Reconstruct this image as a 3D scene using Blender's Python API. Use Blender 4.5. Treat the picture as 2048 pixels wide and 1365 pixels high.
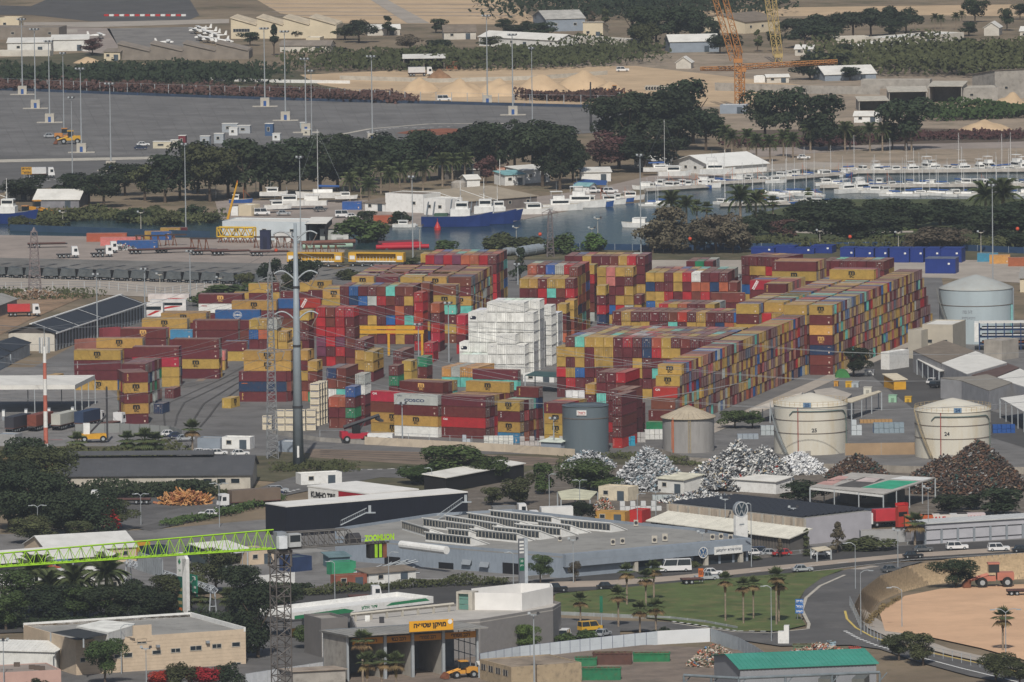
import bpy,bmesh,math,random
import numpy as np
from math import sin,cos,tan,pi,radians,atan2,sqrt,hypot
from mathutils import Vector,Matrix,noise as mnoise
for _o in list(bpy.data.objects):
 bpy.data.objects.remove(_o)
scene=bpy.context.scene
COL=scene.collection
rnd=random.Random(7)
# camera, sky, sun, exposure
FPX,CAMH,HORIZON,ROLL=20500.0,260.0,-1250.0,0.012
PITCH=math.atan((682.5-HORIZON)/FPX)
CAMY=-CAMH/tan(PITCH)
cam_d=bpy.data.cameras.new("camera")
cam=bpy.data.objects.new("camera",cam_d)
COL.objects.link(cam)
cam_d.sensor_width=36.0
cam_d.lens=36.0*FPX/2048.0
cam_d.clip_start,cam_d.clip_end=50.0,30000.0
cam.location=(0,CAMY,CAMH)
cam.matrix_world=Matrix.Translation((0,CAMY,CAMH))@Matrix.Rotation(pi/2-PITCH,4,'X')@Matrix.Rotation(-ROLL,4,'Z')
scene.camera=cam
SUN_EL,SUN_AZ=radians(46),radians(-3)
world=bpy.data.worlds.new("World")
scene.world=world
world.use_nodes=True
_nt=world.node_tree
_bg=_nt.nodes["Background"]
_sky=_nt.nodes.new("ShaderNodeTexSky")
_sky.sky_type='NISHITA'
_sky.sun_disc=False
_sky.sun_elevation=SUN_EL
_sky.sun_rotation=pi+SUN_AZ
_sky.dust_density=2.0
_nt.links.new(_sky.outputs[0],_bg.inputs[0])
_bg.inputs[1].default_value=0.055
sun_d=bpy.data.lights.new("sun",'SUN')
sun_d.energy=3.4
sun_d.angle=radians(0.5)
sun_d.color=(1.0,0.95,0.87)
sun=bpy.data.objects.new("sun",sun_d)
COL.objects.link(sun)
sun.rotation_euler=(pi/2-SUN_EL,0,SUN_AZ)
sun.location=(0,0,900)
scene.view_settings.view_transform='Standard'
scene.view_settings.look='None'
scene.view_settings.gamma=1.0
scene.view_settings.use_curve_mapping=False
scene.view_settings.exposure=0.1
scene.cycles.max_bounces=5
scene.cycles.diffuse_bounces=2
scene.cycles.glossy_bounces=2
scene.cycles.transmission_bounces=2
scene.cycles.volume_bounces=0
scene.cycles.use_denoising=True
# from a pixel of the 2048 px photograph to a point of the place
_cp,_sp,_cr,_sr=cos(PITCH),sin(PITCH),cos(ROLL),sin(ROLL)
def G(px,py,z=0.0):
 u,v=px-1024.0,682.5-py
 u,v=u*_cr+v*_sr,-u*_sr+v*_cr
 dx,dy,dz=u,_cp*FPX+_sp*v,-_sp*FPX+_cp*v
 t=(z-CAMH)/dz
 return Vector((dx*t,CAMY+dy*t,z))
def PX(p):
 x,y,z=p[0],p[1]-CAMY,p[2]-CAMH
 d=_cp*y-_sp*z
 u,v=x*FPX/d,(_sp*y+_cp*z)*FPX/d
 u,v=u*_cr-v*_sr,u*_sr+v*_cr
 return u+1024.0,682.5-v,d
def S(py):
 return(py-HORIZON)/CAMH
def HM(ybase,ytop):
 return(ybase-ytop)/S(ybase)
REG={'A1':(0,0,.3418),'A2':(680,0,.3418),'A3':(1348,0,.3418),'B1':(0,440,.3418),'B2':(680,440,.3418),'B3':(1348,440,.3418),'C1':(0,880,.35533),'C2':(680,880,.35533),'C3':(1348,880,.35533)}
for _k,_x,_y in(('Z1',1280,690),('Z2',1580,500),('Z3',1280,500),('Z4',1080,500),('Z5',680,480),('Z6',580,560),('Z7',860,560),('Z8',640,690),('Z9',880,690),('ZA',1080,640),('ZB',130,560),('ZC',380,540),('ZD',130,680),('ZE',430,680),('ZF',1080,760),('ZG',1500,760),('ZH',1800,760),('ZI',0,430),('ZJ',280,430)):
 REG[_k]=(_x,_y,.146484)
REG['ZK']=(480,440,.146561)
REG['ZL']=(1640,640,.146561)
REG['ZM']=(0,680,.16118)
def q(reg,x,y):
 a=REG[reg]
 return a[0]+x*a[2],a[1]+y*a[2]
def qs(reg,*pts):
 return[q(reg,x,y)for x,y in pts]
# mesh builder
class MB:
 def __init__(s):
  s.v,s.f,s.m=[],[],[]
 def add(s,vs,fs,m=0):
  n=len(s.v)
  s.v.extend(vs)
  for f in fs:
   s.f.append(tuple(i+n for i in f))
   s.m.append(m)
 def box(s,x0,x1,y0,y1,z0,z1,m=0,mt=None,nobot=False):
  n=len(s.v)
  s.v+=[(x0,y0,z0),(x1,y0,z0),(x1,y1,z0),(x0,y1,z0),(x0,y0,z1),(x1,y0,z1),(x1,y1,z1),(x0,y1,z1)]
  s.f+=[(n,n+1,n+5,n+4),(n+1,n+2,n+6,n+5),(n+2,n+3,n+7,n+6),(n+3,n,n+4,n+7),(n+4,n+5,n+6,n+7)]
  s.m+=[m,m,m,m,m if mt is None else mt]
  if not nobot:
   s.f.append((n+3,n+2,n+1,n))
   s.m.append(m)
 def cbox(s,c,d,m=0):
  s.box(c[0]-d[0]/2,c[0]+d[0]/2,c[1]-d[1]/2,c[1]+d[1]/2,c[2]-d[2]/2,c[2]+d[2]/2,m)
 def tube(s,p,q_,r0,r1=None,n=6,m=0,caps=True):
  r1=r0 if r1 is None else r1
  p,q_=Vector(p),Vector(q_)
  d=q_-p
  if d.length<1e-6:
   return
  d.normalize()
  a=d.orthogonal().normalized()
  b=d.cross(a)
  vs=[]
  for c,r in((p,r0),(q_,r1)):
   for i in range(n):
    t=2*pi*(i+.5)/n
    w=c+a*(r*cos(t))+b*(r*sin(t))
    vs.append((w.x,w.y,w.z))
  fs=[(i,(i+1)%n,n+(i+1)%n,n+i)for i in range(n)]
  if caps:
   fs+=[tuple(range(n))[::-1],tuple(range(n,2*n))]
  s.add(vs,fs,m)
 def bar(s,p,q_,r,m=0):
  s.tube(p,q_,r,r,4,m)
 def path(s,pts,r,n=5,m=0):
  for a,b in zip(pts[:-1],pts[1:]):
   s.tube(a,b,r,r,n,m)
 def lathe(s,prof,n=24,m=0,cx=0,cy=0,cap=True):
  vs=[]
  for r,z in prof:
   for i in range(n):
    t=2*pi*i/n
    vs.append((cx+r*cos(t),cy+r*sin(t),z))
  fs=[]
  for k in range(len(prof)-1):
   for i in range(n):
    j=(i+1)%n
    fs.append((k*n+i,k*n+j,(k+1)*n+j,(k+1)*n+i))
  if cap:
   fs.append(tuple(range(n))[::-1])
   fs.append(tuple(range((len(prof)-1)*n,len(prof)*n)))
  s.add(vs,fs,m)
 def prism(s,pts,z0,z1,m=0,mt=None):
  n=len(pts)
  vs=[(x,y,z0)for x,y in pts]+[(x,y,z1)for x,y in pts]
  s.add(vs,[(i,(i+1)%n,n+(i+1)%n,n+i)for i in range(n)],m)
  s.add(vs[n:],[tuple(range(n))],m if mt is None else mt)
  s.add(vs[:n],[tuple(range(n))[::-1]],m)
 def xprism(s,prof,x0,x1,m=0):
  n=len(prof)
  vs=[(x0,y,z)for y,z in prof]+[(x1,y,z)for y,z in prof]
  s.add(vs,[(i,(i+1)%n,n+(i+1)%n,n+i)for i in range(n)]+[tuple(range(n))[::-1],tuple(range(n,2*n))],m)
 def yprism(s,prof,y0,y1,m=0):
  n=len(prof)
  vs=[(x,y0,z)for x,z in prof]+[(x,y1,z)for x,z in prof]
  s.add(vs,[((i+1)%n,i,n+i,n+(i+1)%n)for i in range(n)]+[tuple(range(n)),tuple(range(n,2*n))[::-1]],m)
 def quad(s,a,b,c,d,m=0):
  s.add([tuple(a),tuple(b),tuple(c),tuple(d)],[(0,1,2,3)],m)
 def blob(s,c,r,n=8,k=5,m=0,jit=0.0,rg=None):
  rg=rg or rnd
  vs,fs=[],[]
  for j in range(k+1):
   ph=pi*j/k
   for i in range(n):
    t=2*pi*i/n
    w=1+rg.uniform(-jit,jit)
    vs.append((c[0]+r[0]*w*sin(ph)*cos(t),c[1]+r[1]*w*sin(ph)*sin(t),c[2]+r[2]*w*cos(ph)))
  for j in range(k):
   for i in range(n):
    a,b=j*n+i,j*n+(i+1)%n
    fs.append((a+n,b+n,b,a))
  s.add(vs,fs,m)
 def mesh(s,name,mats,smooth=False):
  me=bpy.data.meshes.new(name)
  me.from_pydata(s.v,[],s.f)
  for m in(mats if isinstance(mats,(list,tuple))else[mats]):
   me.materials.append(m)
  if any(s.m):
   me.polygons.foreach_set('material_index',s.m)
  if smooth:
   me.polygons.foreach_set('use_smooth',[True]*len(me.polygons))
  me.update()
  return me
 def obj(s,name,mats,parent=None,smooth=False):
  return link(name,s.mesh(name,mats,smooth),parent)
def link(name,me,parent=None,loc=None,rz=None):
 o=bpy.data.objects.new(name,me)
 COL.objects.link(o)
 if parent is not None:
  o.parent=parent
 if loc is not None:
  o.location=loc
 if rz is not None:
  o.rotation_euler=(0,0,rz)
 return o
def tag(o,label,cat,group=None,kind=None):
 if label:
  o['label']=label
 if cat:
  o['category']=cat
 if group:
  o['group']=group
 if kind:
  o['kind']=kind
 return o
def thing(name,label,cat,loc=(0,0,0),rz=0.0,group=None):
 o=bpy.data.objects.new(name,None)
 COL.objects.link(o)
 o.location=loc
 o.rotation_euler=(0,0,rz)
 o.empty_display_size=.2
 return tag(o,label,cat,group)
KIDS={}
def kids_of(o):
 return[c for c in bpy.data.objects if c.parent==o]
def dup(root,kids,loc,rz=None,label=None,scale=None):
 """kids = [(child, [grandchildren])] of root"""
 r=root.copy()
 COL.objects.link(r)
 r.location=loc
 if rz is not None:
  r.rotation_euler=(0,0,rz)
 if label:
  r['label']=label
 if scale is not None:
  r.scale=scale
 for c,gs in kids:
  d=c.copy()
  COL.objects.link(d)
  d.parent=r
  for g in gs:
   e=g.copy()
   COL.objects.link(e)
   e.parent=d
 return r
def tree_of(root):
 return[(c,list(c.children))for c in root.children]
ORD=['first','second','third','fourth','fifth','sixth','seventh','eighth','ninth','tenth','eleventh','twelfth','thirteenth','fourteenth','fifteenth','sixteenth','seventeenth','eighteenth','nineteenth','twentieth']
def nth(i):
 if i<20:
  return ORD[i]
 t={2:'twenty',3:'thirty',4:'forty',5:'fifty'}[(i+1)//10]if(i+1)//10 in(2,3,4,5)else 'sixty'
 r=(i+1)%10
 return t+'-'+ORD[r-1]if r else{'twenty':'twentieth','thirty':'thirtieth','forty':'fortieth','fifty':'fiftieth'}.get(t,t)
# materials
def _srgb(c):
 return tuple((x/12.92 if x<=.04045 else((x+.055)/1.055)**2.4)for x in(c[0]/255,c[1]/255,c[2]/255))
MATS={}
def mat(col,rough=.75,vary=.25,scale=.35,metal=0.0,spec=.3,stain=None,stain_amt=0.0,rand=0.0,streak=False,bump=0.0,name=None):
 """col linear rgb; soft noise in brightness, optional stain colour with a shape of its own, optional per-object shift"""
 key=(tuple(round(x,4)for x in col),rough,vary,scale,metal,spec,stain,stain_amt,rand,streak,bump)
 if key in MATS:
  return MATS[key]
 m=bpy.data.materials.new(name or "paint")
 m.use_nodes=True
 nt=m.node_tree
 b=nt.nodes["Principled BSDF"]
 b.inputs['Roughness'].default_value=rough
 b.inputs['Metallic'].default_value=metal
 b.inputs['Specular IOR Level'].default_value=spec
 N=nt.nodes.new
 tc=N('ShaderNodeTexCoord')
 mp=N('ShaderNodeMapping')
 mp.inputs['Scale'].default_value=(scale,scale,scale*(.15 if streak else 1))
 nt.links.new(tc.outputs['Object'],mp.inputs[0])
 nz=N('ShaderNodeTexNoise')
 nz.inputs['Scale'].default_value=1.0
 nz.inputs['Detail'].default_value=5.0
 nz.inputs['Roughness'].default_value=.62
 nt.links.new(mp.outputs[0],nz.inputs['Vector'])
 mr=N('ShaderNodeMapRange')
 mr.inputs[1].default_value,mr.inputs[2].default_value=.3,.7
 mr.inputs[3].default_value,mr.inputs[4].default_value=1-vary,1+vary
 nt.links.new(nz.outputs[0],mr.inputs[0])
 mx=N('ShaderNodeMix')
 mx.data_type='RGBA'
 mx.blend_type='MULTIPLY'
 mx.inputs[0].default_value=1.0
 mx.inputs[6].default_value=(*col,1)
 nt.links.new(mr.outputs[0],mx.inputs[7])
 out=mx.outputs[2]
 if stain is not None:
  n2=N('ShaderNodeTexNoise')
  n2.inputs['Scale'].default_value=2.3
  n2.inputs['Detail'].default_value=6.0
  n2.inputs['Roughness'].default_value=.7
  mp2=N('ShaderNodeMapping')
  mp2.inputs['Location'].default_value=(31.7,5.1,9.3)
  mp2.inputs['Scale'].default_value=(scale,scale,scale*(.2 if streak else 1))
  nt.links.new(tc.outputs['Object'],mp2.inputs[0])
  nt.links.new(mp2.outputs[0],n2.inputs['Vector'])
  r2=N('ShaderNodeMapRange')
  r2.inputs[1].default_value,r2.inputs[2].default_value=.5,.68
  r2.inputs[3].default_value,r2.inputs[4].default_value=0,stain_amt
  nt.links.new(n2.outputs[0],r2.inputs[0])
  m2=N('ShaderNodeMix')
  m2.data_type='RGBA'
  m2.inputs[7].default_value=(*stain,1)
  nt.links.new(r2.outputs[0],m2.inputs[0])
  nt.links.new(out,m2.inputs[6])
  out=m2.outputs[2]
 if rand:
  oi=N('ShaderNodeObjectInfo')
  hs=N('ShaderNodeHueSaturation')
  rr=N('ShaderNodeMapRange')
  rr.inputs[3].default_value,rr.inputs[4].default_value=1-rand,1+rand
  nt.links.new(oi.outputs['Random'],rr.inputs[0])
  nt.links.new(rr.outputs[0],hs.inputs['Value'])
  r3=N('ShaderNodeMapRange')
  r3.inputs[3].default_value,r3.inputs[4].default_value=.5-rand*.08,.5+rand*.08
  mm=N('ShaderNodeMath')
  mm.operation='FRACT'
  m7=N('ShaderNodeMath')
  m7.operation='MULTIPLY'
  m7.inputs[1].default_value=7.31
  nt.links.new(oi.outputs['Random'],m7.inputs[0])
  nt.links.new(m7.outputs[0],mm.inputs[0])
  nt.links.new(mm.outputs[0],r3.inputs[0])
  nt.links.new(r3.outputs[0],hs.inputs['Hue'])
  nt.links.new(out,hs.inputs['Color'])
  out=hs.outputs[0]
 nt.links.new(out,b.inputs['Base Color'])
 if bump:
  bp=N('ShaderNodeBump')
  bp.inputs['Strength'].default_value=bump
  bp.inputs['Distance'].default_value=.3
  nt.links.new(nz.outputs[0],bp.inputs['Height'])
  nt.links.new(bp.outputs[0],b.inputs['Normal'])
 MATS[key]=m
 return m
RUST,GRIME=(.16,.06,.025),(.10,.085,.07)
white=mat((.74,.74,.72),.5,.08,.5,stain=(.36,.34,.3),stain_amt=.35)
cream=mat((.62,.55,.42),.7,.12,.4,stain=GRIME,stain_amt=.3)
concrete=mat((.33,.31,.28),.85,.2,.3,stain=GRIME,stain_amt=.45)
paleconc=mat((.46,.43,.37),.85,.15,.3,stain=(.2,.18,.15),stain_amt=.4)
steel=mat((.30,.33,.36),.5,.12,.5,metal=.3)
galv=mat((.36,.39,.41),.55,.12,.5,metal=.2)
darksteel=mat((.045,.045,.05),.6,.2,.5)
black=mat((.012,.012,.014),.6,.1,.5)
glass=mat((.02,.028,.035),.12,.1,.5,spec=.6)
rubber=mat((.018,.018,.018),.85,.1)
rustmat=mat((.17,.065,.035),.85,.4,.8)
yellowp=mat((.62,.33,.03),.5,.12,.6,stain=RUST,stain_amt=.2)
redp=mat((.45,.03,.03),.5,.12,.6)
bluep=mat((.03,.09,.28),.5,.12,.6)
tealp=mat((.05,.3,.3),.5,.12,.6)
greenp=mat((.03,.20,.09),.5,.12,.6)
orangep=mat((.55,.14,.03),.55,.15,.6)
lime=mat((.30,.55,.03),.5,.1,.6)
tanmat=mat((.45,.34,.22),.9,.2,.2)
# lettering
TXT={}
def text_geo(s,bold=.012,font=None):
 k=(s,bold)
 if k in TXT:
  return TXT[k]
 cu=bpy.data.curves.new("lettering",'FONT')
 cu.body=s
 cu.size=1.0
 cu.offset=bold
 cu.align_x,cu.align_y='CENTER','CENTER'
 cu.resolution_u=3
 cu.fill_mode='FRONT'
 o=bpy.data.objects.new("lettering",cu)
 COL.objects.link(o)
 dg=bpy.context.evaluated_depsgraph_get()
 me=o.evaluated_get(dg).to_mesh()
 vs=[tuple(v.co)for v in me.vertices]
 fs=[tuple(p.vertices)for p in me.polygons]
 o.evaluated_get(dg).to_mesh_clear()
 bpy.data.objects.remove(o)
 bpy.data.curves.remove(cu)
 xs=[v[0]for v in vs]or[0]
 ys=[v[1]for v in vs]or[0]
 cx,cy=(min(xs)+max(xs))/2,(min(ys)+max(ys))/2
 vs=[(x-cx,y-cy,z)for x,y,z in vs]
 TXT[k]=(vs,fs,max(xs)-min(xs),max(ys)-min(ys))
 return TXT[k]
def put_text(mb,s,org,ux,uy,width=None,height=None,m=0,bold=.012):
 """lettering lying in the plane of unit vectors ux (along the line) and uy (up), centred on org"""
 vs,fs,w,h=text_geo(s,bold)
 sx=sy=1
 if width and height:
  sx,sy=width/max(w,1e-6),height/max(h,1e-6)
 elif height:
  sx=sy=height/max(h,1e-6)
 elif width:
  sx=sy=width/max(w,1e-6)
 org,ux,uy=Vector(org),Vector(ux),Vector(uy)
 mb.add([tuple(org+ux*(x*sx)+uy*(y*sy))for x,y,z in vs],fs,m)
# ground, roads, water
def sheet(name,pts,m,lev,kind='structure',parent=None,world_pts=False):
 z=.03*lev
 P=[Vector((p[0],p[1],z))for p in pts]if world_pts else[G(x,y,z)for x,y in pts]
 me=bpy.data.meshes.new(name)
 me.from_pydata([tuple(p)for p in P],[],[tuple(range(len(P)))])
 if me.polygons[0].normal.z<0:
  me.flip_normals()
 me.materials.append(m)
 me.update()
 o=link(name,me,parent)
 if parent is None:
  tag(o,None,None,kind=kind)
 return o
def band(name,pts,w,m,lev,parent=None,kind='structure',gap=None):
 """a painted line / narrow strip w metres wide along pixel points; gap=(dash, space) in metres"""
 P=[G(x,y,.03*lev)for x,y in pts]
 mb=MB()
 carry,on=0.0,True
 for a,b in zip(P[:-1],P[1:]):
  d=b-a
  L=d.length
  if L<.01:
   continue
  d.normalize()
  nrm=Vector((-d.y,d.x,0))*(w/2)
  if not gap:
   mb.quad(a-nrm,b-nrm,b+nrm,a+nrm)
   continue
  t=0.0
  while t<L:
   e=min(L,t+gap[0])
   mb.quad(a+d*t-nrm,a+d*e-nrm,a+d*e+nrm,a+d*t+nrm)
   t+=gap[0]+gap[1]
 o=mb.obj(name,m,parent)
 if parent is None:
  tag(o,None,None,kind=kind)
 return o
def asph(v,sc=.08,st=.06,amt=.5,tint=(1,.97,.95)):
 return mat((v*tint[0],v*tint[1],v*tint[2]),.9,.22,sc,stain=(st,st*.95,st*.9),stain_amt=amt)
soil=mat((.20,.155,.105),.95,.35,.03,stain=(.075,.075,.04),stain_amt=.75)
scrub=mat((.085,.08,.045),.95,.4,.06,stain=(.20,.15,.10),stain_amt=.5)
sand=mat((.50,.37,.235),.95,.16,.05,stain=(.38,.27,.17),stain_amt=.5)
sandlot=mat((.60,.385,.24),.95,.12,.06,stain=(.46,.30,.19),stain_amt=.5,bump=.2)
palec=mat((.37,.33,.285),.9,.16,.06,stain=(.24,.21,.18),stain_amt=.5)
pinky=mat((.30,.255,.225),.9,.18,.07,stain=(.2,.17,.15),stain_amt=.5)
grassm=mat((.085,.115,.035),.95,.3,.12,stain=(.19,.15,.07),stain_amt=.65)
watm=bpy.data.materials.new("harbour water")
watm.use_nodes=True
_b=watm.node_tree.nodes["Principled BSDF"]
_b.inputs['Base Color'].default_value=(.018,.042,.052,1)
_b.inputs['Roughness'].default_value=.22
_b.inputs['Specular IOR Level'].default_value=.22
_n=watm.node_tree.nodes.new('ShaderNodeTexNoise')
_n.inputs['Scale'].default_value=.35
_n.inputs['Detail'].default_value=4
_tc=watm.node_tree.nodes.new('ShaderNodeTexCoord')
_mp=watm.node_tree.nodes.new('ShaderNodeMapping')
_mp.inputs['Scale'].default_value=(1,.45,1)
_bp=watm.node_tree.nodes.new('ShaderNodeBump')
_bp.inputs['Strength'].default_value=.5
_bp.inputs['Distance'].default_value=.4
watm.node_tree.links.new(_tc.outputs['Object'],_mp.inputs[0])
watm.node_tree.links.new(_mp.outputs[0],_n.inputs['Vector'])
watm.node_tree.links.new(_n.outputs[0],_bp.inputs['Height'])
watm.node_tree.links.new(_bp.outputs[0],_b.inputs['Normal'])
sheet('ground',[(-3500,-1900),(3500,-1900),(3500,7000),(-3500,7000)],soil,0,world_pts=True)
sheet('runway',qs('A1',(-90,30),(180,38),(405,-60),(1075,-60),(1168,92),(1085,126),(530,126),(180,88),(-90,88)),asph(.085),1)
sheet('taxiway',qs('A1',(-90,132),(520,130),(1340,112),(1340,136),(560,160),(-90,152)),palec,2)
sheet('aircraft_apron',qs('A1',(625,168),(1125,158),(1190,290),(700,285)),asph(.2,tint=(1,.94,.88)),1)
sheet('dirt_field',qs('A1',(350,160),(640,165),(705,300),(540,320),(350,260)),pinky,1)
sheet('airfield_strip',[(505,-5),(1010,-5),(1065,34),(1100,50),(685,47),(560,27)],sand,1)
sheet('airfield_strip',[(1375,18),(2100,8),(2100,34),(1800,30),(1380,36)],sand,1)
for y in(8,16,24,31):
 band('airfield_path',[(520+y,y),(1000+y,y+1)],3.5,pinky,2)
sheet('airfield_path',[(735,-4),(768,-4),(860,47),(815,47)],palec,3)
sheet('dirt_road',[(-20,66),(90,61),(155,58),(155,66),(90,70),(-20,74)],palec,2)
sheet('scrubland',[(-30,118),(180,105),(540,140),(700,150),(820,170),(820,200),(420,193),(-30,178)],scrub,1)
sheet('sand_berm_floor',[(600,150),(820,140),(1270,132),(1600,170),(1600,215),(1230,212),(815,200),(640,170)],sand,2)
sheet('building_site_ground',[(1080,120),(1400,105),(2100,115),(2100,330),(1500,330),(1460,250),(1240,190),(1080,160)],mat((.30,.24,.18),.95,.25,.05,stain=(.12,.11,.07),stain_amt=.6),1)
sheet('dirt_road',[(1500,300),(1700,284),(2100,282),(2100,296),(1720,300),(1500,316)],pinky,2)
sheet('dark_bank',[(1440,262),(1800,256),(2100,262),(2100,282),(1500,296)],mat((.10,.075,.055),.95,.3,.08),3)
APR=sheet('container_apron',[(-40,176),(420,193),(690,203),(1230,214),(1310,262),(1060,256),(760,268),(600,304),(390,345),(-40,390)],asph(.125,.05),3)
slabm=asph(.155,.06,.07,.4)
for k in range(-2,40):
 x0=-60+31.5*k
 def edge(x):
  yt=181+(x-0)*.031 if x<1250 else 218
  yb=312-max(0,x-420)*.062
  return x,yt,x+(yb-yt)*.52,yb
 a,b=edge(x0),edge(x0+30.4)
 if a[2]>1230 or b[3]-b[1]<8:
  continue
 sheet('apron_slab',[(a[0],a[1]),(b[0],b[1]),(b[2],b[3]),(a[2],a[3])],slabm,4,parent=APR)
sheet('apron_kerb',[(-30,320),(392,312),(392,317),(-30,326)],paleconc,5)
band('apron_kerb',[(535,300),(620,281),(740,258),(860,248),(1000,247),(1050,250),(1068,262)],2.0,paleconc,5)
band('apron_kerb',[(-20,372),(40,366),(120,359),(250,345)],.8,white,5,gap=(1.5,1.5))
band('apron_kerb',[(745,272),(735,264),(790,256),(900,254)],.8,white,5,gap=(1.5,1.5))
sheet('red_earth_island',qs('A2',(330,780),(420,762),(620,752),(770,758),(760,785),(500,795)),mat((.22,.08,.045),.95,.3,.1),6)
sheet('water',[(-60,433),(240,428),(330,446),(420,436),(460,440),(740,452),(850,452),(1010,447),(1190,412),(1290,405),(1290,362),(1420,352),(1500,348),(1600,340),(2140,336),(2140,402),(1950,404),(1640,400),(1480,436),(1440,470),(1560,478),(2140,478),(2140,496),(1450,500),(1000,502),(700,500),(500,476),(-60,474)],watm,1)
sheet('quay',[(430,402),(700,400),(1010,402),(1180,380),(1300,352),(1420,344),(1500,342),(1500,349),(1420,356),(1300,366),(1190,410),(1010,447),(850,451),(740,451),(640,450),(440,440)],pinky,2)
sheet('quay',[(1360,342),(1470,334),(1620,324),(1700,326),(2140,330),(2140,337),(1610,338),(1500,347),(1370,352)],palec,3)
sheet('quay',[(-60,436),(60,438),(250,430),(250,424),(60,428),(-60,426)],scrub,2)
sheet('park_lawn',[(1478,436),(1640,399),(2140,398),(2140,478),(1560,479),(1450,470)],mat((.06,.075,.03),.95,.35,.1,stain=(.12,.12,.05),stain_amt=.6),2)
sheet('lawn_path',qs('B3',(620,62),(860,70),(1400,64),(1400,74),(860,82),(600,72)),palec,3)
sheet('park_lawn',qs('B3',(1080,45),(1420,30),(1420,62),(1100,66)),grassm,4)
sheet('park_lawn',qs('B3',(1120,88),(1420,82),(1420,105),(1160,110)),grassm,4)
sheet('quay',[(690,500),(1000,501),(1450,499),(2140,495),(2140,520),(1300,520),(900,520),(680,530)],scrub,5)
sheet('freight_yard',[(-40,470),(240,474),(520,480),(700,502),(640,532),(560,529),(-40,516)],pinky,2)
sheet('rail_yard',[(-40,515),(560,528),(640,532),(700,545),(600,575),(480,568),(-40,545)],asph(.17,tint=(1,.96,.9)),3)
sheet('yard_apron',[(-40,546),(300,556),(470,567),(380,598),(-40,578)],palec,4)
sheet('waste_ground',[(-40,577),(180,588),(60,640),(-40,690)],mat((.27,.18,.115),.95,.3,.1,stain=(.1,.09,.06),stain_amt=.7),4)
for k in range(-1,20):
 x=-40+46*k
 band('sleeper_row',[(x+60,527+.02*x),(x-30,543+.02*x)],1.2,darksteel,5,gap=(5,3))
sheet('container_yard',[(20,760),(300,610),(420,572),(640,545),(860,505),(1060,500),(1300,500),(1480,520),(1880,540),(1900,640),(1640,765),(1450,850),(1330,905),(1230,908),(700,912),(300,893),(100,890),(20,860)],asph(.15,.05),2)
sheet('yard_apron',[(1290,503),(1500,508),(1700,522),(2140,518),(2140,572),(1880,556),(1480,548),(1290,548)],palec,3)
sheet('tank_farm_ground',[(1330,905),(1450,850),(1640,765),(1830,676),(1900,640),(2140,640),(2140,940),(1380,935)],asph(.16,.1,.06,.4),3)
sheet('works_road',[(1842,690),(1760,712),(1730,740),(1790,790),(1850,835),(2080,905),(2140,905),(2140,870),(1960,815),(1890,765),(1850,730),(1868,700)],asph(.075,.08,.1,.3),4)
sheet('service_strip',[(1395,862),(1650,752),(1840,675),(1846,682),(1660,764),(1420,870)],palec,5)
sheet('gate_pavement',[(-40,735),(170,735),(300,850),(240,895),(-40,895)],asph(.2,.1),3)
for x0,dx in((20,26),(70,24),(-30,22)):
 band('lane_marking',[(x0,858),(x0+dx,846)],.5,white,4,gap=(1.5,1.0))
band('lane_marking',[(5,880),(160,880)],.5,redp,4,gap=(3,3))
for k,(a,b,c)in enumerate(((330,860,0),(350,860,1),(380,862,2),(400,862,3))):
 band('tyre_track',[(a,b-8),(a-2+k*7,b-30),(a+10+k*9,b-55),(440+k*14,760+k*5),(500+k*14,727+k*6)],.5,asph(.075),4+k)
band('wheel_lane',[(398,763),(470,712),(560,660)],2.0,mat((.23,.18,.14),.9,.2,.1),3)
sheet('yard_fringe',[(-40,893),(300,893),(700,910),(1230,908),(1390,930),(1560,940),(2140,940),(2140,1010),(1400,1000),(1100,985),(860,985),(500,960),(-40,960)],scrub,4)
sheet('rail_bed',[(620,898),(860,905),(1100,915),(1160,922),(1100,932),(840,930),(620,915)],mat((.19,.145,.11),.95,.25,.15),5)
for off in(0,5,10,15):
 band('rail',[(640,901+off*.8),(860,908+off),(1120,920+off*.6)],.5,darksteel,6)
sheet('access_road',[(540,968),(600,950),(700,938),(800,938),(870,946),(860,958),(760,955),(690,968),(600,985),(480,1010),(330,1042),(230,1066),(120,1090),(100,1080),(300,1030),(480,990)],asph(.13,.1),6)
band('road_kerb',[(715,940),(780,938),(830,934),(862,932)],.7,white,7,gap=(1.2,1.2))
band('road_kerb',[(430,1016),(500,1000),(560,988),(600,978)],.8,white,7,gap=(1.2,1.2))
sheet('parking_lot',[(330,895),(540,900),(545,912),(330,912)],asph(.16),5)
sheet('lorry_park',[(120,990),(300,985),(440,1000),(470,1010),(400,1040),(300,1062),(180,1040)],asph(.10,.15,.05),5)
sheet('scrap_yard_ground',[(900,990),(1100,930),(1400,930),(2140,950),(2140,1060),(1700,1045),(1300,1045),(950,1050)],mat((.13,.11,.09),.95,.3,.2,stain=(.3,.28,.25),stain_amt=.4),5)
sheet('works_pavement',[(-40,1070),(300,1060),(520,1040),(700,1040),(1000,1030),(1320,1030),(1720,1060),(2140,1060),(2140,1095),(1500,1115),(1330,1130),(1050,1165),(640,1185),(300,1175),(-40,1190)],asph(.18,.1,.08,.5),4)
sheet('verge',[(-40,1240),(640,1192),(1060,1172),(1400,1142),(1700,1110),(2140,1080),(2140,1088),(1700,1118),(1400,1150),(1060,1181),(640,1203),(-40,1252)],scrub,7)
sheet('highway',[(-40,1205),(340,1206),(640,1182),(1060,1162),(1400,1130),(1700,1098),(2140,1074),(2140,1108),(1800,1122),(1560,1148),(1340,1168),(1115,1186),(1050,1220),(640,1240),(-40,1268)],asph(.06,.1,.09,.3),8)
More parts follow.
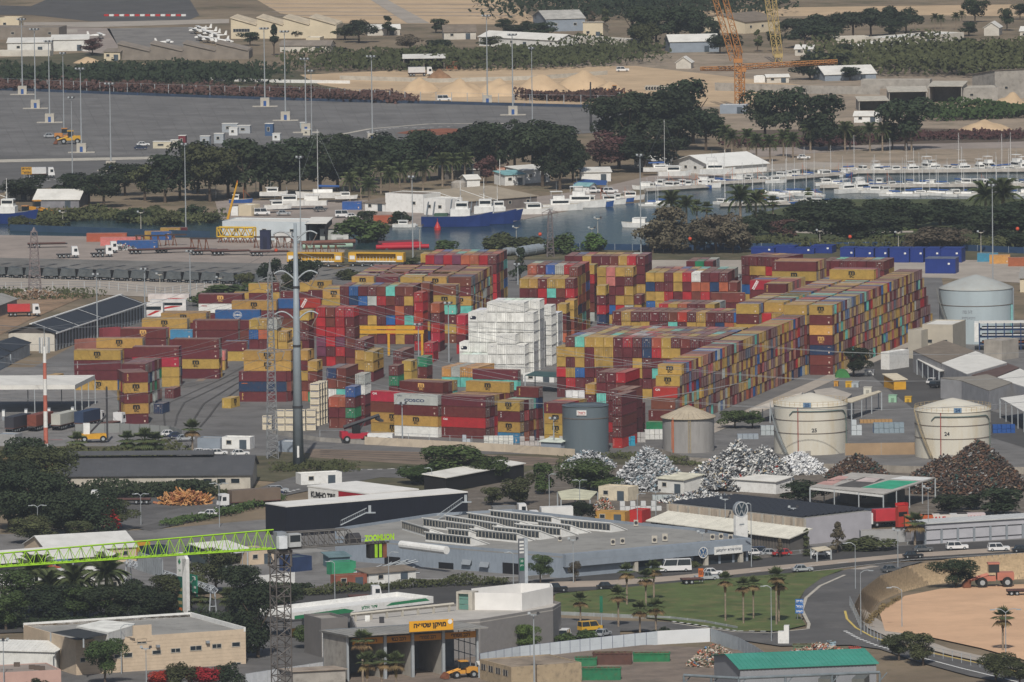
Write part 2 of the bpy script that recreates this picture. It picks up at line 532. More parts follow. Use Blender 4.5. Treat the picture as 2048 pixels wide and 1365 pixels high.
sheet('road_shoulder',qs('C3',(-700,800),(-350,790),(0,765),(500,715),(1000,668),(1300,640),(2200,585),(2200,610),(1300,664),(1000,690),(500,742),(0,793),(-350,822),(-700,835)),mat((.36,.30,.245),.9,.15,.1),9)
band('lane_marking',[(1380,1155),(1560,1138),(1700,1124)],.35,white,10,gap=(3,5))
band('lane_marking',[(1560,1150),(1700,1134),(1830,1119),(2100,1103)],.3,white,10)
sheet('traffic_island',qs('C3',(990,728),(1110,708),(1160,712),(1060,730)),palec,10)
sheet('ramp_road',[(1690,1140),(1760,1128),(1850,1122),(1800,1136),(1755,1165),(1722,1195),(1712,1225),(1735,1258),(1790,1288),(1880,1312),(2140,1365),(2140,1390),(1940,1352),(1830,1322),(1760,1298),(1700,1290),(1560,1292),(1480,1280),(1400,1268),(1330,1262),(1240,1262),(1240,1242),(1340,1244),(1470,1263),(1540,1265),(1612,1258),(1622,1254),(1602,1228),(1598,1205),(1610,1180),(1645,1155)],asph(.10,.06,.16,.6),9)
band('road_edge_line',[(1690,1150),(1640,1172),(1612,1196),(1604,1220),(1618,1248),(1616,1258),(1540,1266),(1470,1264),(1345,1246)],.7,paleconc,10)
band('road_edge_line',[(1345,1243),(1410,1252),(1475,1262),(1545,1263)],.7,white,11,gap=(1.2,1.2))
band('road_kerb',[(1690,1262),(1715,1276),(1750,1290),(1790,1302)],.9,white,11,gap=(1.2,1.2))
band('road_edge_line',[(1690,1222),(1694,1238),(1712,1256),(1745,1274),(1800,1292),(1900,1314),(2100,1358)],.5,mat((.55,.42,.12),.8,.1),11)
band('lane_marking',[(1830,1312),(1920,1336),(2060,1370)],.5,white,11)
sheet('grass_island',[(1110,1188),(1345,1166),(1560,1148),(1690,1138),(1645,1155),(1610,1180),(1596,1204),(1592,1222),(1612,1250),(1560,1262),(1475,1263),(1340,1241),(1230,1228),(1110,1226)],grassm,10)
sheet('pavement',[(1720,1200),(1712,1228),(1735,1256),(1800,1284),(1900,1310),(2140,1362),(2140,1350),(1900,1298),(1775,1252),(1735,1224)],palec,10)
sheet('sand_lot',[(1770,1262),(1758,1222),(1810,1192),(1880,1178),(1960,1172),(2140,1165),(2140,1345),(1960,1296),(1850,1272)],sandlot,11)
sheet('recycling_yard_ground',[(900,1305),(1300,1290),(1480,1300),(1700,1318),(1700,1400),(600,1420),(600,1350)],mat((.20,.16,.13),.95,.25,.15,stain=(.09,.08,.07),stain_amt=.5),9)
sheet('forecourt',[(480,1250),(900,1225),(1240,1242),(1240,1290),(900,1300),(640,1330),(480,1330)],asph(.12),9)
sheet('yard_pavement',[(-40,1420),(-40,1340),(480,1320),(640,1330),(640,1480),(-40,1480)],asph(.13),8)
# shipping containers
CCOL={'y':(.40,.255,.065),'m':(.115,.022,.026),'r':(.36,.022,.028),'k':(.15,.042,.03),'o':(.36,.10,.05),'n':(.018,.04,.10),'b':(.025,.10,.29),'u':(.014,.03,.20),'t':(.13,.44,.38),'g':(.02,.19,.09),'p':(.16,.045,.085),'w':(.70,.70,.67),'s':(.38,.40,.38),'l':(.05,.22,.36),'i':(.50,.17,.15),'c':(.45,.47,.45),'e':(.52,.27,.08)}
CWORD={'y':'ochre yellow','m':'maroon','r':'bright red','k':'brown','o':'rusty orange','n':'navy blue','b':'blue','u':'royal blue','t':'turquoise','g':'green','p':'plum purple','w':'white','s':'grey','l':'light blue','i':'pink','c':'pale grey','e':'orange yellow'}
def roofcol(c):
 return tuple(.58*a+.42*b for a,b in zip(c,(.36,.30,.25)))
def cmats(ch):
 c=CCOL[ch]
 w=ch in 'wc'
 return(mat(c,.55,.14,.8,stain=RUST if not w else(.4,.36,.3),stain_amt=.35 if not w else.2,rand=.13 if not w else.06,name='container paint'),mat(roofcol(c)if not w else c,.8,.2,.5,stain=(.33,.26,.2),stain_amt=.45,rand=.1,name='dusty container roof'))
rodm=mat((.16,.15,.145),.6,.15,1)
TH,TW=2.59,2.44
def body_mb(L,ribs=True,W=TW,H=TH):
 """box along +x, front side at y=0, doors' ends at x=0 / x=L; corrugated panels between a frame of posts and rails"""
 mb=MB()
 i=.05
 mb.box(i,L-i,i,W-i,.10,H-.05,0,1)
 for x in(0,L-.16):
  for y in(0,W-.16):
   mb.box(x,x+.16,y,y+.16,0,H,0,1)
 for y in(0,W-.1):
  mb.box(.16,L-.16,y,y+.1,.06,.2,0)
  mb.box(.16,L-.16,y,y+.1,H-.12,H-.01,0,1)
 for x in(0,L-.1):
  mb.box(x,x+.1,.16,W-.16,.06,.2,0)
  mb.box(x,x+.1,.16,W-.16,H-.14,H-.01,0,1)
 if ribs:
  n=int(L/.42)
  for k in range(n):
   x=.3+(L-.6)*(k+.5)/n
   for y0,y1 in((.015,.05),(W-.05,W-.015)):
    mb.box(x-.09,x+.09,y0,y1,.2,H-.12,0,nobot=True)
  for k in range(int(L/1.0)):
   x=.5+1.0*k
   mb.box(x-.12,x+.12,.15,W-.15,H-.05,H-.03,1,1,nobot=True)
  for k in range(6):
   y=.28+k*(W-.56)/5
   for x0,x1 in((.015,.05),(L-.05,L-.015)):
    mb.box(x0,x1,y-.07,y+.07,.2,H-.14,0,nobot=True)
 return mb
def door_mb(W=1.06,H=2.2):
 """one leaf in the x=0 plane facing -x, hinged at y=0"""
 mb=MB()
 mb.box(-.06,.0,0,W,0,H,0)
 for y in(.26,.74):
  mb.box(-.15,-.07,y-.03,y+.03,-.05,H+.05,1,nobot=True)
  for z in(.25,1.0,1.9):
   mb.box(-.12,-.06,y-.1,y+.1,z,z+.06,1,nobot=True)
 for z in(.15,.8,1.45,2.0):
  mb.box(-.1,-.05,-.03,.1,z,z+.12,1,nobot=True)
 mb.box(-.075,-.06,.84,1.0,1.75,1.95,2,nobot=True)
 mb.box(-.075,-.06,.42,.54,1.2,1.32,2,nobot=True)
 return mb
CM={}
def cmesh(kind,ch):
 k=(kind,ch)
 if k not in CM:
  a,b=cmats(ch)
  if kind in('40','20'):
   base=BODY[kind]
   CM[k]=base.mesh('shipping_container',[a,b])
  elif kind=='door':
   CM[k]=DOOR.mesh('door',[a,rodm if ch!='w' else mat((.55,.55,.54),.5,.1),white if ch not in 'wcs' else mat((.2,.22,.25),.6)])
 return CM[k]
L40,L20=12.19,6.06
BODY={'40':body_mb(L40),'20':body_mb(L20)}
DOOR=door_mb()
def logo_me(kind,L):
 k=('logo',kind,L)
 if k in CM:
  return CM[k]
 mb=MB()
 X,U=(1,0,0),(0,0,1)
 cx=L/2
 def T(s,x,z,**kw):
  put_text(mb,s,(x,-.012,z),X,U,**kw)
 m=black
 if kind in('msc','mscg'):
  T('m',cx,1.78,width=1.75,height=.95,bold=.05)
  mb.box(cx-.95,cx+.95,-.014,-.01,1.21,1.28)
  T('SC',cx,.82,width=1.25,height=.62,bold=.035)
  m=black if kind=='msc' else mat((.55,.32,.10),.6)
 elif kind=='cai':
  T('CAI',1.1,2.0,width=1.15,height=.52,bold=.04)
  m=white
 elif kind=='vert':
  for i,c in enumerate('TRITON' if L>7 else 'TEX'):
   T(c,.9,2.15-i*(.3 if L>7 else.45),height=.24 if L>7 else.34,bold=.03)
  m=white
 elif kind=='vertg':
  for i,c in enumerate('GOLD'):
   T(c,.9,2.05-i*.45,height=.36,bold=.03)
  m=mat((.65,.45,.14),.6)
 elif kind=='cosco':
  T('COSCO',cx-.4,1.15,width=5.6,height=.72,bold=.03)
  T('FLORENS',1.6,2.15,width=1.4,height=.22,bold=.03)
  m=mat((.02,.04,.11),.6)
 elif kind=='china':
  T('CHINA',cx,1.3,width=1.7,height=.55,bold=.03)
  n=18
  for rr in(.92,.72):
   for i in range(n):
    a,b=2*pi*i/n,2*pi*(i+.6)/n
    mb.quad((cx+1.2*rr*cos(a),-.012,1.3+rr*sin(a)),(cx+1.2*rr*cos(b),-.012,1.3+rr*sin(b)),(cx+1.2*(rr+.1)*cos(b),-.012,1.3+(rr+.1)*sin(b)),(cx+1.2*(rr+.1)*cos(a),-.012,1.3+(rr+.1)*sin(a)))
  m=white
 elif kind=='hamburg':
  put_text(mb,'HAMBURG SÜD',(1.5,-.02,1.3),(.5,0,.866),(-.866,0,.5),width=2.4,height=.42,m=1,bold=.02)
  d,e=Vector((.5,0,.866)),Vector((-.866,0,.5))
  o=Vector((1.5,-.014,1.3))
  mb.quad(o-d*1.3-e*.36,o+d*1.3-e*.36,o+d*1.3+e*.36,o-d*1.3+e*.36,0)
  CM[k]=mb.mesh('logo',[white,redp])
  return CM[k]
 elif kind=='yml':
  T('TCCL',1.6,2.0,width=1.6,height=.36,bold=.04)
  m=redp
 elif kind=='hapag':
  T('HAPAG',1.5,2.15,width=1.5,height=.26,bold=.04)
  m=orangep
 elif kind=='mark':
  T('45G1',L-.9,2.05,width=.8,height=.18,bold=.02)
  mb.box(L-1.1,L-.75,-.014,-.01,.5,.95)
  m=mat((.55,.42,.35),.7)
 elif kind=='end':
  put_text(mb,'CAI',(-.012,.95,2.1),(0,1,0),U,width=.7,height=.25,bold=.04)
  m=white
 elif kind=='code':
  mb.box(-.02,-.012,TW-.34,TW-.29,.5,2.2)
  mb.box(-.02,-.012,.5,.72,.35,.48)
  m=mat((.6,.5,.45),.7)
 elif kind=='fan':
  pts=[(.35,1.0),(.5,.72),(1.9,.72),(2.02,1.0),(2.02,1.35),(1.75,1.62),(.7,1.62),(.35,1.4)]
  mb.add([(-.02,y,z)for y,z in pts],[tuple(range(8))[::-1]],0)
  mb.box(-.1,-.02,1.45,1.85,1.1,1.5,1)
  mb.box(-.05,-.02,.15,2.3,.3,.5,1)
  CM[k]=mb.mesh('cooling_unit',[mat((.012,.016,.03),.6),white])
  return CM[k]
 CM[k]=mb.mesh('logo',[m])
 return CM[k]
BOX=[]
WPAL='yyyyyyymmmmmmmkkorrnbtspm'
def place(pos,rz,L,ch,lab,end=None,logo=None,door_l=False,door_r=False):
 BOX.append(dict(p=pos,rz=rz,L=L,c=ch,end=end,logo=logo,lab=lab,dl=door_l,dr=door_r))
def eblock(top,tiers,th,cols,where,rows=1,size='20',pitch=2.52,lower=None,heights=None,rowh=None,dz=0):
 """containers seen end on. top = pixel of the front, left, upper corner of column 0; cols = tier strings from the top down"""
 L=L20 if size=='20' else L40
 t=radians(th)
 A,B=Vector((cos(t),-sin(t),0)),Vector((sin(t),cos(t),0))
 o=G(top[0],top[1],tiers*(TH+.02))
 o.z=0
 n=max(len(r)for r in cols)
 for j in range(rows):
  for i in range(n):
   h=tiers if heights is None else heights[i]
   if rowh and j:
    h=rowh[min(j,len(rowh))-1]
    if isinstance(h,(list,tuple)):
     h=h[i]
   for k in range(h):
    td=tiers-1-k
    ch=None
    if j==0 and td<len(cols)and i<len(cols[td]):
     ch=cols[td][i]
    if ch is None or ch=='.':
     ch=rnd.choice(WPAL)
     if rnd.random()<.45:
      ch=ch.upper()
    if ch==' ':
     continue
    low=ch.lower()
    end='door' if ch.isupper()else('blind' if low!='w' else 'door')
    if ch=='F':
     low,end='w','fan'
    p=o+A*(i*pitch+rnd.uniform(-.04,.04))+B*(j*(L+.45)+rnd.uniform(-.12,.12))+Vector((0,0,k*(TH+.02)))
    tw=('top','second from top','third from top','fourth from top','fifth from top','sixth from top','seventh from top')[h-1-k]
    lab=(CWORD[low]+(' container with door rods' if end=='door' and low!='w' else ' reefer with fan opening' if end=='fan' else ' container'),tw,nth(i)+' stack across' if n>1 else '',where+(' '+('second','third','fourth','fifth','sixth')[j-1]+' row back' if j else ''))
    place(p,t,L,low,lab,end=end,logo=None)
 return o,A,B
def sblock(top,tiers,th,front,n,where,size='20',pitch=2.52,step=0,tail=0,gap=None,pal=WPAL,lefty=False,drop=None):
 """containers seen from the side, n columns deep, their ends in a wall to the right. front = colours from the top down"""
 L=L20 if size=='20' else L40
 t=radians(th)
 A,B=Vector((cos(t),-sin(t),0)),Vector((sin(t),cos(t),0))
 o=G(top[0],top[1],tiers*(TH+.02))
 o.z=0
 for k in range(tiers):
  td=tiers-1-k
  c0,c1=-step*td,n+tail*td
  for i in range(c0,c1):
   if gap and i==gap[0]:
    continue
   if drop and i>=0 and k>=tiers-drop.get(i,0):
    continue
   first=i==c0
   ch=front[td]if first and td<len(front)else rnd.choice(pal)
   low=ch.lower()
   logo=None
   if first:
    logo={'Y':'msc','M':'mscg','R':'cai','C':'cosco','B':'china','H':'hamburg','W':'yml','N':'hapag','K':'vert','G':'vertg'}.get(ch)
    if ch=='H':
     low='r'
    if ch=='G' or ch=='K':
     low='m'
    if logo is None and low!='w':
     logo='mark'
   p=o+A*rnd.uniform(-.05,.05)+B*(i*pitch+rnd.uniform(-.02,.02))+Vector((0,0,k*(TH+.02)))
   desc={'msc':' container with black logo','mscg':' container with gold logo','cai':' container with white letters','cosco':' container with spaced dark letters','china':' container with round white emblem','hamburg':' container with slanted white band','yml':' container with red letters','hapag':' container with small orange letters','vert':' container with upright white letters','vertg':' container with upright gold letters'}.get(logo,' container')
   tw=('top','second from top','third from top','fourth from top','fifth from top','sixth from top','seventh from top','eighth from top')[td]
   lab=(CWORD[low]+desc,tw,('side showing' if first else nth(i-c0)+' end back' if n>1 else ''),where)
   door=rnd.random()<.62
   place(p,t,L,low,lab,end='side',logo=logo,door_r=door,door_l=not door)
 return o,A,B
TW_=14.8
# the two long walls on the right
def ncols(p0,p1,tiers,pitch=2.52):
 a,b=G(*p0,tiers*2.61),G(*p1,tiers*2.61)
 return max(1,int(round((b-a).length/pitch)))
sblock(q('Z1',245,265),6,TW_,'YYRkKg',ncols(q('Z1',590,262),(1644,622),6),'wall by white tank 25',step=1,gap=(7,))
nW2=ncols((1666,610),(1862,537),7)
sblock((1618.8,610.6),7,TW_,'YmeMnkm',nW2,'outermost long wall by grey tank',tail=1,drop={})
sblock((1567.5,610),7,TW_,'yYmkmny',nW2-8,'bay next to outermost wall')
sblock((1556,592),7,TW_,'YmkmyMm',nW2-16,'third bay from outer wall')
sblock((1521.7,604.7),7,TW_,'yYmkmym',12,'fourth bay from outer wall')
sblock((1471.9,608.4),7,TW_,'ymYkmym',13,'fifth bay from outer wall')
sblock(q('Z3',1500,415),7,TW_,'Hmkmymm',5,'bay below rear maroon row')
sblock(q('Z3',1690,465),7,TW_,'GMkmymm',9,'bay right of slanted band')
sblock(q('Z3',1800,160),8,TW_,'KYmkmymm',5,'rear block under blue boxes',size='40')
sblock((1658.5,539.5),8,TW_,'YYmkmymm',3,'yellow pair above outer bays',size='40')
eblock(q('Z3',1385,85),7,30,['MMMMM','Myyry','mMmym'],'rear row by blue boxes',rows=2,pitch=2.5)
eblock(q('Z2',425,150),7,TW_,['MmMMmmM','mMmyMmm'],'rear maroon row behind yellow pair',rows=2)
# end-on blocks, centre right
eblock(q('ZA',345,232),6,TW_,['MtyyymRMNoyMkMMM','yymYYMmMnRyymMmy','MyMYymMyMmMmYmmy','YBmMmrMymtyMmyMm','RMMymkMmMkmyMmMy','MMmyMkmMymMkmMyy'],'tight block behind grey silo',rows=5)
eblock(q('ZA',225,365),5,TW_,['y','y','r','m','M'],'lone stack beside tight block')
eblock(q('Z4',985,840),6,TW_,['mYMMmMkrMYmMMbYyrYyy','MYyymMtMyyMnoyYYMmyM'],'middle block second from silo',rows=2)
eblock(q('Z3',260,735),6,TW_,['RyOMMy','mMyYmm'],'low row behind middle block',rows=2)
eblock(q('Z3',80,310),6,10,['yyMyRWMmM','nMMymoono','yyRmrkRmM'],'block before the pale apron',rows=3)
eblock(q('Z3',1205,445),5,10,['k','y'],'lone stack beside apron block')
eblock(q('Z3',630,155),6,10,['mgm','mmM'],'rear trio on pale apron',rows=2)
sblock(q('Z3',970,590),6,3,'kmymkm',1,'broad pair amid middle blocks')
sblock(q('Z3',1118,590),6,3,'kmymkm',1,'broad pair amid middle blocks, eastern')
eblock(q('Z4',335,83),6,10,['mmymmkyrm','mMrmmMmmm'],'rear block before the water',rows=2)
eblock(q('Z4',780,238),6,10,['yiyY','yimM','ymmy','mMyy'],'yellow and pink step')
eblock(q('Z4',1140,490),4,10,['y ','ym','my'],'low pair by pink step')
eblock(q('Z4',620,208),6,10,['y','R','m','m','k'],'tall narrow stack by pink step')
eblock(q('B2',1050,345),6,10,['yymYyM','mMrtkr','mtrmMM','mmMymm'],'step behind white reefers',rows=4,rowh=[[6,6,6,6,6,7],7,7])
eblock(q('Z4',342,690),4,10,['y','y','k','o'],'stack right of white reefers')
eblock(q('Z4',235,742),4,10,['y','m','k','o'],'stack touching white reefers')
eblock(q('Z4',772,492),5,10,['y','m','r','n','m'],'narrow stack before pink step')
# white reefers
def rblock(base,cols_h,where,art=None,th=12,rows=1):
 t=radians(th)
 A,B=Vector((cos(t),-sin(t),0)),Vector((sin(t),cos(t),0))
 o=G(*base)
 for i,h in enumerate(cols_h):
  for k in range(h):
   end='fan' if art and(i,k)in art else 'door'
   p=o+A*(i*2.5)+Vector((0,0,k*(TH+.05)))
   tw=('top','second from top','third from top','fourth from top','fifth from top','sixth from top','seventh from top')[h-1-k]
   place(p,t,L20,'w',('white reefer with '+('dark fan opening' if end=='fan' else 'closed doors'),tw,nth(i)+' stack across' if len(cols_h)>1 else '',where),end=end)
rblock(q('Z7',408,1290),[2,2,2,3,4,4,3],'front row of white heap',art={(0,1),(1,1)})
rblock(q('Z7',405,1262),[3,6,6,7,7,7,7,6],'second row of white heap',art={(0,2),(1,5),(1,4),(3,5),(6,5)})
rblock(q('Z7',620,1228),[6,6,7,7,7,7,7],'third row of white heap')
rblock(q('Z7',1540,1172),[6],'slim stack beside white heap')
rblock(q('Z7',1630,1130),[5],'rearmost slim stack beside white heap')
# left centre
eblock(q('Z5',1165,210),6,9,['rprpoOrM','mrRmryRM','rkmMrror'],'rear red row by steel cylinder',rows=3)
eblock(q('Z5',1098,190),6,9,['y'],'yellow end of rear red row')
for k in range(4,-1,-1):
 sblock((897.5-48.5*k,554.7-k*.3),6,9,['kmYtyy','YmkmYm','ymYkmy','mkyYmm','Ymkymy'][k],15,('bay with the end wall','second striped bay','third striped bay','fourth striped bay','leftmost striped bay')[k],pal='yyykkmmmmspon' if k else 'yyyykkkmmmsnt')
eblock(q('Z5',360,460),6,9,['OprrrkRpM','mMrkmMrmM'],'red and purple row before bays')
sblock(q('Z5',1275,625),6,9,'kYtmyk',3,'short bay below purple row')
eblock(q('Z6',680,90),6,10,['MBmMktkk','MnBsRkMy','mYmmmmoM','kMMyMbRt','mmYyMryY','mMykmMym'],'colourful block above gantry',rows=2,rowh=[6])
eblock(q('Z5',1100,590),6,9,['k','m','k'],'brown shoulder of colourful block')
eblock(q('Z6',1690,175),6,12,['R','r','r','R','K','R'],'red stack beside colourful block')
eblock(q('Z5',1238,868),5,12,['o','M','r','r','m'],'orange topped stack by lamp mast')
eblock(q('Z6',1830,862),2,12,['R','r'],'short red stack by gantry')
eblock(q('Z5',1588,1030),4,12,['r','r','m','r'],'red stack beside white heap')
eblock(q('Z6',355,375),6,12,['RkRR','rkRm','rrRM','prpk','pMRm','mrkm'],'bright red front block',pitch=2.6)
eblock(q('Z6',757,655),4,12,['M','k','m','k'],'stack beside bright red block')
eblock(q('Z6',885,825),4,12,['M','y','y','m'],'purple topped stack by lamp mast',size='40')
eblock(q('Z6',1010,985),3,12,['y','Y','m'],'yellow stack by lamp mast',size='40')
eblock(q('Z6',497,1205),5,14,['nk','kk','wt','mm','mk'],'navy topped pair',size='40')
eblock(q('Z8',118,712),3,14,['oO','mm','kk'],'pair behind the reach stacker')
eblock(q('Z8',345,575),4,14,['B','M','G','M'],'blue topped stack by reach stacker')
eblock(q('Z8',480,400),5,14,['S','w','m','M','m'],'grey topped stack by reach stacker')
eblock(q('Z8',998,85),3,14,['M','M','m'],'purple stack under the gantry',size='40')
eblock(q('Z8',940,285),3,14,['M','G','m'],'stack with green lower box')
eblock(q('Z8',1120,222),3,14,['y','y','m'],'yellow stack beside green box')
eblock(q('Z8',1330,165),3,14,['g','m','m'],'green topped stack by the lane')
# front row
sblock(q('Z8',1085,492),5,28,'Mmkym',3,'fifth tier above front row',size='40')
sblock(q('Z8',1010,668),4,28,'CmYw',2,'front row by white generator',size='40')
sblock(q('Z8',690,628),4,28,'RkYY',1,'front row beside reach stacker',size='40')
sblock(q('Z9',350,492),5,28,'Ykmym',1,'behind front row by green shed',size='40')
sblock(q('Z9',15,688),4,28,'mKRK',5,'front row centre',size='40')
sblock(q('Z9',445,332),3,20,'mtm',1,'low stack before white heap',size='40')
eblock(q('Z9',25,300),2,20,['esEE','tttt'],'orange yellow row before white heap',size='40')
sblock(q('Z9',1040,570),5,28,'Gnmkm',1,'gold lettered stack by green shed')
sblock(q('Z9',785,757),4,28,'YKYl',5,'front row by white pallets')
sblock(q('Z9',1420,787),4,24,'GYYy',5,'stack half behind grey silo')
eblock(q('ZF',985,205),5,18,['M','M','M','M','r'],'maroon tower beside grey silo',size='40')
eblock(q('ZF',1105,370),3,18,['m','M','M'],'short maroon stack by cyan pallets',size='40')
eblock(q('ZF',930,140),5,18,['Mk','mm','Mm'],'second maroon row by grey silo',size='40')
eblock(q('ZA',770,715),5,18,['Mmr','mMm'],'red and maroon row by tight block',size='40')
eblock(q('ZA',800,805),4,18,['M','m','M'],'blue roofed stack by tight block')
eblock(q('ZA',620,878),3,18,['y','M','k'],'yellow topped stack near pallets')
# left yard
sblock(q('ZD',122,142),4,8,'YKKY',2,'yard edge by weighbridge roof',size='40')
sblock(q('ZB',425,800),4,8,'Ymmk',2,'second row from weighbridge roof',size='40')
sblock(q('ZB',755,665),4,8,'Mmkm',2,'third row from weighbridge roof',size='40')
sblock(q('ZB',1050,535),4,8,'Yymy',2,'fourth row from weighbridge roof',size='40')
sblock(q('ZB',1435,682),3,8,'lmm',1,'lone stack in left yard')
sblock(q('ZB',1310,455),4,8,'Ymmy',3,'fifth row from weighbridge roof',size='40')
sblock(q('ZC',340,550),4,8,'Bmmk',1,'row with blue emblem box',size='40')
sblock(q('ZC',35,690),4,8,'KKmk',2,'row before blue emblem box',size='40')
sblock(q('ZC',680,690),4,8,'mkrm',1,'beside row before emblem box')
sblock(q('ZD',918,97),4,8,'mrYY',2,'row behind the curved stack',size='40')
sblock(q('B1',1010,698),4,8,'mmYm',2,'row behind pink box',size='40')
sblock(q('B1',1062,748),3,8,'ymy',3,'yellow capped short row',size='20')
sblock(q('B1',1180,766),2,8,'iy',2,'pink topped pair by lane')
sblock(q('B1',1310,713),2,8,'my',3,'short pair by lane')
sblock(q('B1',1425,766),5,8,'YYmkm',2,'row by the lattice pylon',size='40')
sblock(q('B1',1397,887),3,8,'KNG',2,'front row by the lattice pylon',size='40')
eblock(q('ZE',1265,292),4,12,['y','k','m','g'],'yellow stack by steel pole')
eblock(q('ZC',1495,560),6,12,['y','m','M','m','y','m'],'tall stack behind steel pole')
eblock(q('ZC',1200,845),4,12,['Y','y','m','k'],'yellow door stack by steel pole')
eblock(q('ZC',1335,1002),4,12,['Y','m','y','m'],'lower yellow stack by steel pole')
eblock(q('ZC',1480,1100),5,12,['y','m','y','k'],'yellow stack hidden by steel pole')
eblock(q('ZC',805,682),5,10,['yYs','Boy','mMy','mky'],'end-on group behind lattice pylon')
sblock(q('ZC',115,335),3,6,'MWm',2,'rear row by bus roofs',size='40')
sblock(q('ZC',565,427),4,6,'Ymkm',2,'rear row behind emblem box',size='40')
sblock(q('ZC',1190,400),4,6,'bmk',1,'rear blue box by steel pole')
sblock(q('ZC',1480,392),4,6,'Hmkm',1,'rear red box by steel pole')
sblock(q('ZC',600,305),3,6,'ymk',1,'back row by bushes')
sblock(q('ZC',915,305),3,6,'ymk',1,'second in back row')
sblock(q('ZC',1235,295),3,6,'KmK',1,'third in back row')
sblock(q('ZC',800,190),4,6,'ymky',1,'tall back pair by bushes')
sblock(q('ZC',918,178),4,6,'myky',1,'second of tall back pair')
sblock(q('ZC',1500,175),4,6,'ymky',1,'back pair by shrubs')
sblock(q('ZC',1635,147),5,6,'Ymkyk',1,'tall yellow box behind pole')
sblock(q('ZC',1615,280),4,6,'Kyky',1,'small maroon box behind pole')
sblock(q('ZC',1810,268),5,6,'Yymyk',6,'yellow bay behind pole')
sblock(q('ZD',805,450),5,-12,['G','Y','K','Y','m'],4,'curved stack by the fence')
sblock(q('ZD',770,330),5,12,'myksm',7,'rear of the curved stack',pal='kmmspgkn')
eblock(q('ZD',1212,872),1,14,['N'],'standing alone on the lane')
eblock(q('ZD',1365,665),1,14,['M'],'white tarp roof by the crane')
eblock(q('ZE',95,797),1,20,['y'],'alone beside front row')
eblock(q('ZM',570,440),1,20,['y'],'behind weighbridge roof')
sblock(q('ZI',1180,255),1,3,'o',1,'freight yard by the water',size='40')
sblock(q('ZI',1370,310),1,3,'i',1,'freight yard, before orange box',size='40')
sblock(q('ZI',1595,355),1,3,'b',1,'freight yard, foremost',size='40')
sblock(q('ZJ',275,180),1,3,'ym',1,'freight yard near green frame')
sblock(q('ZJ',370,175),1,3,'m',1,'freight yard red end')
sblock(q('ZJ',60,225),1,3,'y',1,'freight yard ochre box')
sblock(q('ZJ',150,232),1,3,'b',1,'freight yard blue box')
sblock((684,404),1,3,'b',1,'quay by the fishing hall')
sblock(q('B3',1775,196),1,3,'l',1,'far right apron')
sblock(q('B3',1845,207),1,3,'e',1,'far right apron')
sblock(q('B3',1955,222),1,3,'o',1,'far right apron edge')
sblock(q('A2',195,1262),1,3,'o',1,'quay by the white fish hall')
def choose():
 w,h,sc=1024,683,.5
 zb=np.full((h,w),1e9)
 ib=np.full((h,w),-1,dtype=np.int32)
 for bi,b in enumerate(BOX):
  A=Vector((cos(b['rz']),-sin(b['rz']),0))
  B=Vector((sin(b['rz']),cos(b['rz']),0))
  p,L=b['p'],b['L']
  c=[p,p+A*L,p+A*L+B*TW,p+B*TW]if b['end']=='side' else[p,p+A*TW,p+A*TW+B*L,p+B*L]
  c=c+[v+Vector((0,0,TH))for v in c]
  P=[PX(v)for v in c]
  for f in((0,1,5,4),(1,2,6,5),(3,0,4,7),(4,5,6,7)):
   xs=[P[i][0]*sc for i in f]
   ys=[P[i][1]*sc for i in f]
   d=sum(P[i][2]for i in f)/4
   if sum(xs[i]*ys[(i+1)%4]-xs[(i+1)%4]*ys[i]for i in range(4))>0:
    continue
   x0,x1,y0,y1=max(0,int(min(xs))),min(w-1,int(max(xs))+1),max(0,int(min(ys))),min(h-1,int(max(ys))+1)
   if x1<=x0 or y1<=y0:
    continue
   X,Y=np.meshgrid(np.arange(x0,x1)+.5,np.arange(y0,y1)+.5)
   ins=np.ones(X.shape,bool)
   for i in range(4):
    j=(i+1)%4
    ins&=(xs[j]-xs[i])*(Y-ys[i])-(ys[j]-ys[i])*(X-xs[i])<=0
   s=zb[y0:y1,x0:x1]
   k=ins&(d<s)
   s[k]=d
   ib[y0:y1,x0:x1][k]=bi
 u,n=np.unique(ib[ib>=0],return_counts=True)
 for b in BOX:
  b['vis']=0
 for i,c in zip(u,n):
  BOX[i]['vis']=int(c)
choose()
_rank=sorted(range(len(BOX)),key=lambda i:-BOX[i]['vis'])
SINGLE=set(_rank[:292])
print('containers',len(BOX),'seen',sum(b['vis']>0 for b in BOX),'last single',BOX[_rank[291]]['vis'])
_labs=set()
def clabel(b):
 d,tw,col,where=b['lab']
 s=d+', '+', '.join(x for x in((tw+(' in '+col if col and 'stack' in col else ''))+('' if 'stack' in(col or '')or not col else ', '+col),where)if x)
 return s.replace(' container with ',' box with ')if len(s.split())<=16 else ' '.join(s.replace('from top ','down ').replace(' stack across',' across').split()[:16])
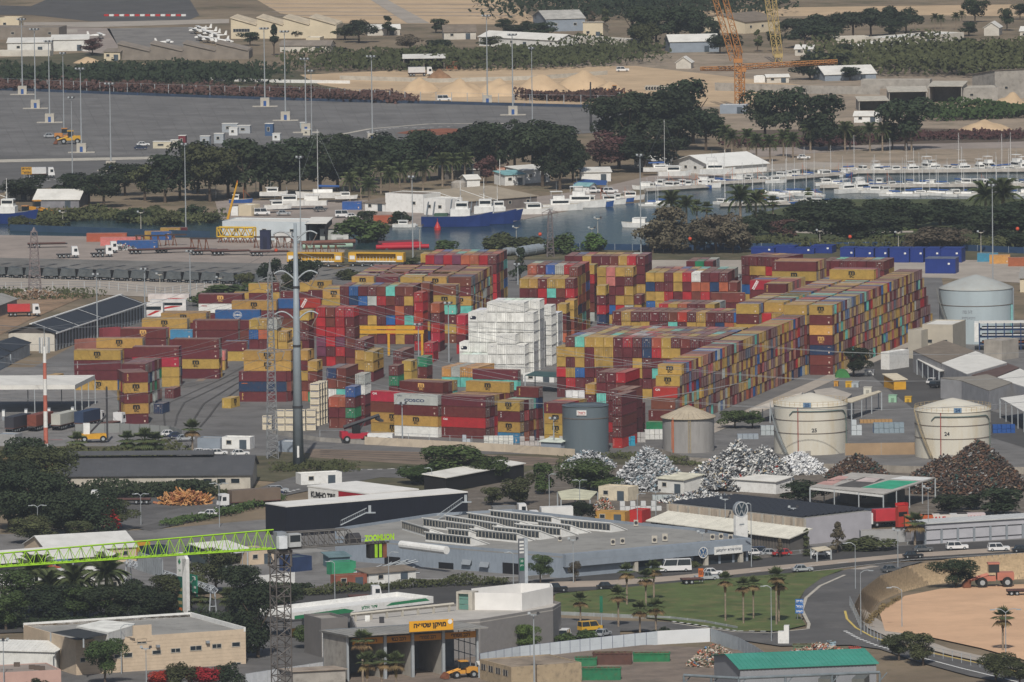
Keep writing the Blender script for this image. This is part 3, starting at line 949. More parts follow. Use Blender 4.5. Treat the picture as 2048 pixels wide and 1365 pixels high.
def build_box(b):
 ch,L=b['c'],b['L']
 kind='40' if L>8 else '20'
 o=link('shipping_container',cmesh(kind,ch))
 p,t=b['p'],b['rz']
 if b['end']=='side':
  o.location=p
  o.rotation_euler=(0,0,-t)
 else:
  A=Vector((cos(t),-sin(t),0))
  o.location=p+A*TW
  o.rotation_euler=(0,0,pi/2-t)
 n=len(clabel(b).split())
 lab=clabel(b)
 tag(o,lab,'container','shipping containers stacked in the yard')
 def doors(x,flip):
  for s in(0,1):
   d=link('door',cmesh('door',ch),o)
   if not flip:
    d.location=(x,.16 if s==0 else TW-.16,.2)
    d.scale=(1,1 if s==0 else-1,1)
   else:
    d.location=(x,.16 if s==0 else TW-.16,.2)
    d.scale=(-1,1 if s==0 else-1,1)
 e=b['end']
 if e=='door':
  doors(0,False)
 elif e=='fan':
  link('cooling_unit',logo_me('fan',0),o)
 elif e=='blind' and ch!='w':
  link('code_plate',logo_me('code',0),o)
  if ch=='m' and rnd.random()<.5:
   link('lettering',logo_me('end',0),o)
 if e=='side':
  if b['dr']:
   doors(L,True)
  if b['logo']:
   link('logo',logo_me(b['logo'],L),o)
 elif ch=='y' and b['vis']>120:
  lg=link('logo',logo_me('msc',L),o)
  lg.location=(0,0,0)
 return o
for i in SINGLE:
 build_box(BOX[i])
def rest():
 V,F,C=[],[],[]
 r2=random.Random(3)
 for i,b in enumerate(BOX):
  if i in SINGLE:
   continue
  t,L,p=b['rz'],b['L'],b['p']
  A,B=Vector((cos(t),-sin(t),0)),Vector((sin(t),cos(t),0))
  side=b['end']=='side'
  X,Y=(A,B)if side else(B,-A)
  o=p if side else p+A*TW
  jit=r2.uniform(.86,1.14)
  c=tuple(x*jit for x in CCOL[b['c']])
  rc=tuple(x*r2.uniform(.9,1.1)for x in(roofcol(CCOL[b['c']])if b['c']!='w' else CCOL['w']))
  dark=tuple(x*.8 for x in c)
  def bx(x0,x1,y0,y1,z0,z1,cs,ct):
   n=len(V)
   for z in(z0,z1):
    for x,y in((x0,y0),(x1,y0),(x1,y1),(x0,y1)):
     w=o+X*x+Y*y
     V.append((w.x,w.y,w.z+z))
   for f in((0,1,5,4),(1,2,6,5),(2,3,7,6),(3,0,4,7)):
    F.append(tuple(n+k for k in f))
    C.append(cs)
   F.append((n+4,n+5,n+6,n+7))
   C.append(ct)
  bx(.04,L-.04,.04,TW-.04,.1,TH-.04,c,rc)
  for x0 in(0,L-.15):
   for y0 in(0,TW-.15):
    bx(x0,x0+.15,y0,y0+.15,0,TH,c,rc)
  bx(.15,L-.15,0,.08,TH-.12,TH-.01,c,rc)
  bx(0,.08,.15,TW-.15,TH-.12,TH-.01,c,rc)
  bx(L-.08,L,.15,TW-.15,TH-.12,TH-.01,c,rc)
  if b['vis']>0:
   g=tuple(.5*x+.5*y for x,y in zip(c,(.17,.16,.15)))
   ends=[]
   if side and b['dr']:
    ends.append((L+.0,1))
   elif b['end']=='door':
    ends.append((0,-1))
   for x,s in ends:
    for y in(.45,.92,1.5,1.98):
     a,e=(x,x+.1)if s>0 else(x-.1,x)
     bx(a,e,y-.035,y+.035,.12,TH-.12,g,g)
    a,e=(x,x+.03)if s>0 else(x-.03,x)
    bx(a,e,1.72,1.84,1.8,2.0,(.5,.5,.48),g)
    bx(a,e,TW/2-.02,TW/2+.02,.12,TH-.12,(.03,.03,.03),g)
   if not ends:
    for y in(.5,.85,1.2,1.55,1.9):
     for a,e in((L-.04,L-.01),(.01,.04)):
      bx(a,e,y-.06,y+.06,.2,TH-.12,c,c)
 me=bpy.data.meshes.new('shipping_containers')
 me.from_pydata(V,[],F)
 at=me.color_attributes.new('paint','FLOAT_COLOR','CORNER')
 nl=np.array([len(f)for f in F])
 at.data.foreach_set('color',np.repeat(np.array([(*c,1)for c in C],np.float32),nl,axis=0).ravel())
 m=bpy.data.materials.new('container paints')
 m.use_nodes=True
 nt=m.node_tree
 bs=nt.nodes['Principled BSDF']
 bs.inputs['Roughness'].default_value=.6
 bs.inputs['Specular IOR Level'].default_value=.25
 a=nt.nodes.new('ShaderNodeVertexColor')
 a.layer_name='paint'
 nz=nt.nodes.new('ShaderNodeTexNoise')
 nz.inputs['Scale'].default_value=.6
 nz.inputs['Detail'].default_value=6
 tc=nt.nodes.new('ShaderNodeTexCoord')
 nt.links.new(tc.outputs['Object'],nz.inputs['Vector'])
 mr=nt.nodes.new('ShaderNodeMapRange')
 mr.inputs[1].default_value,mr.inputs[2].default_value,mr.inputs[3].default_value,mr.inputs[4].default_value=.3,.7,.78,1.2
 nt.links.new(nz.outputs[0],mr.inputs[0])
 mx=nt.nodes.new('ShaderNodeMix')
 mx.data_type,mx.blend_type='RGBA','MULTIPLY'
 mx.inputs[0].default_value=1
 nt.links.new(a.outputs[0],mx.inputs[6])
 nt.links.new(mr.outputs[0],mx.inputs[7])
 nt.links.new(mx.outputs[2],bs.inputs['Base Color'])
 me.materials.append(m)
 tag(link('shipping_containers',me),'further stacked shipping containers in many colours',None,kind='stuff')
rest()
# buildings
class Frame:
 """a vertical front from pixel p1 to pixel p2 (both on the ground, or both at height z)"""
 def __init__(s,p1,p2,z=0.0):
  a,b=G(*p1,z),G(*p2,z)
  s.o=Vector((a.x,a.y,0))
  d=b-a
  s.L=hypot(d.x,d.y)
  s.rz=atan2(d.y,d.x)
  s.ux=Vector((cos(s.rz),sin(s.rz),0))
  s.uy=Vector((-sin(s.rz),cos(s.rz),0))
 def at(s,px,py,depth=0.0):
  """pixel -> (u along the front, height z) on the front plane (moved back by depth)"""
  c=Vector((0,CAMY,CAMH))
  r=G(px,py,0)-c
  o=s.o+s.uy*depth
  t=(o-c).dot(s.uy)/r.dot(s.uy)
  p=c+r*t
  return(p-o).dot(s.ux),p.z
 def w(s,u,v,z=0):
  return s.o+s.ux*u+s.uy*v+Vector((0,0,z))
def window(parent,u0,u1,z0,z1,y=0.0,frame=None,pane=None,name='window',bars=0):
 mb=MB()
 t=.12
 mb.box(u0,u1,y-.1,y-.02,z0,z0+t)
 mb.box(u0,u1,y-.1,y-.02,z1-t,z1)
 mb.box(u0,u0+t,y-.1,y-.02,z0+t,z1-t)
 mb.box(u1-t,u1,y-.1,y-.02,z0+t,z1-t)
 for k in range(bars):
  u=u0+(u1-u0)*(k+1)/(bars+1)
  mb.box(u-.05,u+.05,y-.08,y-.03,z0+t,z1-t)
 o=mb.obj(name,frame or paleconc,parent)
 g=MB()
 g.box(u0+t,u1-t,y-.045,y-.02,z0+t,z1-t)
 g.obj('pane',pane or glass,o)
 return o
def slats(mb,x0,x1,z0,z1,y,step,prou,m=0):
 n=max(1,int((x1-x0)/step))
 for k in range(n):
  u=x0+(x1-x0)*(k+.5)/n
  mb.box(u-step*.22,u+step*.22,y-prou,y,z0,z1,m,nobot=True)
def roof_ribs(mb,x0,x1,fy,step=1.0,h=.06,m=0):
 """ribs that run with the fall of the roof; fy = [(y0,z0),(y1,z1)...]"""
 n=int((x1-x0)/step)
 for k in range(n+1):
  u=x0+(x1-x0)*k/max(1,n)
  for(ya,za),(yb,zb)in zip(fy[:-1],fy[1:]):
   mb.add([(u-.07,ya,za),(u+.07,ya,za),(u+.07,ya,za+h),(u-.07,ya,za+h),(u-.07,yb,zb),(u+.07,yb,zb),(u+.07,yb,zb+h),(u-.07,yb,zb+h)],[(0,1,2,3),(3,2,6,7),(1,5,6,2),(4,0,3,7),(5,4,7,6)],m)
def bld(name,label,p1,p2,depth,h,z=0.0,wall=None,roof=None,kind='flat',rise=2.0,over=.4,parapet=.5,wins=(),doors=(),rib=0,cat='building',open_front=False,group=None,ribm=None,winm=None,dark=None):
 """wins / doors: pixel rectangles on the front. Returns (root, frame)."""
 wall,roof=wall or paleconc,roof or concrete
 f=Frame(p1,p2,z)
 r=thing(name,label,cat,f.o,f.rz,group)
 L,D=f.L,depth
 mb=MB()
 if open_front:
  t=.3
  mb.box(0,L,D-t,D,0,h)
  mb.box(0,t,0,D-t,0,h)
  mb.box(L-t,L,0,D-t,0,h)
  n=max(1,int(L/7))
  for k in range(1,n):
   mb.box(L*k/n-.15,L*k/n+.15,0,.3,0,h)
 else:
  mb.box(0,L,0,D,0,h)
 rb=MB()
 o=over
 if kind=='flat':
  if parapet>0:
   t=.3
   for a in((0,L,0,t),(0,L,D-t,D),(0,t,t,D-t),(L-t,L,t,D-t)):
    mb.box(*a,h,h+parapet)
   rb.box(t,L-t,t,D-t,h+.0,h+.08)
  else:
   rb.box(-o,L+o,-o,D+o,h,h+.25)
   if rib:
    roof_ribs(rb,-o,L+o,[(-o,h+.25),(D+o,h+.25)],rib)
 elif kind=='gable':
  mb.xprism([(0,h),(D,h),(D/2,h+rise)],.02,L-.02)
  e=rise*o/(D/2)
  rb.xprism([(-o,h-e),(D/2,h+rise),(D+o,h-e),(D+o,h-e+.18),(D/2,h+rise+.18),(-o,h-e+.18)],-o,L+o)
  if rib:
   roof_ribs(rb,-o,L+o,[(-o,h-e+.18),(D/2,h+rise+.18),(D+o,h-e+.18)],rib)
 elif kind=='gabley':
  mb.yprism([(0,h),(L,h),(L/2,h+rise)],.02,D-.02)
  e=rise*o/(L/2)
  rb.yprism([(-o,h-e),(-o,h-e+.18),(L/2,h+rise+.18),(L+o,h-e+.18),(L+o,h-e),(L/2,h+rise)],-o,D+o)
 elif kind=='shed':
  mb.xprism([(0,h),(D,h),(D,h+rise)],.02,L-.02)
  rb.xprism([(-o,h-rise*o/D),(D+o,h+rise+rise*o/D),(D+o,h+rise+rise*o/D+.18),(-o,h-rise*o/D+.18)],-o,L+o)
  if rib:
   roof_ribs(rb,-o,L+o,[(-o,h-rise*o/D+.18),(D+o,h+rise+rise*o/D+.18)],rib)
 elif kind=='shedf':
  mb.xprism([(0,h),(D,h),(0,h+rise)],.02,L-.02)
  rb.xprism([(-o,h+rise+.05),(D+o,h),(D+o,h+.18),(-o,h+rise+.23)],-o,L+o)
  if rib:
   roof_ribs(rb,-o,L+o,[(-o,h+rise+.23),(D+o,h+.18)],rib)
 mb.obj('wall',wall,r)
 if rb.v:
  rb.obj('roof',roof,r)
 for w in wins:
  u0,z1=f.at(w[0],w[1])
  u1,z0=f.at(w[2],w[3])
  if u1-u0>.3 and z1-z0>.3:
   window(r,max(.05,u0),min(L-.05,u1),max(.1,z0),min(h,z1),frame=winm,bars=1 if u1-u0>2 else 0)
 for w in doors:
  u0,z1=f.at(w[0],w[1])
  u1,z0=f.at(w[2],w[3])
  d=MB()
  d.box(max(.05,u0),min(L-.05,u1),-.06,-.01,0.02,min(h-.1,max(1.8,z1)))
  d.obj('door',dark or mat((.05,.06,.07),.6),r)
 return r,f
def pbox(name,label,cat,x0,x1,yb,yt,depth,m,slope=0.0,group=None,mt=None):
 """plain upright block standing at pixel row yb; several named parts are added by the caller"""
 f=Frame((x0,yb),(x1,yb+slope))
 h=(yb-yt)/S(yb)
 mb=MB()
 mb.box(0,f.L,0,depth,0,h,0,1 if mt else None)
 o=mb.obj(name,[m,mt]if mt else[m])
 o.location=f.o
 o.rotation_euler=(0,0,f.rz)
 tag(o,label,cat,group)
 return o,f,h
# plants
def leafmat(c,name='foliage'):
 m=bpy.data.materials.new(name)
 m.use_nodes=True
 nt=m.node_tree
 b=nt.nodes['Principled BSDF']
 b.inputs['Roughness'].default_value=.8
 b.inputs['Specular IOR Level'].default_value=.12
 N=nt.nodes.new
 oi=N('ShaderNodeObjectInfo')
 hs=N('ShaderNodeHueSaturation')
 ge=N('ShaderNodeNewGeometry')
 nz=N('ShaderNodeTexNoise')
 nz.inputs['Scale'].default_value=.55
 nz.inputs['Detail'].default_value=3
 nt.links.new(ge.outputs['Position'],nz.inputs['Vector'])
 a=N('ShaderNodeMapRange')
 a.inputs[1].default_value,a.inputs[2].default_value,a.inputs[3].default_value,a.inputs[4].default_value=.3,.7,.65,1.4
 nt.links.new(nz.outputs[0],a.inputs[0])
 r=N('ShaderNodeMapRange')
 r.inputs[3].default_value,r.inputs[4].default_value=.75,1.25
 nt.links.new(oi.outputs['Random'],r.inputs[0])
 mu=N('ShaderNodeMath')
 mu.operation='MULTIPLY'
 nt.links.new(a.outputs[0],mu.inputs[0])
 nt.links.new(r.outputs[0],mu.inputs[1])
 nt.links.new(mu.outputs[0],hs.inputs['Value'])
 hs.inputs['Color'].default_value=(*c,1)
 r2=N('ShaderNodeMapRange')
 r2.inputs[3].default_value,r2.inputs[4].default_value=.485,.515
 f=N('ShaderNodeMath')
 f.operation='FRACT'
 g=N('ShaderNodeMath')
 g.operation='MULTIPLY'
 g.inputs[1].default_value=5.7
 nt.links.new(oi.outputs['Random'],g.inputs[0])
 nt.links.new(g.outputs[0],f.inputs[0])
 nt.links.new(f.outputs[0],r2.inputs[0])
 nt.links.new(r2.outputs[0],hs.inputs['Hue'])
 nt.links.new(hs.outputs[0],b.inputs['Base Color'])
 return m
LEAF={'dark':leafmat((.026,.037,.019)),'green':leafmat((.05,.075,.026)),'grey':leafmat((.10,.085,.058)),'olive':leafmat((.06,.068,.03)),'palm':leafmat((.075,.095,.04)),'dry':leafmat((.17,.12,.06)),'brownpur':leafmat((.085,.045,.04)),'red':leafmat((.28,.022,.03)),'pine':leafmat((.028,.038,.022)),'fresh':leafmat((.07,.11,.03))}
bark=mat((.10,.075,.055),.95,.3,1.5)
palebark=mat((.25,.20,.15),.95,.3,1.5)
def crown_mb(seed,shape,n,leaf,lobes=11):
 """leaf-sized faces spread through lobes; unit size: 1 wide, 1 high, base of the crown at z=0"""
 rg=random.Random(seed)
 mb=MB()
 L=[]
 for i in range(lobes):
  for _ in range(40):
   if shape=='round':
    a,r=rg.uniform(0,2*pi),rg.uniform(.0,.36)
    z=rg.uniform(.2,.82)
    lim=.40*sqrt(max(0,1-((z-.48)/.55)**2))
    if r<lim:
     L.append((r*cos(a),r*sin(a),z,rg.uniform(.13,.2),rg.uniform(.12,.18)))
     break
   elif shape=='umbrella':
    a,r=rg.uniform(0,2*pi),rg.uniform(0,.38)
    z=.62-.35*(r/.4)**2+rg.uniform(-.06,.06)
    L.append((r*cos(a),r*sin(a),z,rg.uniform(.12,.18),rg.uniform(.12,.2)))
    break
   elif shape=='tall':
    z=rg.uniform(.08,.92)
    r=rg.uniform(0,.32)*(1.05-z*.85)
    a=rg.uniform(0,2*pi)
    L.append((r*cos(a),r*sin(a),z,.18*(1.1-z*.6),rg.uniform(.07,.12)))
    break
   else:
    a,r=rg.uniform(0,2*pi),rg.uniform(0,.36)
    z=rg.uniform(.15,.65)*(1-r)
    L.append((r*cos(a),r*sin(a),z,rg.uniform(.14,.22),rg.uniform(.18,.3)))
    break
 if not L:
  L=[(0,0,.5,.4,.4)]
 per=n//len(L)
 for lx,ly,lz,lr,lh in L:
  for k in range(per):
   u,v=rg.uniform(-1,1),rg.uniform(0,2*pi)
   if u<-.35 and rg.random()<.6:
    u=-u
   s=sqrt(1-u*u)
   d=Vector((s*cos(v),s*sin(v),u))
   rr=rg.uniform(.72,1.08)
   c=Vector((lx+d.x*lr*rr,ly+d.y*lr*rr,max(0,lz+d.z*lh*rr)))
   nrm=(d+Vector((rg.uniform(-.7,.7),rg.uniform(-.7,.7),rg.uniform(-.3,.9)))).normalized()
   a=nrm.orthogonal().normalized()
   b=nrm.cross(a)
   t=rg.uniform(0,pi)
   a,b=a*cos(t)+b*sin(t),b*cos(t)-a*sin(t)
   w,h=leaf*rg.uniform(.6,1.3),leaf*rg.uniform(.5,1.0)
   mb.add([tuple(c-a*w),tuple(c+b*h*.8-a*w*.2),tuple(c+a*w),tuple(c-b*h)],[(0,1,2,3)])
 return mb
TREEV={}
def crown_me(shape,k,matk,fine=False):
 key=(shape,k,matk,fine)
 if key not in TREEV:
  n,lf={'round':(2300,.034),'umbrella':(2300,.034),'tall':(1300,.04),'bush':(1100,.05)}[shape]
  if fine:
   n,lf=int(n*2.6),lf*.62
  g=(shape,k,'geo',fine)
  if g not in TREEV:
   TREEV[g]=crown_mb(100+k*7+len(shape),shape,n,lf,{'round':14,'umbrella':15,'tall':12,'bush':9}[shape])
  TREEV[key]=TREEV[g].mesh('crown',LEAF[matk])
 return TREEV[key]
TRUNKV={}
def trunk_me(k,m=None):
 if k not in TRUNKV:
  rg=random.Random(k)
  mb=MB()
  mb.tube((0,0,0),(.01,.0,.45),.035,.024,7)
  for i in range(6):
   a=i*1.05+rg.uniform(-.3,.3)
   z=rg.uniform(.28,.45)
   e=(rg.uniform(.14,.3)*cos(a),rg.uniform(.14,.3)*sin(a),z+rg.uniform(.15,.35))
   mb.tube((0,0,z),e,.016,.006,5)
  TRUNKV[k]=mb.mesh('trunk',m or bark)
 return TRUNKV[k]
NTREE=[0]
def tree(x,yb,wpx,hpx,label,shape='round',matk='dark',group='trees',fine=False,low=.18,name='tree',cat='tree'):
 """tree whose trunk stands at pixel (x, yb), crown wpx wide, hpx high in all"""
 k=NTREE[0]
 NTREE[0]+=1
 s=S(yb)
 w,h=wpx/s*1.42,hpx/s*1.16
 p=G(x,yb)
 r=thing(name,label,cat,p,rnd.uniform(0,6.28),group)
 c=link('crown',crown_me(shape,k%5,matk,fine),r)
 c.location=(0,0,h*low)
 c.scale=(w,w,h*(1-low))
 if shape!='bush':
  t=link('trunk',trunk_me(k%3),r)
  t.scale=(max(w,h)*.75,max(w,h)*.75,h*.95)
 else:
  t=link('stem',trunk_me(k%3),r)
  t.scale=(w*.5,w*.5,h*.8)
 return r
def bush(x,yb,w,h,label,matk='olive',group='bushes'):
 return tree(x,yb,w,h,label,'bush',matk,group,low=.0,name='bush',cat='bush')
def frond_mb(droop=1.0,fan=False,leafy=9):
 mb=MB()
 if fan:
  n=9
  mb.tube((0,0,0),(.45,0,.12),.012,.008,4)
  for k in range(n):
   a=(k-(n-1)/2)*.3
   L=.55*(1-.06*abs(k-4))
   d=Vector((cos(a),sin(a),-.05-.25*droop))
   b=Vector((.42,0,.11))
   sd=Vector((-sin(a),cos(a),0))*.045
   e=b+d*L
   m=b+d*L*.55+Vector((0,0,.03))
   mb.add([tuple(b),tuple(m-sd),tuple(e),tuple(m+sd)],[(0,1,2,3)])
  return mb
 pts=[]
 for i in range(7):
  t=i/6
  pts.append(Vector((t*(1-.22*t*droop),0,.45*t-.78*droop*t*t)))
 for a,b in zip(pts[:-1],pts[1:]):
  mb.tube(a,b,.012,.01,3,0,False)
 for i in range(1,leafy*2):
  t=i/(leafy*2)
  j=min(5,int(t*6))
  p=pts[j].lerp(pts[j+1],t*6-j)
  L=.26*(1-.55*abs(t-.4))
  for sgn in(-1,1):
   e=p+Vector((.14,sgn*L,-.10*(1+t)))
   w=Vector((.035,0,0))
   mb.add([tuple(p-w),tuple(p+w),tuple(e)],[(0,1,2)])
 return mb
FROND={}
def frond_me(kind,matk):
 k=(kind,matk)
 if k not in FROND:
  FROND[k]=frond_mb({'up':.55,'mid':.95,'down':1.5,'fan':0.2,'fand':1.2,'dead':2.0}[kind],fan=kind in('fan','fand'),leafy=10).mesh('frond',LEAF[matk])
 return FROND[k]
def palm(x,yb,wpx,hpx,label,fan=False,group='palms',fronds=True,matk='palm'):
 s=S(yb)
 w,h=wpx/s/2*1.18,hpx/s
 r=thing('palm_tree',label,'palm',G(x,yb),rnd.uniform(0,6.28),group)
 th=h-w*(.55 if fan else.35)
 mb=MB()
 n=8
 for i in range(n):
  mb.tube((0,0,th*i/n),(0,0,th*(i+1)/n),w*.075*(1.25-.3*i/n),w*.062*(1.25-.3*i/n),7)
 if fan:
  mb.tube((0,0,th*.72),(0,0,th),w*.10,w*.19,8,1)
 mb.obj('trunk',[palebark,LEAF['dry']],r)
 if fronds:
  rows=((10,1.15,'fan'),(10,.6,'fan'),(10,.1,'fand'),(8,-.55,'fand'))if fan else((7,1.0,'up'),(9,.62,'up'),(9,.3,'mid'),(8,.05,'mid'),(7,-.2,'down'))
  for cnt,pit,kd in rows:
   for i in range(cnt):
    f=link('frond',frond_me(kd,matk if pit>-.5 else 'dry'),r)
    f.location=(0,0,th)
    f.scale=(w*rnd.uniform(.85,1.1),)*3
    f.rotation_euler=(rnd.uniform(-.2,.2),-pit*rnd.uniform(.8,1.2),2*pi*(i+rnd.random()*.6)/cnt+pit)
 else:
  key=('palmcrown',fan,matk)
  if key not in FROND:
   big=MB()
   rg=random.Random(5)
   for cnt,pit,dr in((8,1.0,.55),(10,.6,.7),(10,.25,1.0),(8,-.1,1.4))if not fan else((10,1.1,.2),(10,.5,.2),(9,0,1.2),(6,-.5,1.2)):
    g=frond_mb(dr,fan,7)
    for i in range(cnt):
     M=Matrix.Rotation(2*pi*(i+rg.random()*.6)/cnt,3,'Z')@Matrix.Rotation(-pit,3,'Y')
     big.add([tuple(M@Vector(v))for v in g.v],g.f)
   FROND[key]=big.mesh('crown',LEAF[matk])
  f=link('crown',FROND[key],r)
  f.location=(0,0,th)
  f.scale=(w,w,w)
 return r
# poles, masts, fences
def lamp_mast(x,yb,yt,label,heads=6,base=False,double=False,arm=None,group=None,m=None,r=.28,thin=False):
 """tall lighting mast; yb / yt = pixel rows of its foot and top"""
 h=HM(yb,yt)
 p=G(x,yb)
 root=thing('lamp_mast',label,'lamp mast',p,0,group)
 m=m or galv
 mb=MB()
 n=5
 for i in range(n):
  mb.tube((0,0,h*i/n),(0,0,h*(i+1)/n),r*(1-.5*i/n),r*(1-.5*(i+1)/n),7)
 mb.obj('pole',m,root)
 if base:
  b=MB()
  b.box(-1.6,1.6,-1.6,1.6,0,3.2)
  bb=b.obj('plinth',paleconc,root)
  d=MB()
  d.box(-.5,.5,-1.66,-1.61,.4,2.2)
  d.obj('hatch',bluep,bb)
  k=MB()
  k.box(-4.5,4.5,-2.0,2.0,0,.25)
  k.obj('kerb',paleconc,root)
 if arm:
  a=MB()
  pts=[(0,0,h-.1),(arm*.35,0,h+abs(arm)*.22),(arm*.7,0,h+abs(arm)*.26),(arm,0,h+abs(arm)*.2)]
  a.path(pts,.08,5)
  if double:
   a.path([(-px_,0,pz_)for px_,_,pz_ in pts],.08,5)
  a.obj('arm',m,root)
  for sg in((1,-1)if double else(1,)):
   l=MB()
   l.box(sg*arm-.5,sg*arm+.5,-.2,.2,h+abs(arm)*.16,h+abs(arm)*.24)
   l.obj('lamp',galv,root)
 elif heads:
  a=MB()
  wdt=1.5 if not thin else.9
  a.box(-wdt,wdt,-.12,.12,h-.15,h+.05)
  a.box(-.12,.12,-wdt*.7,wdt*.7,h-.3,h-.1)
  a.obj('crossarm',m,root)
  for i in range(heads):
   u=-wdt+2*wdt*i/max(1,heads-1)
   l=MB()
   l.add([(u-.3,-.35,h+.1),(u+.3,-.35,h+.1),(u+.3,.1,h+.05),(u-.3,.1,h+.05),(u-.26,-.3,h+.6),(u+.26,-.3,h+.6),(u+.26,.15,h+.5),(u-.26,.15,h+.5)],[(0,1,5,4),(1,2,6,5),(2,3,7,6),(3,0,4,7),(4,5,6,7),(3,2,1,0)])
   l.obj('lamp',darksteel if i%2 else galv,root)
 return root
def lattice(mb,p,q_,w0,w1,nb,r=.06,m=0,taper=None):
 """square lattice truss from p to q_"""
 p,q_=Vector(p),Vector(q_)
 d=(q_-p)
 n=d.normalized()
 a=n.orthogonal().normalized()if abs(n.z)<.9 else Vector((1,0,0))
 b=n.cross(a).normalized()
 def cor(t,i):
  w=(w0+(w1-w0)*t)/2
  sx,sy=((1,1),(-1,1),(-1,-1),(1,-1))[i]
  return p+d*t+a*(w*sx)+b*(w*sy)
 for i in range(4):
  mb.bar(cor(0,i),cor(1,i),r*1.4,m)
 for k in range(nb):
  t0,t1=k/nb,(k+1)/nb
  for i in range(4):
   j=(i+1)%4
   mb.bar(cor(t1,i),cor(t1,j),r,m)
   if k%2:
    mb.bar(cor(t0,i),cor(t1,j),r,m)
   else:
    mb.bar(cor(t0,j),cor(t1,i),r,m)
def fence(name,label,pts,h,m,post=3.0,rails=3,mesh=None,cat='fence',postm=None,r=.06):
 """posts are parts of their own; rails or sheet between"""
 P=[G(x,y)for x,y in pts]
 root=thing(name,label,cat,P[0],0)
 o=P[0]
 rl,sh=MB(),MB()
 npost=0
 pm=MB()
 pm.box(-r,r,-r,r,0,h+.1)
 pme=pm.mesh('post',postm or m)
 for a,b in zip(P[:-1],P[1:]):
  a,b=a-o,b-o
  L=(b-a).length
  n=max(1,int(L/post))
  for k in range(n):
   c=a.lerp(b,k/n)
   if npost<250:
    link('post',pme,root,(c.x,c.y,0))
    npost+=1
  if mesh is not None:
   d=(b-a).normalized()
   nn=Vector((-d.y,d.x,0))*.03
   sh.add([tuple(a-nn),tuple(b-nn),tuple(b+nn),tuple(a+nn),tuple(a-nn+Vector((0,0,h))),tuple(b-nn+Vector((0,0,h))),tuple(b+nn+Vector((0,0,h))),tuple(a+nn+Vector((0,0,h)))],[(0,1,5,4),(1,2,6,5),(2,3,7,6),(3,0,4,7),(4,5,6,7)])
  for k in range(rails):
   z=h*(k+1)/rails
   rl.bar(a+Vector((0,0,z)),b+Vector((0,0,z)),.035)
 if sh.v:
  sh.obj('sheeting',mesh,root)
 if rl.v:
  rl.obj('rail',m,root)
 return root
# foreground buildings
def poly(name,label,cat,pts,h,wall,roof,parapet=.5,z0=0.0,posts=False,slabt=.25,group=None,zs=None):
 """building (or, with posts, open shed) whose roof outline is given in pixels at height h (or zs per corner)"""
 zs=zs or[h]*len(pts)
 W=[G(x,y,z)for(x,y),z in zip(pts,zs)]
 o=Vector((W[0].x,W[0].y,z0))
 r=thing(name,label,cat,o,0,group)
 P=[(w.x-o.x,w.y-o.y,w.z-z0)for w in W]
 a=sum(P[i][0]*P[(i+1)%len(P)][1]-P[(i+1)%len(P)][0]*P[i][1]for i in range(len(P)))
 if a<0:
  P=P[::-1]
 n=len(P)
 mb=MB()
 if posts:
  for x,y,z in P:
   mb.box(x-.15,x+.15,y-.15,y+.15,0,z-.02)
  for i in range(n):
   a_,b_=Vector(P[i]),Vector(P[(i+1)%n])
   m=max(1,int((b_-a_).length/8))
   for k in range(1,m):
    c=a_.lerp(b_,k/m)
    mb.box(c.x-.12,c.x+.12,c.y-.12,c.y+.12,0,c.z-.02)
  mb.obj('post',galv,r)
 else:
  mb.add([(x,y,0)for x,y,z in P]+[(x,y,z-.02)for x,y,z in P],[(i,(i+1)%n,n+(i+1)%n,n+i)for i in range(n)])
  mb.obj('wall',wall,r)
 rb=MB()
 rb.add([(x,y,z)for x,y,z in P]+[(x,y,z+slabt)for x,y,z in P],[(i,(i+1)%n,n+(i+1)%n,n+i)for i in range(n)]+[tuple(range(n))[::-1],tuple(range(n,2*n))])
 rb.obj('roof',roof,r)
 if parapet>0 and not posts:
  pb=MB()
  for i in range(n):
   a_,b_=Vector(P[i]),Vector(P[(i+1)%n])
   d=(b_-a_).normalized()
   nn=Vector((-d.y,d.x,0))*.3
   u=Vector((0,0,parapet))
   a_,b_=a_+Vector((0,0,slabt-.01)),b_+Vector((0,0,slabt-.01))
   c=[a_,b_,b_+nn,a_+nn]
   pb.add([tuple(v)for v in c]+[tuple(v+u)for v in c],[(0,1,5,4),(1,2,6,5),(2,3,7,6),(3,0,4,7),(4,5,6,7)])
  pb.obj('parapet',wall,r)
 return r,P
def on(root,name,mb,m):
 return mb.obj(name,m,root)
grey_roof=mat((.27,.265,.25),.9,.15,.12,stain=(.15,.145,.135),stain_amt=.5)
solar=mat((.03,.033,.04),.5,.15,.4,spec=.25)
stone=mat((.56,.45,.33),.85,.1,.5,stain=(.42,.33,.24),stain_amt=.4)
bluegrey=mat((.25,.29,.34),.6,.1,.3,stain=(.17,.19,.22),stain_amt=.3)
corr_white=mat((.66,.66,.63),.6,.1,.4,stain=(.38,.36,.33),stain_amt=.35)
r,f=bld('office_building','sand coloured stone building with small slit windows and white parapet',q('C1',430,1332),q('C1',1385,1268),29,6.8,wall=stone,roof=grey_roof,kind='flat',parapet=.55,wins=[(*q('C1',a,b),*q('C1',c,d))for a,b,c,d in((855,1185,907,1207),(960,1174,1016,1197),(1068,1160,1136,1185),(1192,1149,1247,1173),(1303,1139,1352,1164),(694,1199,746,1225),(640,1208,678,1230),(450,1226,481,1252),(1303,1254,1357,1281),(770,1120,825,1146))])
mb=MB()
u0,z0=f.at(*q('C1',750,1140));u1,z1=f.at(*q('C1',852,1040))
mb.box(u0,u1,-.1,.35,6.2,z1)
on(r,'stair_parapet',mb,stone)
mb=MB()
L=f.L
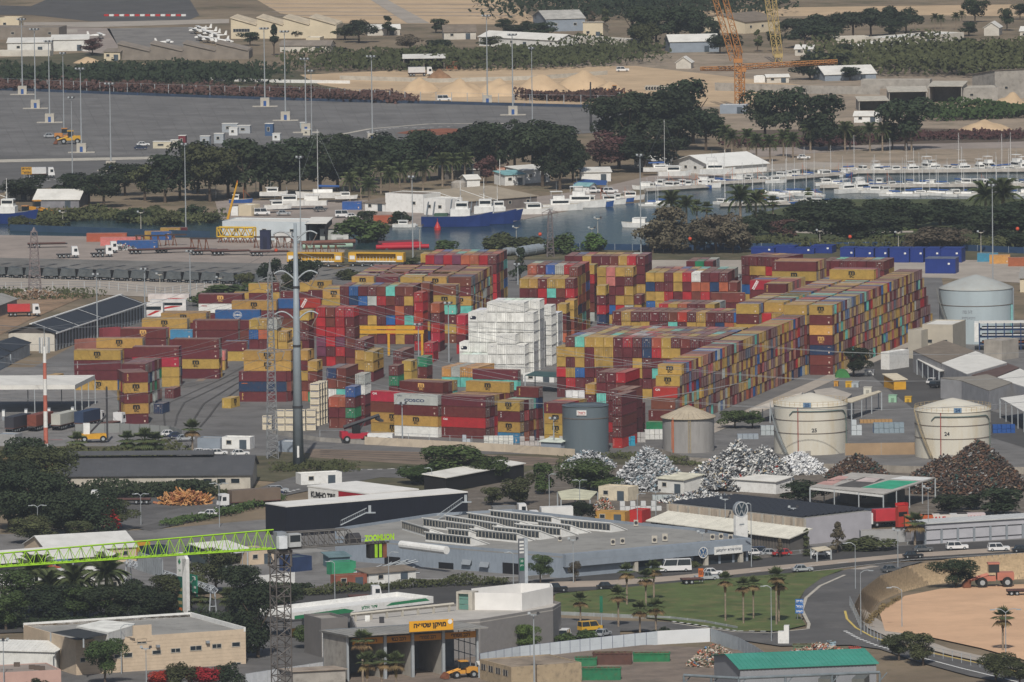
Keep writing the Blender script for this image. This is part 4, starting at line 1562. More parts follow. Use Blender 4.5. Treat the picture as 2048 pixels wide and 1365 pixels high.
for a in((-.03,L+.03,28.7,29.1),(L-.4,L+.03,-.03,28.7)):
 mb.box(*a,6.85,7.75)
on(r,'white_coping',mb,white)
mb=MB()
for k in range(9):
 mb.box(.1,L-.1,-.012,-.002,.6+k*.7,.625+k*.7)
on(r,'stone_joint',mb,mat((.33,.26,.18),.9))
for a,b in((885,1160),(1165,1137),(620,1190)):
 u,z=f.at(*q('C1',a,b))
 mb=MB()
 mb.box(u-.35,u+.35,-.7,-.02,z-.25,z+.25)
 on(r,'wall_lamp',mb,steel)
s_,P_=poly('shade_canopy','dark net shade canopy on thin posts on the stone building roof','canopy',qs('C1',(285,1085),(470,1120),(610,1095),(440,1062)),8.8,None,mat((.03,.034,.038),.9),z0=7.0,posts=True,slabt=.05)
s_,P_=poly('roof_hut','white sheet roofed hut on the stone building roof','hut',qs('C1',(610,1092),(750,1050),(760,1040),(585,1020),(430,1055)),9.0,white,mat((.7,.7,.66),.7),parapet=0,z0=7.0)
r,f=bld('shed','white corrugated lean-to shed beside the stone building',q('C1',-60,1300),q('C1',318,1310),6,4.2,wall=corr_white,roof=corr_white,kind='shed',rise=1.2,rib=.8)
mb=MB()
slats(mb,0,f.L,.1,4.1,-.0,.5,.05)
on(r,'cladding_rib',mb,corr_white)
r,f=bld('building','pink walled flat roofed building with brown roof boxes at the lower corner',q('C1',-60,1420),q('C1',345,1400),12,3.6,wall=mat((.5,.33,.28),.85,.1),roof=pinky,parapet=.2)
for i,(a,b)in enumerate(((95,1275),(180,1290),(208,1293),(236,1296))):
 p=G(*q('C1',a,b),3.7)
 o,=[MB()]
 o.box(-.6,.6,-.4,.4,0,.8)
 for k in range(3):
  o.box(-.62,.62,-.45+k*.3,-.38+k*.3,.1,.7)
 ob=o.obj('air_conditioner',mat((.11,.085,.07),.8))
 ob.location=p
 tag(ob,('brown roof box set apart from the row' if i==0 else 'brown roof box, %s in the row of three'%nth(i-1)),'roof unit','brown roof boxes')
f=Frame((588,1284),(864,1251))
r=thing('fuel_station','white and green fuel station canopy with green Hebrew lettering','fuel station',f.o,f.rz)
L,D=f.L,11.0
mb=MB();mb.box(0,L,0,D,4.9,5.3);mb.obj('canopy',white,r)
mb=MB()
for a in((0,L,-.25,0),(0,L,D,D+.25),(-.25,0,-.25,D+.25),(L,L+.25,-.25,D+.25)):
 mb.box(*a,4.7,6.1)
fa=mb.obj('fascia',white,r)
mb=MB()
mb.add([(0,-.27,4.7),(L*.40,-.27,4.7),(L*.43,-.27,5.1),(L*.36,-.27,5.7),(0,-.27,5.4)],[(0,1,2,3,4)])
mb.add([(L*.66,-.27,5.2),(L*.98,-.27,5.3),(L*.95,-.27,5.9),(L*.70,-.27,5.8)],[(0,1,2,3)])
mb.obj('green_stripe',greenp,fa)
mb=MB()
put_text(mb,'ןולא רוד',(L*.54,-.28,5.4),(1,0,0),(0,0,1),width=4.4,height=.85,bold=.04)
mb.obj('lettering',greenp,fa)
for k in range(4):
 for yy in(2.5,D-2.5):
  m2=MB();x=L*(k+.5)/4
  m2.box(x-.25,x+.25,yy-.25,yy+.25,0,4.9)
  m2.obj('column',steel,r)
for k in range(4):
 m2=MB();x=L*(k+.5)/4
 m2.box(x-.5,x+.5,D/2-.35,D/2+.35,.02,1.9)
 m2.obj('fuel_pump',yellowp,r)
f=Frame((695,1366),(957,1349))
r=thing('truck_wash','open fronted truck wash shed with four tall bays and yellow Hebrew sign','wash shed',f.o,f.rz)
L,D,H=f.L,13.0,9.4
lightc=mat((.42,.40,.36),.85,.15)
mb=MB()
mb.box(0,L,D-.3,D,0,H-.1)
mb.obj('back_wall',mat((.16,.18,.2),.8),r)
mb=MB();mb.box(0,.3,.3,D-.3,0,H-.1);mb.obj('end_wall',concrete,r)
for k in range(1,4):
 x=L*(.29,.50,.735)[k-1]
 mb=MB();mb.box(x-.15,x+.15,.5,D-.3,0,H-.6);mb.obj('partition',lightc,r)
 mb=MB();mb.box(x-.3,x+.3,-.1,.5,0,H-.1);mb.obj('column',galv,r)
for x in(.15,L-.15):
 mb=MB();mb.box(x-.2,x+.2,-.1,.3,0,H);mb.obj('column',galv,r)
mb=MB()
for k in range(4):
 mb.box(L-.12,L,1+k*3,1.2+k*3,0,H-.1)
 mb.box(L-.12,L,.3,D-.3,1.2+k*2.3,1.35+k*2.3)
mb.obj('end_frame',steel,r)
mb=MB();mb.xprism([(-2.5,H+.1),(D+.4,H-.5),(D+.4,H-.25),(-2.5,H+.35)],-.6,L+1.2);roof_ribs(mb,-.6,L+1.2,[(-2.5,H+.35),(D+.4,H-.25)],1.5)
mb.obj('roof',grey_roof,r)
orangeb=mat((.50,.21,.025),.7,.15)
for k,t in enumerate(('יטרפ בכר','דבכ בכר','ירחסמ בכר','ירחסמ בכר')):
 a,b=L*(.03,.29,.50,.735)[k]+.4,L*(.29,.50,.735,1.0)[k]-.4
 mb=MB();mb.box(a,b,.1,.2,H-1.9,H-.6);bn=mb.obj('bay_banner',orangeb,r)
 mb=MB();put_text(mb,t,((a+b)/2,.085,H-1.25),(1,0,0),(0,0,1),width=(b-a)*.6,height=.7,bold=.03);mb.obj('lettering',black,bn)
u0,z1=f.at(*q('C2',388,1010),-2.6);u1,z0=f.at(*q('C2',636,1040),-2.6)
mb=MB();mb.box(u0,u1,-2.75,-2.6,H+.35,H+2.5);sg=mb.obj('sign',mat((.72,.36,.02),.6,.05),r)
mb=MB();put_text(mb,'הפיטש ןקתמ',((u0+u1)/2-.3,-2.77,H+1.4),(1,0,0),(0,0,1),width=(u1-u0)*.74,height=1.25,bold=.05)
mb.obj('lettering',black,sg)
mb=MB();mb.lathe([(.5,0),(.5,.03)],16);lo=mb.obj('disc',white,sg);lo.rotation_euler=(pi/2,0,0);lo.location=(u1-.7,-2.77,H+2.0)
r,P=poly('station_building','grey rendered station building with white upper storey and glazed corner','building',[(712,1264),(960,1246),(1106,1222),(1122,1212),(1060,1200),(700,1236)],7.2,mat((.225,.215,.21),.9,.06,.8,bump=.3),mat((.42,.40,.37),.9,.15,.2),parapet=.5)
p=[G(x,y,7.4)for x,y in qs('C2',(745,958),(1025,962),(1200,925),(1190,905),(1015,905),(740,935))]
mb=MB()
o=r.location
def wallrun(mb,pts,z0,z1,t=.3):
 for a,b in zip(pts[:-1],pts[1:]):
  d=(b-a);d.z=0;d.normalize();nn=Vector((-d.y,d.x,0))*t
  c=[a-o,b-o,b+nn-o,a+nn-o]
  mb.add([(v.x,v.y,z0)for v in c]+[(v.x,v.y,z1)for v in c],[(0,1,5,4),(1,2,6,5),(2,3,7,6),(3,0,4,7),(4,5,6,7)])
wallrun(mb,[p[0],p[1],p[2],p[3]],7.3,11.0)
wallrun(mb,[p[3],p[4],p[5],p[0]],7.3,11.0)
on(r,'upper_storey',mb,mat((.72,.71,.69),.7,.06,.4))
fr=Frame(q('C2',655,958),q('C2',745,962),7.4)
g=thing('tower_portal',None,None,(fr.o.x-o.x,fr.o.y-o.y,7.4),fr.rz);g.parent=r
mb=MB();mb.box(0,.4,0,3,0,3.8);mb.box(fr.L-.9,fr.L,0,3,0,3.8);mb.box(.4,fr.L-.9,0,3,3.4,3.8);mb.obj('frame',paleconc,g)
for k in range(3):
 mb=MB();mb.box(.4,fr.L-.9,.6,.7,.1+k*1.1,1.1+k*1.1);mb.obj('pane',mat((.13,.26,.22),.3,.1),g)
mb=MB()
pp=[G(x,y,8.9)-o for x,y in qs('C2',(60,985),(640,925))]
mb.bar(pp[0],pp[1],.35)
for k in range(7):
 c=pp[0].lerp(pp[1],(k+.3)/6.6)
 mb.bar((c.x,c.y,7.4),(c.x,c.y,8.9),.28)
on(r,'pergola_beam',mb,paleconc)
for i,(a,b)in enumerate(((155,1022),(235,1030))):
 ob=MB();ob.box(-.5,.5,-.35,.35,0,1.2);ob.box(-.4,.4,-.4,-.35,.2,1.0)
 k=ob.obj('air_conditioner',(white if i==0 else darksteel));k.location=G(*q('C2',a,b),7.5)
 tag(k,('pale' if i==0 else 'dark')+' air conditioner on the truck wash roof','air conditioner')
r,f=bld('building','grey and white station shop with horizontal cladding beside the crane mast',q('C1',1810,1232),q('C1',1960,1222),9,7.6,wall=mat((.17,.16,.155),.85,.1),roof=concrete,parapet=.6)
mb=MB();mb.box(.2,f.L*.62,-.12,-.02,0,5.2);on(r,'white_cladding',mb,white)
mb=MB()
for k in range(6):mb.box(.2,f.L*.62,-.13,-.121,.8*k+.4,.8*k+.45)
on(r,'cladding_joint',mb,steel)
r,f=bld('workshop','old tan walled workshop with flat dirty roof and four high windows',q('C2',965,1402),q('C2',1360,1374),15,4.1,wall=mat((.38,.30,.2),.9,.12,.4,stain=(.1,.09,.075),stain_amt=.55),roof=mat((.27,.22,.17),.95,.3,.2,stain=(.12,.1,.08),stain_amt=.6),parapet=.25)
for k in range(4):
 mb=MB();y=1.5+k*3.5
 mb.box(-.06,-.01,y,y+2.4,2.3,3.5);w=mb.obj('window',darksteel,r)
 mb=MB()
 for j in range(3):mb.box(-.1,-.065,y+j*1.1,y+j*1.1+.12,2.3,3.5)
 mb.obj('mullion',paleconc,w)
r,f=bld('shed','pale concrete shed with cracked sloping roof beside the lattice crane mast',q('C1',1650,1395),q('C1',1945,1380),9,2.6,wall=concrete,roof=mat((.33,.28,.23),.9,.3,.3,stain=(.2,.12,.09),stain_amt=.5),kind='shedf',rise=.5)
f=Frame((1481,1399),(1753,1388))
r=thing('hall','large grey hall with turquoise green metal roof at the bottom edge','hall',f.o,f.rz)
L,D,H=f.L,22.0,6.0
mb=MB();mb.xprism([(0,0),(D,0),(D,H),(D/2,H+1.5),(0,H)],0,L)
slats(mb,0,L,.1,H-.1,0,.7,.05)
mb.obj('wall',mat((.26,.27,.29),.7,.06),r)
greenr=mat((.05,.27,.205),.6,.12,.15,stain=(.1,.33,.27),stain_amt=.4)
mb=MB();mb.xprism([(-.4,H-.05),(D/2,H+1.52),(D+.4,H-.05),(D+.4,H+.12),(D/2,H+1.7),(-.4,H+.12)],-.4,L+.4)
roof_ribs(mb,-.4,L+.4,[(-.4,H+.12),(D/2,H+1.7),(D+.4,H+.12)],.9,.05)
mb.obj('roof',greenr,r)
f2=Frame((1478,1420),(1760,1408))
r=thing('steel_portal','dark steel portal frame of round tubes standing before the green roofed hall','frame',f2.o,f2.rz)
mb=MB();L=f2.L
mb.tube((-9,8,6.2),(0,0,6.2),.3,.3,8);mb.tube((0,0,6.2),(L,0,6.2),.3,.3,8)
mb.obj('beam',mat((.16,.19,.21),.5),r)
for x in(-9,-4.5,0,L*.33,L*.66,L):
 mb=MB();y=-x*8/9 if x<0 else 0
 mb.tube((x,y,0),(x,y,6.1),.25,.25,8);mb.tube((x,y,4.5),(x+1.5,y,6.1),.12,.12,6);mb.obj('post',mat((.16,.19,.21),.5),r)
r,f=bld('warehouse','long black clad warehouse with thin white roof behind the crane arm',(573,1076),(936,1046),9,6.9,wall=mat((.012,.014,.022),.5,.1),roof=mat((.72,.71,.68),.7,.08),parapet=0,over=.05)
mb=MB();slats(mb,0,f.L,.1,6.8,0,1.2,.02);on(r,'cladding_rib',mb,mat((.012,.014,.022),.5))
f=Frame((617,1012),(740,1028))
r=thing('tyre_shop','white tyre shop with KUMHO TIRE lettering and red panel','shop',f.o,f.rz)
L,H=f.L,4.4
mb=MB();mb.box(0,L,0,14,0,H);mb.obj('wall',white,r)
mb=MB();mb.box(-.2,L+.2,-.2,14.2,H+.01,H+.3);mb.obj('roof',mat((.72,.71,.68),.7,.08),r)
mb=MB();mb.box(.1,L*.5,-.15,-.03,1.2,H-.1);sg=mb.obj('sign',white,r)
mb=MB();put_text(mb,'KUMHO TIRE',(L*.25,-.165,2.8),(1,0,0),(0,0,1),width=L*.40,height=1.5,bold=.06);mb.obj('lettering',black,sg)
mb=MB();mb.box(L*.5,L-.1,-.16,-.03,1.2,H-.1);sg=mb.obj('sign',mat((.33,.012,.025),.5),r)
mb=MB()
cx=L*.74
mb.path([(cx-2.6,-.2,1.7),(cx-1.8,-.2,2.3),(cx-.6,-.2,3.2),(cx+1.0,-.2,3.4),(cx+2.4,-.2,2.9),(cx+2.8,-.2,2.2),(cx+2.9,-.2,1.6)],.09)
mb.path([(cx-1.2,-.2,2.4),(cx-.4,-.2,2.9),(cx+.9,-.2,3.0),(cx+1.5,-.2,2.5),(cx-1.2,-.2,2.4)],.07)
mb.obj('car_outline',white,sg)
f=Frame((106,984),(501,981))
r=thing('warehouse','long low warehouse with dark grey roof and raised ridge vent','warehouse',f.o,f.rz)
L,D,H,R=f.L,24.0,3.6,3.2
mb=MB();mb.xprism([(0,0),(D,0),(D,H),(D/2,H+R),(0,H)],0,L);mb.obj('wall',paleconc,r)
dgr=mat((.075,.078,.085),.75,.12,.2,stain=(.11,.11,.115),stain_amt=.4)
mb=MB();mb.xprism([(-.5,H-.1),(D/2,H+R+.02),(D+.5,H-.1),(D+.5,H+.1),(D/2,H+R+.25),(-.5,H+.1)],-.5,L+.5)
roof_ribs(mb,-.5,L+.5,[(-.5,H+.1),(D/2,H+R+.25),(D+.5,H+.1)],1.0,.05);mb.obj('roof',dgr,r)
mb=MB();mb.xprism([(D/2-1.8,H+R+.6),(D/2+1.8,H+R+.6),(D/2+1.8,H+R+.75),(D/2,H+R+1.5),(D/2-1.8,H+R+.75)],L*.05,L*.80)
for k in range(9):mb.box(L*(.06+.09*k),L*(.06+.09*k)+.3,D/2-.8,D/2+.8,H+R-.3,H+R+.6)
mb.obj('ridge_vent',dgr,r)
for k in range(5):window(r,L*(.62+.07*k),L*(.62+.07*k)+2.2,1.6,2.9)
r,P=poly('car_showroom','wide blue grey car service hall with saw tooth roof and round emblem','showroom',[(670,1080),(1126,1116),(1496,1083),(1392,1064),(1235,1049),(1025,1026),(872,1034),(670,1064)],4.6,bluegrey,grey_roof,parapet=.6)
o=r.location
def saw(p1,p2):
 fr=Frame(q('C2',*p1),q('C2',*p2),4.9)
 g=thing('skylight',None,None,(fr.o.x-o.x,fr.o.y-o.y,4.85),fr.rz);g.parent=r
 L=fr.L
 mb=MB();mb.xprism([(0,0),(5.2,0),(0,2.0)],0,L);mb.obj('housing',white,g)
 mb=MB();mb.xprism([(-.3,2.05),(5.4,-.02),(5.4,.16),(-.3,2.22)],-.15,L+.15);mb.obj('roof',mat((.76,.76,.74),.6,.06,.3),g)
 mb=MB();mb.box(.2,L-.2,-.06,-.01,.45,1.75);mb.obj('pane',glass,g)
 mb=MB();n=int(L/1.1)
 for k in range(n+1):mb.box(.2+(L-.4)*k/n-.06,.2+(L-.4)*k/n+.06,-.12,-.065,.45,1.75)
 mb.obj('mullion',paleconc,g)
for a in(((845,445),(1195,482)),((720,460),(1015,505)),((595,475),(885,520)),((468,490),(760,530)),((350,505),(505,552)),((1240,495),(1525,520)),((1115,505),(1300,532)),((990,522),(1245,547)),((865,537),(1125,562)),((738,552),(1000,578)),((606,548),(728,560)),((480,570),(738,598))):
 saw(*a)
mb=MB()
a,b=G(*q('C2',345,590),5.3)-o,G(*q('C2',600,622),5.3)-o
mb.tube(a,b,.9,.9,12);on(r,'roof_duct',mb,white)
def addface(fr,name,mb,m,par=None):
 ob=mb.obj(name,m,par or r)
 if par is None:
  ob.location=(fr.o.x-o.x,fr.o.y-o.y,0);ob.rotation_euler=(0,0,fr.rz)
 return ob
fA=Frame((670,1080),(1126,1116),4.6)
fB=Frame((1126,1116),(1496,1083),4.6)
for a in((690,672,742,708),(790,685,842,722)):
 u0,z1=fA.at(*q('C2',a[0],a[1]));u1,z0=fA.at(*q('C2',a[2],a[3]))
 mb=MB();mb.add([(u0,-.03,z0),(u1,-.03,z0),(u1,-.03,z1),(u0,-.03,z1),(u0+.3,-.8,z0),(u1+.3,-.8,z0)],[(0,1,2,3)]);addface(fA,'window',mb,glass)
 mb=MB();mb.quad((u0,-.05,z1),(u1,-.05,z1),(u1+.2,-.9,z0+.2),(u0+.2,-.9,z0+.2));addface(fA,'sash',mb,steel)
for a in((250,655,340,730),(555,690,640,770),(915,690,1005,770)):
 u0,z1=fA.at(*q('C2',a[0],a[1]));u1,z0=fA.at(*q('C2',a[2],a[3]))
 mb=MB();mb.box(u0,u1,-.04,-.01,.05,max(1.5,z1));addface(fA,'door',mb,black)
mb=MB();slats(mb,0,fA.L,.1,4.5,0,1.1,.03);addface(fA,'cladding_rib',mb,bluegrey)
LB=fB.L
mb=MB();mb.box(-.1,LB+.1,-1.2,-.02,2.6,5.4);addface(fB,'fascia',mb,bluegrey)
mb=MB();mb.box(-.12,LB+.12,-1.22,-1.205,4.0,4.06);addface(fB,'cladding_joint',mb,steel)
for k in range(8):
 mb=MB();x=LB*(.40+.075*k);mb.box(x,x+LB*.062,-.04,-.015,.1,2.5);addface(fB,'showroom_window',mb,glass)
for k in range(4):
 mb=MB();x=LB*(.38+.19*k);mb.box(x-.45,x+.45,-1.0,-.1,0,2.6);addface(fB,'column',mb,paleconc)
def emblem(mb,c,R,m0=0,m1=1):
 """ring with a V above a W"""
 n=28
 def pt(a,rr,y=0):return(c[0]+rr*cos(a),c[1]-.02-y,c[2]+rr*sin(a))
 mb.add([pt(2*pi*i/n,R)for i in range(n)],[tuple(range(n))],m0)
 for i in range(n):
  a,b=2*pi*i/n,2*pi*(i+1)/n
  mb.add([pt(a,R*.86,.03),pt(b,R*.86,.03),pt(b,R,.03),pt(a,R,.03)],[(0,1,2,3)],m1)
 def stroke(x0,z0,x1,z1,w=.085):
  d=Vector((x1-x0,z1-z0));d.normalize();nx,nz=-d.y*w*R,d.x*w*R
  mb.add([(c[0]+x0*R-nx,c[1]-.06,c[2]+z0*R-nz),(c[0]+x1*R-nx,c[1]-.06,c[2]+z1*R-nz),(c[0]+x1*R+nx,c[1]-.06,c[2]+z1*R+nz),(c[0]+x0*R+nx,c[1]-.06,c[2]+z0*R+nz)],[(0,1,2,3),(3,2,1,0)],m1)
 stroke(-.36,.78,0,.12);stroke(.36,.78,0,.12)
 stroke(-.78,.42,-.34,-.76);stroke(-.34,-.76,0,-.05);stroke(0,-.05,.34,-.76);stroke(.34,-.76,.78,.42)
u,z=fB.at(*q('C3',146,632))
mb=MB();emblem(mb,(u,-1.24,z),1.25);addface(fB,'emblem',mb,[mat((.05,.12,.25),.4),white])
u0,z1=fB.at(*q('C3',208,603));u1,z0=fB.at(*q('C3',366,622))
mb=MB();mb.box(u0,u1,-1.32,-1.22,z-.75,z+.95);sg=addface(fB,'sign',mb,white)
mb=MB();put_text(mb,'ןגווסקלופ תוריש זכרמ',((u0+u1)/2,-1.335,z+.1),(1,0,0),(0,0,1),width=(u1-u0)*.88,height=.8,bold=.03);mb.obj('lettering',mat((.04,.06,.1),.5),sg)
f=Frame((1472,1100),(1496,1098))
r=thing('totem_sign','white totem sign topped by a big silver V over W emblem','sign',f.o,f.rz)
L=f.L
mb=MB();mb.box(0,L,0,.9,0,7.6);mb.obj('pylon',white,r)
mb=MB();emblem(mb,(L/2-.05,0,8.9),1.75);mb.obj('emblem',[mat((.03,.05,.07),.4),mat((.5,.52,.54),.35)],r)
mb=MB();mb.lathe([(1.74,0),(1.74,.9)],28);b=mb.obj('disc',steel,r);b.rotation_euler=(-pi/2,0,0);b.location=(L/2-.05,0,8.9)
mb=MB();mb.box(L*.3,L*.7,-.04,-.01,5.4,5.7);mb.obj('plate',steel,r)
f=Frame((1039,1178),(1056,1177))
r=thing('totem_sign','tall grey totem sign with small green panel beside the highway','sign',f.o,f.rz)
L=f.L
mb=MB();mb.box(0,L*.62,0,.5,0,10.8);mb.obj('panel',mat((.17,.18,.2),.5),r)
mb=MB();mb.box(L*.62+.02,L,-.1,.6,0,10.9);mb.obj('post',mat((.42,.46,.5),.4),r)
mb=MB();mb.box(.05,L*.6,-.06,-.01,3.9,6.6);sg=mb.obj('sign',mat((.01,.13,.07),.5),r)
mb=MB();put_text(mb,'20',(L*.3,-.08,6.0),(1,0,0),(0,0,1),height=.5);put_text(mb,'קנב',(L*.3,-.08,5.0),(1,0,0),(0,0,1),width=.7);mb.obj('lettering',white,sg)
mb=MB()
for k in range(4):mb.box(.1,L*.56,-.05,-.01,9.9-k*.75,10.3-k*.75)
mb.obj('plates',white,r)
f=Frame((1337,1060),(1611,1091))
r=thing('factory','concrete factory with a flat roof full of dark solar panels','factory',f.o,f.rz)
L,D,H=f.L,20.0,5.9
stainw=mat((.50,.42,.33),.9,.12,.5,stain=(.17,.14,.11),stain_amt=.7,streak=True)
mb=MB();mb.box(0,L,0,D,0,H);mb.obj('wall',stainw,r)
mb=MB();mb.box(L+.01,L+.15,-.1,D+.1,0,H+.1);mb.obj('end_wall',mat((.40,.39,.42),.8,.08),r)
for k in range(14):
 mb=MB();x=L*k/13;mb.box(x-.25,x+.25,-.3,-.01,0,H);mb.obj('pilaster',paleconc,r)
for k in range(13):
 window(r,L*k/13+.5,L*(k+1)/13-.5,H-2.9,H-1.9,frame=paleconc)
mb=MB();mb.box(.1,L-.1,.1,D-.1,H+.01,H+.1);mb.obj('roof',grey_roof,r)
pm=MB();pm.add([(0,0,.15),(2.3,0,.15),(2.3,1.5,.62),(0,1.5,.62),(0,0,.10),(2.3,0,.10),(2.3,1.5,.57),(0,1.5,.57)],[(0,1,2,3),(0,4,5,1),(1,5,6,2),(2,6,7,3),(3,7,4,0)])
pm.box(.2,.3,1.3,1.4,0,.5);pm.box(2.0,2.1,1.3,1.4,0,.5)
pme=pm.mesh('solar_panel',solar)
for j in range(11):
 for i in range(int((L-1)/2.4)):
  link('solar_panel',pme,r,(.6+i*2.4,.7+j*1.75,H+.12))
r,f=bld('loading_shed','low shed with long cream lean-to roof and dark slatted front below the solar roof',(1302,1068),(1580,1103),5.2,3.0,wall=mat((.09,.085,.08),.9,.2),roof=mat((.66,.64,.56),.7,.1,.3,stain=(.4,.38,.32),stain_amt=.4),kind='shed',rise=1.3,over=.8,rib=1.2)
mb=MB();slats(mb,0,f.L,.1,2.9,0,1.0,.1);on(r,'slat',mb,mat((.13,.115,.1),.9))
r,f=bld('depot','long pale grey depot wall with dark pillars along the highway',(1850,1090),(2110,1074),7,4.6,wall=mat((.42,.42,.45),.7,.1),roof=mat((.52,.53,.53),.6,.1),kind='flat',parapet=0,rib=1.5)
for k in range(9):
 mb=MB();x=f.L*k/8;mb.box(x-.25,x+.25,-.25,-.02,0,3.3);mb.obj('pillar',steel,r)
mb=MB();mb.box(0,f.L,-.12,-.02,.9,1.05);mb.box(0,f.L,-.12,-.02,3.2,3.35);on(r,'rail',mb,darksteel)
r,f=bld('wall_building','grey panelled yard wall beside the lavender end wall',(1722,1092),(1812,1090),3,3.2,wall=mat((.33,.33,.33),.8,.1),roof=concrete,parapet=.1,cat='wall')
f=Frame((1797,1062),(1822,1060))
r=thing('billboard','tall red billboard beside delivery trucks','billboard',f.o,f.rz)
mb=MB();mb.box(0,f.L*.75,0,1.2,.8,5.4);mb.obj('panel',mat((.42,.045,.03),.6,.1),r)
mb=MB();mb.box(f.L*.76,f.L*.8,0,1.2,.8,6.2);mb.box(0,f.L*.75,1.2,1.3,5.5,6.2);mb.obj('frame',redp,r)
mb=MB();mb.box(.1,f.L*.7,-.05,-.01,3.2,4.2);mb.obj('plate',black,r)
for x in(.3,f.L*.6):
 mb=MB();mb.box(x-.1,x+.1,.5,.7,0,.8);mb.obj('post',steel,r)
r,P=poly('scrap_shed','open scrap shed whose pale roof carries a faded painted advert with a green corner','shed',qs('C3',(765,268),(1178,312),(1470,218),(1000,190)),5.0,None,mat((.42,.40,.37),.8,.15,.3,stain=(.25,.22,.19),stain_amt=.4),posts=True)
o=r.location
def patch(name,pts,m,dz=.27):
 w=[G(*q('C3',*p),5.0)for p in pts]
 mb=MB();mb.add([(v.x-o.x,v.y-o.y,5.0+dz)for v in w],[tuple(range(len(w)))])
 me=mb.mesh(name,m)
 if me.polygons[0].normal.z<0:me.flip_normals()
 return link(name,me,r)
patch('green_panel',[(1055,275),(1230,284),(1375,240),(1210,234)],mat((.04,.34,.20),.7))
patch('advert',[(1215,226),(1400,236),(1455,220),(1290,212)],white)
patch('advert',[(905,268),(1050,276),(1190,228),(1075,215)],mat((.09,.085,.08),.8))
patch('advert',[(1020,240),(1125,246),(1165,224),(1080,218)],mat((.5,.42,.4),.8),.29)
patch('advert',[(800,255),(890,262),(985,215),(930,208)],mat((.5,.3,.27),.8))
mb=MB()
ctr=G(*q('C3',905,235),5.0)-o
put_text(mb,'תכתמ רוזחמ',(ctr.x,ctr.y,5.31),(cos(.25),sin(.25),0),(-sin(.25),cos(.25),0),width=9,height=2.2);on(r,'lettering',mb,mat((.15,.1,.1),.8))
mb=MB();e=Vector(P[0]);d=(Vector(P[1])-e)
mb.add([tuple(e+Vector((0,0,-.5))),tuple(e+d+Vector((0,0,-.5))),tuple(e+d+Vector((0,0,.25))),tuple(e+Vector((0,0,.25)))],[(0,1,2,3)]);on(r,'fascia',mb,white)
# buildings farther back
def sawhall(label,p1,p2,depth,h,rise,n,wall,roof,wins=()):
 f=Frame(p1,p2)
 r=thing('hangar',label,'hangar',f.o,f.rz)
 L=f.L
 mb=MB();mb.box(0,L,0,depth,0,h);mb.obj('wall',wall,r)
 for k in range(n):
  a,b=L*k/n,L*(k+1)/n
  mb=MB();mb.yprism([(a+.02,h),(b-.02,h),(a+.02,h+rise)],.05,depth-.05);g=mb.obj('gable',wall,r)
  mb=MB();mb.yprism([(a-.2,h+rise+.02),(b-.3,h+.02),(b-.3,h+.35),(a-.2,h+rise+.35)],-.4,depth+.4);mb.obj('roof',roof,g)
 for u0,u1,z0,z1 in wins:window(r,L*u0,L*u1,z0,z1,bars=5)
 return r
farcream=mat((.60,.52,.38),.8,.1,.2)
fargrey=mat((.22,.19,.16),.85,.2,.3)
palewall=mat((.55,.52,.46),.8,.12,.2,stain=(.35,.31,.26),stain_amt=.4)
whiteroof=mat((.68,.67,.63),.7,.1,.2,stain=(.45,.42,.38),stain_amt=.35)
brownroof=mat((.20,.165,.13),.85,.2,.3,stain=(.11,.1,.09),stain_amt=.5)
sawhall('cream hangar with four saw tooth gables on the airfield',(462,78),(673,77),20,5.2,3.0,4,farcream,mat((.55,.47,.35),.8),[(.02,.18,2.6,4.0)])
sawhall('grey brown hall with four low saw tooth gables',(236,121),(498,119),16,3.2,3.0,4,fargrey,mat((.25,.215,.18),.85))
